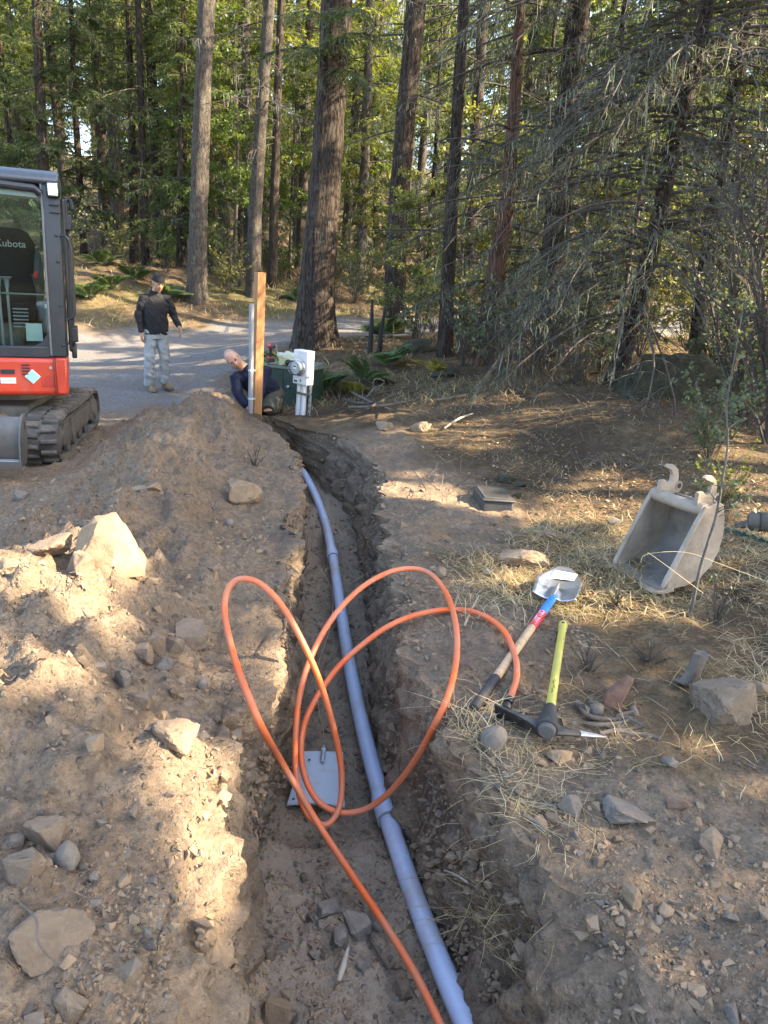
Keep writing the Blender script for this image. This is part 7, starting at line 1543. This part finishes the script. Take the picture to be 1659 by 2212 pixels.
C, l = sub_curves(rngs, base_, np.array([1.0]), 26, (.12, .30), tmin=.35, spread=.8, droop=.15, up=.2); tw.add(sticks(C, np.full(C.shape[:2], .0022)))
C2, l2 = sub_curves(rngs, C, l, 4, (.3, .6), spread=.7); tw.add(sticks(C2, np.full(C2.shape[:2], .0013)))
A_ = np.concatenate((C, C2)); n_ = 130; bi = rngs.integers(0, len(A_), n_); c = A_[bi, rngs.integers(1, 4, n_)]; c = c[c[:, 2] > .42]
lfp.add(diamonds(c, rand_dirs(rngs, len(c)), norm(rngs.normal(0, .7, (len(c), 3)) + np.array([0, 0, .8])), .032 * rngs.uniform(.6, 1.2, len(c)), .026 * rngs.uniform(.7, 1.2, len(c))))
link(bpy.data.objects.new('twigs', tw.mesh('twigs', SAPB)), sap); link(bpy.data.objects.new('leaves', lfp.mesh('leaves', LEAF_S)), sap)
for px, py, h, seed, lb in [(1330, 1312, .30, 71, 'small leafless dark-stemmed plant left in the grass below the bucket'), (1545, 1345, .34, 72, 'small dark-stemmed plant right of the sapling foot'), (1270, 1440, .22, 73, 'thin bare plant in the grass right of the mattock'), (1400, 1425, .18, 74, 'tiny bare twig plant near the curled bark'), (550, 1000, .25, 75, 'bare black twig plant on the ridge in front of the post')]:
    q = hit(px, py); make_tree(bush_protos(seed, h, .13, 8, 40 if seed < 73 else 0, .016, LEAF_S, TWIG_DK, .0042, per=5), 'bare_plant', (q.x, q.y, q.z - .01), 0, 1, lb, 'plant')
# ------------------------------------------------------------------ sticks, roots, dead wood
def stick(name, label, pts, r, mat, cat='stick', n=8, lift=.012):
    P = [above(px, py, -.7, lift) if len(q) == 2 else atz(*q) for q in pts for px, py in [q[:2]]]
    b = P[0].copy(); C_ = [Vector(p) - b for p in catmull(P, 5)]; rr = np.interp(np.linspace(0, 1, len(C_)), np.linspace(0, 1, len(r)), r) if hasattr(r, '__len__') else r
    o = MB().tube(C_, list(rr) if hasattr(rr, '__len__') else rr, n).build(name, mat, None, True); o.location = b; return tag(o, label, cat)
DEADW = simple('grey_dead_wood', (.085, .066, .052), (.165, .135, .108), 25, .9, bump=.5, stretch=(1, 1, 1))
PALEW = simple('pale_dead_wood', (.34, .28, .21), (.46, .39, .29), 25, .85, bump=.4)
REDW = simple('rotten_red_wood', (.12, .06, .038), (.22, .12, .075), 25, .95, bump=.8, bdist=.01)
stick('root', 'upper grey root right of the mattock head', [(1252, 1530), (1275, 1548), (1320, 1555), (1352, 1550), (1395, 1572)], [.006, .010, .009, .007, .004], DEADW)
stick('root', 'forked middle root right of the mattock head', [(1262, 1562), (1300, 1566), (1345, 1560), (1365, 1548)], [.007, .009, .007, .003], DEADW)
stick('root', 'long lower root under the pick tip', [(1295, 1585), (1335, 1578), (1370, 1586), (1400, 1590), (1430, 1598)], [.006, .010, .011, .009, .004], DEADW)
stick('root', 'dark short root behind the pick tip', [(1310, 1572), (1345, 1576), (1385, 1570)], [.006, .008, .004], TWIG_DK)
stick('stick', 'broken stick jutting above the roots', [(1330, 1548), (1352, 1540), (1372, 1536)], [.005, .006, .003], DEADW)
stick('stick', 'pale thin stick on the bank left of the shovel blade', [(1004, 1350), (1018, 1318), (1034, 1288)], [.005, .006, .004], PALEW)
stick('stick', 'thin straight stick in the trench beside the cable', [(688, 1912), (712, 1938), (740, 1972)], [.004, .0045, .003], DEADW)
stick('stick', 'pale flat splinter standing among the trench stones', [(732, 2118), (742, 2085), (752, 2048)], [.007, .010, .004], PALEW)
stick('stick', 'dark twig at the bottom of the trench by the cable', [(792, 2018), (810, 2050), (838, 2095)], [.0035, .0035, .002], TWIG_DK)
stick('root', 'thick root draped over the large rough rock at lower left', [(52, 1958), (78, 1985), (82, 2030), (100, 2060), (120, 2078)], [.0025, .003, .0025, .002, .0015], DEADW, lift=.045)
stick('root', 'root running right from the angular rock at lower left', [(70, 1950), (110, 1948), (150, 1925), (190, 1940), (225, 1940)], [.0028, .0028, .002, .0015, .001], DEADW, lift=.02)
stick('root', 'dark root sticking from the left trench wall far along', [(625, 1150), (640, 1170), (660, 1195)], [.009, .009, .004], TWIG_DK, lift=.02)
stick('root', 'forked pale root on the trench floor right of the conduit', [(755, 1262), (775, 1250), (795, 1240), (830, 1236)], [.004, .005, .004, .003], PALEW)
stick('stick', 'brown branch lying on the lower right bank', [(1090, 1925), (1118, 1910), (1145, 1888)], [.008, .012, .008], DEADW)
stick('stick', 'small stick in the straw on the right bank', [(1128, 1758), (1150, 1772), (1178, 1795)], [.007, .008, .005], DEADW)
stick('stick', 'thin pale stick sticking from the right bank over the conduit', [(960, 1880), (985, 1890), (1008, 1905)], [.003, .004, .004], PALEW, lift=.03)
stick('branch', 'pale broken branch on the dry leaf mound', [(960, 925), (990, 905), (1022, 893)], [.010, .012, .006], PALEW)
stick('branch', 'long grey branch lying along the top of the mound', [(900, 870), (960, 862), (1030, 848), (1075, 838)], [.012, .016, .014, .008], DEADW)
for k, (pts, lb) in enumerate([([(770, 865), (820, 850), (880, 838)], 'brush pile branch, uppermost'), ([(755, 880), (815, 878), (875, 868)], 'brush pile branch, lowest'), ([(790, 885), (835, 862), (868, 850)], 'brush pile branch slanting up right'), ([(760, 848), (800, 868), (845, 885)], 'brush pile branch slanting down right'), ([(740, 862), (775, 872), (820, 868)], 'brush pile branch at its left end')]):
    stick('branch', lb, pts, [.016, .018, .008], DEADW if k % 2 else TWIG_DK, lift=.08 + .03 * (k % 3))
hq = hit(795, 872); hd = empty('tool_handle', hq + Vector((0, 0, .10))); tag(hd, 'wooden D-shaped tool handle lying on the brush pile', 'tool handle'); hd.rotation_euler = (.4, .3, .5)
m = MB(); m.tube([(-.02, 0, -.12), (0, 0, 0), (.02, 0, .14)], .017, 10); m.build('shaft', DEADW, hd, True)
m = MB(); m.tube([Vector(p) for p in catmull([(.02, 0, .14), (-.03, 0, .18), (-.03, 0, .25), (.09, 0, .26), (.09, 0, .19), (.02, 0, .14)], 4)], .011, 8); m.build('loop', DEADW, hd, True)
for px, Y, h, lb in [(797, 13.2, .95, 'left charred upright stub beside the mossy hump'), (818, 13.4, .8, 'right leaning charred stub beside the mossy hump')]:
    q = aty(px, 790, Y); b = Vector((q.x, Y, gz(q.x, Y) - .05)); o = MB().tube([(0, 0, 0), (.01, 0, h * .5), (.06 if 'lean' in lb else .0, 0, h)], [.05, .04, .018], 9).build('charred_stub', simple('charred_wood', (.012, .011, .010), (.03, .027, .024), 15, .9, bump=.6), None, True); o.location = b; tag(o, lb, 'stub')
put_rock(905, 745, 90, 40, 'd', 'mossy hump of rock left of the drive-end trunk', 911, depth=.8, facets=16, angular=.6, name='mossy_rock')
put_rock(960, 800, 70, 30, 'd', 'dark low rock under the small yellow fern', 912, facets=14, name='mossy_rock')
# red-brown wood wedge and curled bark
wq = hit(1325, 1530); o = MB(); o.loft([[Vector((x, y, z)) for x, y, z in r] for r in ([(-.05, -.02, -.02), (.02, -.035, -.02), (.04, .03, -.02), (-.04, .04, -.02)], [(-.03, -.01, .04), (.03, -.03, .035), (.06, .03, .04), (-.01, .04, .05)], [(.045, .02, .09), (.07, .01, .085), (.085, .045, .09), (.06, .055, .10)])]); o = o.build('wood_chunk', REDW, None, bevel=.006); o.location = wq + Vector((0, .02, .02)); tag(o, 'reddish rotten wood wedge standing by the round cobble', 'wood chunk')
wq = hit(1480, 1480); V = []; o = MB(); rings = []
for k in range(9):
    t = k / 8; c = Vector((-.02 + .06 * t, 0, .02 + .13 * t - .05 * math.sin(t * 3))); rings.append([c + Vector((.034 * (1 - .2 * t) * math.cos(a) * (1 + .1 * math.sin(5 * a + k)), .03 * math.sin(a) * (1 + .1 * math.cos(3 * a + k)), .008 * math.sin(a * 2))) for a in [2 * math.pi * j / 12 for j in range(12)]])
o = o.loft(rings).build('stump', DEADW, None, True); o.location = wq; tag(o, 'curled grey stub of bark in the grass above the slanting boulder', 'bark stub')
# dry stalks crossing the bucket
STRAW = simple('straw', (.50, .40, .20), (.60, .50, .28), 30, .7)
def stalk(label, pts, r=.0011):
    P = [aty(*q) for q in pts]; b = P[0].copy(); o = MB().tube([Vector(p) - b for p in catmull(P, 4)], r, 5).build('dry_stalk', STRAW, None, True); o.location = b; tag(o, label, 'stalk')
stalk('long dry grass stalk arching across the bucket mouth', [(1384, 1215, 3.5), (1398, 1197, 3.5), (1480, 1193, 3.5), (1560, 1220, 3.45), (1659, 1257, 3.4)])
stalk('dry grass stalk slanting down from the dark plant to the lip', [(1398, 1192, 3.45), (1440, 1222, 3.42), (1520, 1282, 3.4)])
# ------------------------------------------------------------------ grass and litter, too many to count
def hits_np(px, py):
    px, py = np.asarray(px), np.asarray(py); D = _f[None] + ((px - 829.5) / FPX)[:, None] * _R[None] - ((py - 1106) / FPX)[:, None] * _U[None]
    t = np.arange(1.0, 9, .03)[None]; X, Yv, Z = [D[:, k:k + 1] * t for k in range(3)]; h = surf_h(X.ravel(), Yv.ravel()).reshape(X.shape); k = np.argmax(Z + CAMZ < h, 1); i = np.arange(len(px))
    return np.stack((X[i, k], Yv[i, k], h[i, k]), 1)
def blades(name, label, mats, xy, L, W, lean, seed, up=.6, k=4, cat='grass'):
    rng = np.random.default_rng(seed); n = len(xy); z = true_h(xy[:, 0], xy[:, 1]); a = rng.uniform(0, 2 * np.pi, n); L = L * rng.uniform(.4, 1.25, n); el = np.clip(rng.normal(up, lean, n), .02, 1.5)
    t = np.linspace(0, 1, k)[None, :]; hor = L[:, None] * (t * np.cos(el)[:, None] + .25 * t ** 2); ver = L[:, None] * (t * np.sin(el)[:, None] - .45 * t ** 2 * np.sin(el)[:, None]) + .004
    P = np.stack((xy[:, :1] + np.cos(a)[:, None] * hor, xy[:, 1:] + np.sin(a)[:, None] * hor, z[:, None] + ver), -1); P[:, 1:, :2] += rng.normal(0, .05, (n, k - 1, 2)) * L[:, None, None]
    Wd_ = W * rng.uniform(.6, 1.4, n)[:, None] * np.array([.8, 1, .75, .15])[None, :k]; V, F = strips(P, Wd_, np.stack((-np.sin(a), np.cos(a), 0 * a), 1))
    me = mesh_np(name, V, F, 4, False); [me.materials.append(m_) for m_ in mats]; me.polygons.foreach_set('material_index', np.repeat(rng.integers(0, len(mats), n), k - 1).astype(np.int32))
    o = link(bpy.data.objects.new(name, me)); return tag(o, label, cat, kind='stuff')
G1 = leafmat('dry_grass', (.40, .30, .15), (.52, .41, .22), None, .3, .7, 3, .02); G2 = leafmat('brown_grass', (.20, .14, .08), (.32, .24, .13), None, .25, .7, 3, .02); G3 = leafmat('pale_straw_grass', (.50, .42, .26), (.60, .52, .34), None, .3, .7, 3, .02); G4 = leafmat('greenish_grass', (.16, .18, .06), (.26, .26, .10), None, .35, .6, 3, .02)
vr = np.random.default_rng(12)
def clumped(xy, f, lo, sd, sp=.5): return xy[fbm(xy[:, 0], xy[:, 1], 0, f, 3, .5, sd) + vr.normal(0, sp, len(xy)) > lo]
p = persp(vr, 42000, 1.9, 9.5, 0, 1.35); s_m = ground_masks(p[:, 0], p[:, 1])[1]; p = p[(s_m < .55) & (p[:, 0] > trench_at(p[:, 1])[3] + .05)]; p = clumped(p, 1.6, -.05, 81, .35); p = p[(p[:, 1] < 5) | (vr.random(len(p)) < .5)]
nearp = p[p[:, 1] < 5]; farp = p[p[:, 1] >= 5]
blades('dry_grass', 'dry trampled grass on the right bank', [G1, G1, G2, G3, G4], nearp, .11, .0028, .35, 1, .45)
blades('dry_grass', 'dry grass and leaf litter on the mound', [G2, G2, G2, G1], farp, .11, .004, .35, 2, .45)
p = np.stack((vr.uniform(-16, 14, 17000), 18 + 16 * vr.random(17000) ** 1.3), 1); mk_ = ground_masks(p[:, 0], p[:, 1]); p = clumped(p[(mk_[0] < .35)], .6, -.1, 83, .4)
blades('dry_grass', 'dry grass along the bank beyond the drive', [G1, G1, G2, G4, G3], p, .32, .014, .4, 3, .9)
p = np.stack((vr.uniform(-2.6, 9, 16000), vr.uniform(9, 18, 16000)), 1); mk_ = ground_masks(p[:, 0], p[:, 1]); p = clumped(p[(mk_[0] < .35)], .9, -.05, 84, .4)
blades('dry_grass', 'dry grass around the tree feet', [G1, G2, G2, G4], p, .24, .008, .4, 4, .8)
q = hits_np(vr.normal(1115, 85, 420), vr.normal(1715, 75, 420)); q = q[q[:, 0] > .2]
blades('straw', 'pale straw heap on the right trench edge', [G3, G1], q[:, :2] + vr.normal(0, .02, (len(q), 2)), .11, .0019, .2, 5, .2, cat='straw')
q = hits_np(vr.normal(1060, 60, 260), vr.normal(2000, 70, 260)); blades('straw', 'matted straw hanging beside the conduit low on the right', [G2, G1], q[:, :2], .14, .0024, .4, 6, .3, cat='straw')
q = hits_np(np.concatenate((vr.uniform(960, 1250, 500), vr.normal(1020, 50, 160))), np.concatenate((vr.normal(1290, 40, 500), vr.normal(1600, 40, 160)))); q = q[q[:, 2] > -.25]; blades('straw', 'dry grass tufts along the right trench edge', [G1, G3, G2], q[:, :2], .13, .0028, .4, 7, .5, cat='straw')
p = np.stack((vr.uniform(.75, 2.6, 9000), vr.uniform(2.35, 4.6, 9000)), 1); p = clumped(p, 1.8, -.15, 87, .35)
blades('dry_grass', 'matted dry grass right of the mattock', [G1, G3, G2, G2], p, .11, .0028, .25, 8, .42)
# fine roots hanging from the trench walls
y = 1.5 * (8 / 1.5) ** vr.random(420); sdw = vr.choice([0, 1], 420, p=[.45, .55]); tr_ = trench_at(y); x = np.where(sdw == 0, tr_[0], tr_[3]); z0 = ground_h(x, y) - vr.uniform(.03, .3, 420)
sg = np.where(sdw == 0, 1, -1); L = vr.uniform(.05, .22, 420); t = np.linspace(0, 1, 6)[None, :]
P = np.stack((x[:, None] + sg[:, None] * (.0 + .09 * t * vr.uniform(.4, 1.2, 420)[:, None]), y[:, None] + (vr.normal(0, .6, 420) * L)[:, None] * t, z0[:, None] - L[:, None] * t ** 1.3 * vr.uniform(.2, 1, 420)[:, None]), -1); P[:, 1:] += np.cumsum(vr.normal(0, .008, (420, 5, 3)), 1)
V, F = sticks(P, np.broadcast_to(np.linspace(.0024, .0008, 6)[None], (420, 6)) * vr.uniform(.6, 1.6, 420)[:, None]); me = mesh_np('hanging_roots', V, F, 4, True); me.materials.append(DEADW); o = link(bpy.data.objects.new('hanging_roots', me)); tag(o, 'fine roots hanging from the trench walls', 'roots', kind='stuff')
# fallen leaves, needles and twigs
def litter(name, label, mats, xy, s, seed, flat=.35):
    rng = np.random.default_rng(seed); n = len(xy); z = true_h(xy[:, 0], xy[:, 1]) + .012; c = np.stack((xy[:, 0], xy[:, 1], z), 1)
    d = rand_dirs(rng, n); d[:, 2] *= flat; V, F = diamonds(c, d, norm(rng.normal(0, flat, (n, 3)) + np.array([0, 0, 1.])), s * rng.uniform(.5, 1.4, n), s * .6 * rng.uniform(.4, 1.2, n))
    me = mesh_np(name, V, F, 4, False); [me.materials.append(m_) for m_ in mats]; me.polygons.foreach_set('material_index', rng.integers(0, len(mats), n).astype(np.int32)); o = link(bpy.data.objects.new(name, me)); return tag(o, label, 'leaf litter', kind='stuff')
DL1 = leafmat('dead_leaf_brown', (.16, .095, .055), (.25, .16, .09), None, .25, .7, 6, .02); DL2 = leafmat('dead_leaf_tan', (.36, .26, .15), (.46, .35, .22), None, .25, .7, 6, .02)
p = persp(vr, 15000, 3.6, 13, .0, 1.5); s_m = ground_masks(p[:, 0], p[:, 1])[1]; p = p[(s_m < .5)]; litter('leaf_litter', 'fallen leaves over the right mound', [DL1, DL2, DL1], clumped(p, 1.0, -.2, 91, .4), .034, 1)
p = np.stack((vr.uniform(-14, 14, 8000), vr.uniform(13, 32, 8000)), 1); litter('leaf_litter', 'fallen leaves under the far trees', [DL1, DL2], p[ground_masks(p[:, 0], p[:, 1])[0] < .4], .08, 2)
n_ = 900; xy = persp(vr, n_ * 3, 1.0, 9, -1.0, 1.3)[:n_]; z = true_h(xy[:, 0], xy[:, 1]); a = vr.uniform(0, 6.3, n_); L = vr.uniform(.015, .05, n_); t = np.linspace(-.5, .5, 3)[None]
P = np.stack((xy[:, :1] + np.cos(a)[:, None] * L[:, None] * t, xy[:, 1:] + np.sin(a)[:, None] * L[:, None] * t, z[:, None] + .018 + vr.normal(0, .006, (n_, 3))), -1); V, F = sticks(P, np.full((n_, 3), .0011) * vr.uniform(.5, 1.6, n_)[:, None]); me = mesh_np('twig_litter', V, F, 4); me.materials.append(DEADW); o = link(bpy.data.objects.new('twig_litter', me)); tag(o, 'broken twigs and root bits strewn over the soil', 'twigs', kind='stuff')
n_ = 2600; xy = np.stack((vr.uniform(.2, 6.5, n_), vr.uniform(5.4, 12, n_)), 1); xy = clumped(xy, .9, .0, 95, .4); n_ = len(xy); z = true_h(xy[:, 0], xy[:, 1]); a = vr.uniform(0, 6.3, n_); L = vr.uniform(.08, .38, n_); t = np.linspace(0, 1, 4)[None]; e_ = np.clip(vr.normal(.25, .3, n_), .0, 1.2)
P = np.stack((xy[:, :1] + np.cos(a)[:, None] * L[:, None] * t * np.cos(e_)[:, None], xy[:, 1:] + np.sin(a)[:, None] * L[:, None] * t * np.cos(e_)[:, None], z[:, None] + .01 + L[:, None] * (t * np.sin(e_)[:, None] + .12 * np.sin(t * 3))), -1); P += np.cumsum(vr.normal(0, .006, P.shape), 1)
V, F = sticks(P, np.broadcast_to(np.linspace(.0032, .0012, 4)[None], (n_, 4)) * vr.uniform(.5, 1.4, n_)[:, None]); me = mesh_np('brush_litter', V, F, 4); me.materials.append(TWIG); me.materials.append(DEADW); me.polygons.foreach_set('material_index', np.repeat(vr.integers(0, 2, n_), 9).astype(np.int32)); o = link(bpy.data.objects.new('brush_litter', me)); tag(o, 'dry brush and twigs covering the right mound', 'brush', kind='stuff')
# tell alike forest trees of one place apart by their order
from collections import defaultdict
same = defaultdict(list)
for o in bpy.data.objects:
    if o.parent is None and 'forest row' in o.get('label', ''):
        q = np.array(o.location) + np.array((0, 0, 2 - CAMZ)); same[o['label']].append(((q @ _R) / (q @ _f), o))
for lb, ls_ in same.items():
    if len(ls_) > 1:
        ls_.sort(key=lambda t: t[0]); w_ = {2: ['left', 'right'], 3: ['left', 'middle', 'right'], 4: ['leftmost', 'inner left', 'inner right', 'rightmost']}.get(len(ls_), ['leftmost', 'second leftmost', 'third leftmost', 'fourth leftmost', 'fifth leftmost', 'sixth leftmost', 'seventh leftmost', 'eighth leftmost'])
        for (_, o), p_ in zip(ls_, w_): o['label'] = p_ + ' ' + lb
# joined foliage is never counted piece by piece
for o in bpy.data.objects:
    if o.parent is not None and o.name.split('.')[0] in ('crown', 'branches', 'lichen', 'leaves', 'fronds', 'stalks', 'stems', 'twigs'): o['kind'] = 'stuff'
print('TRIS', sum(sum(len(p.vertices) - 2 for p in me.polygons) if len(me.polygons) < 500000 else len(me.polygons) * 2 for me in bpy.data.meshes))
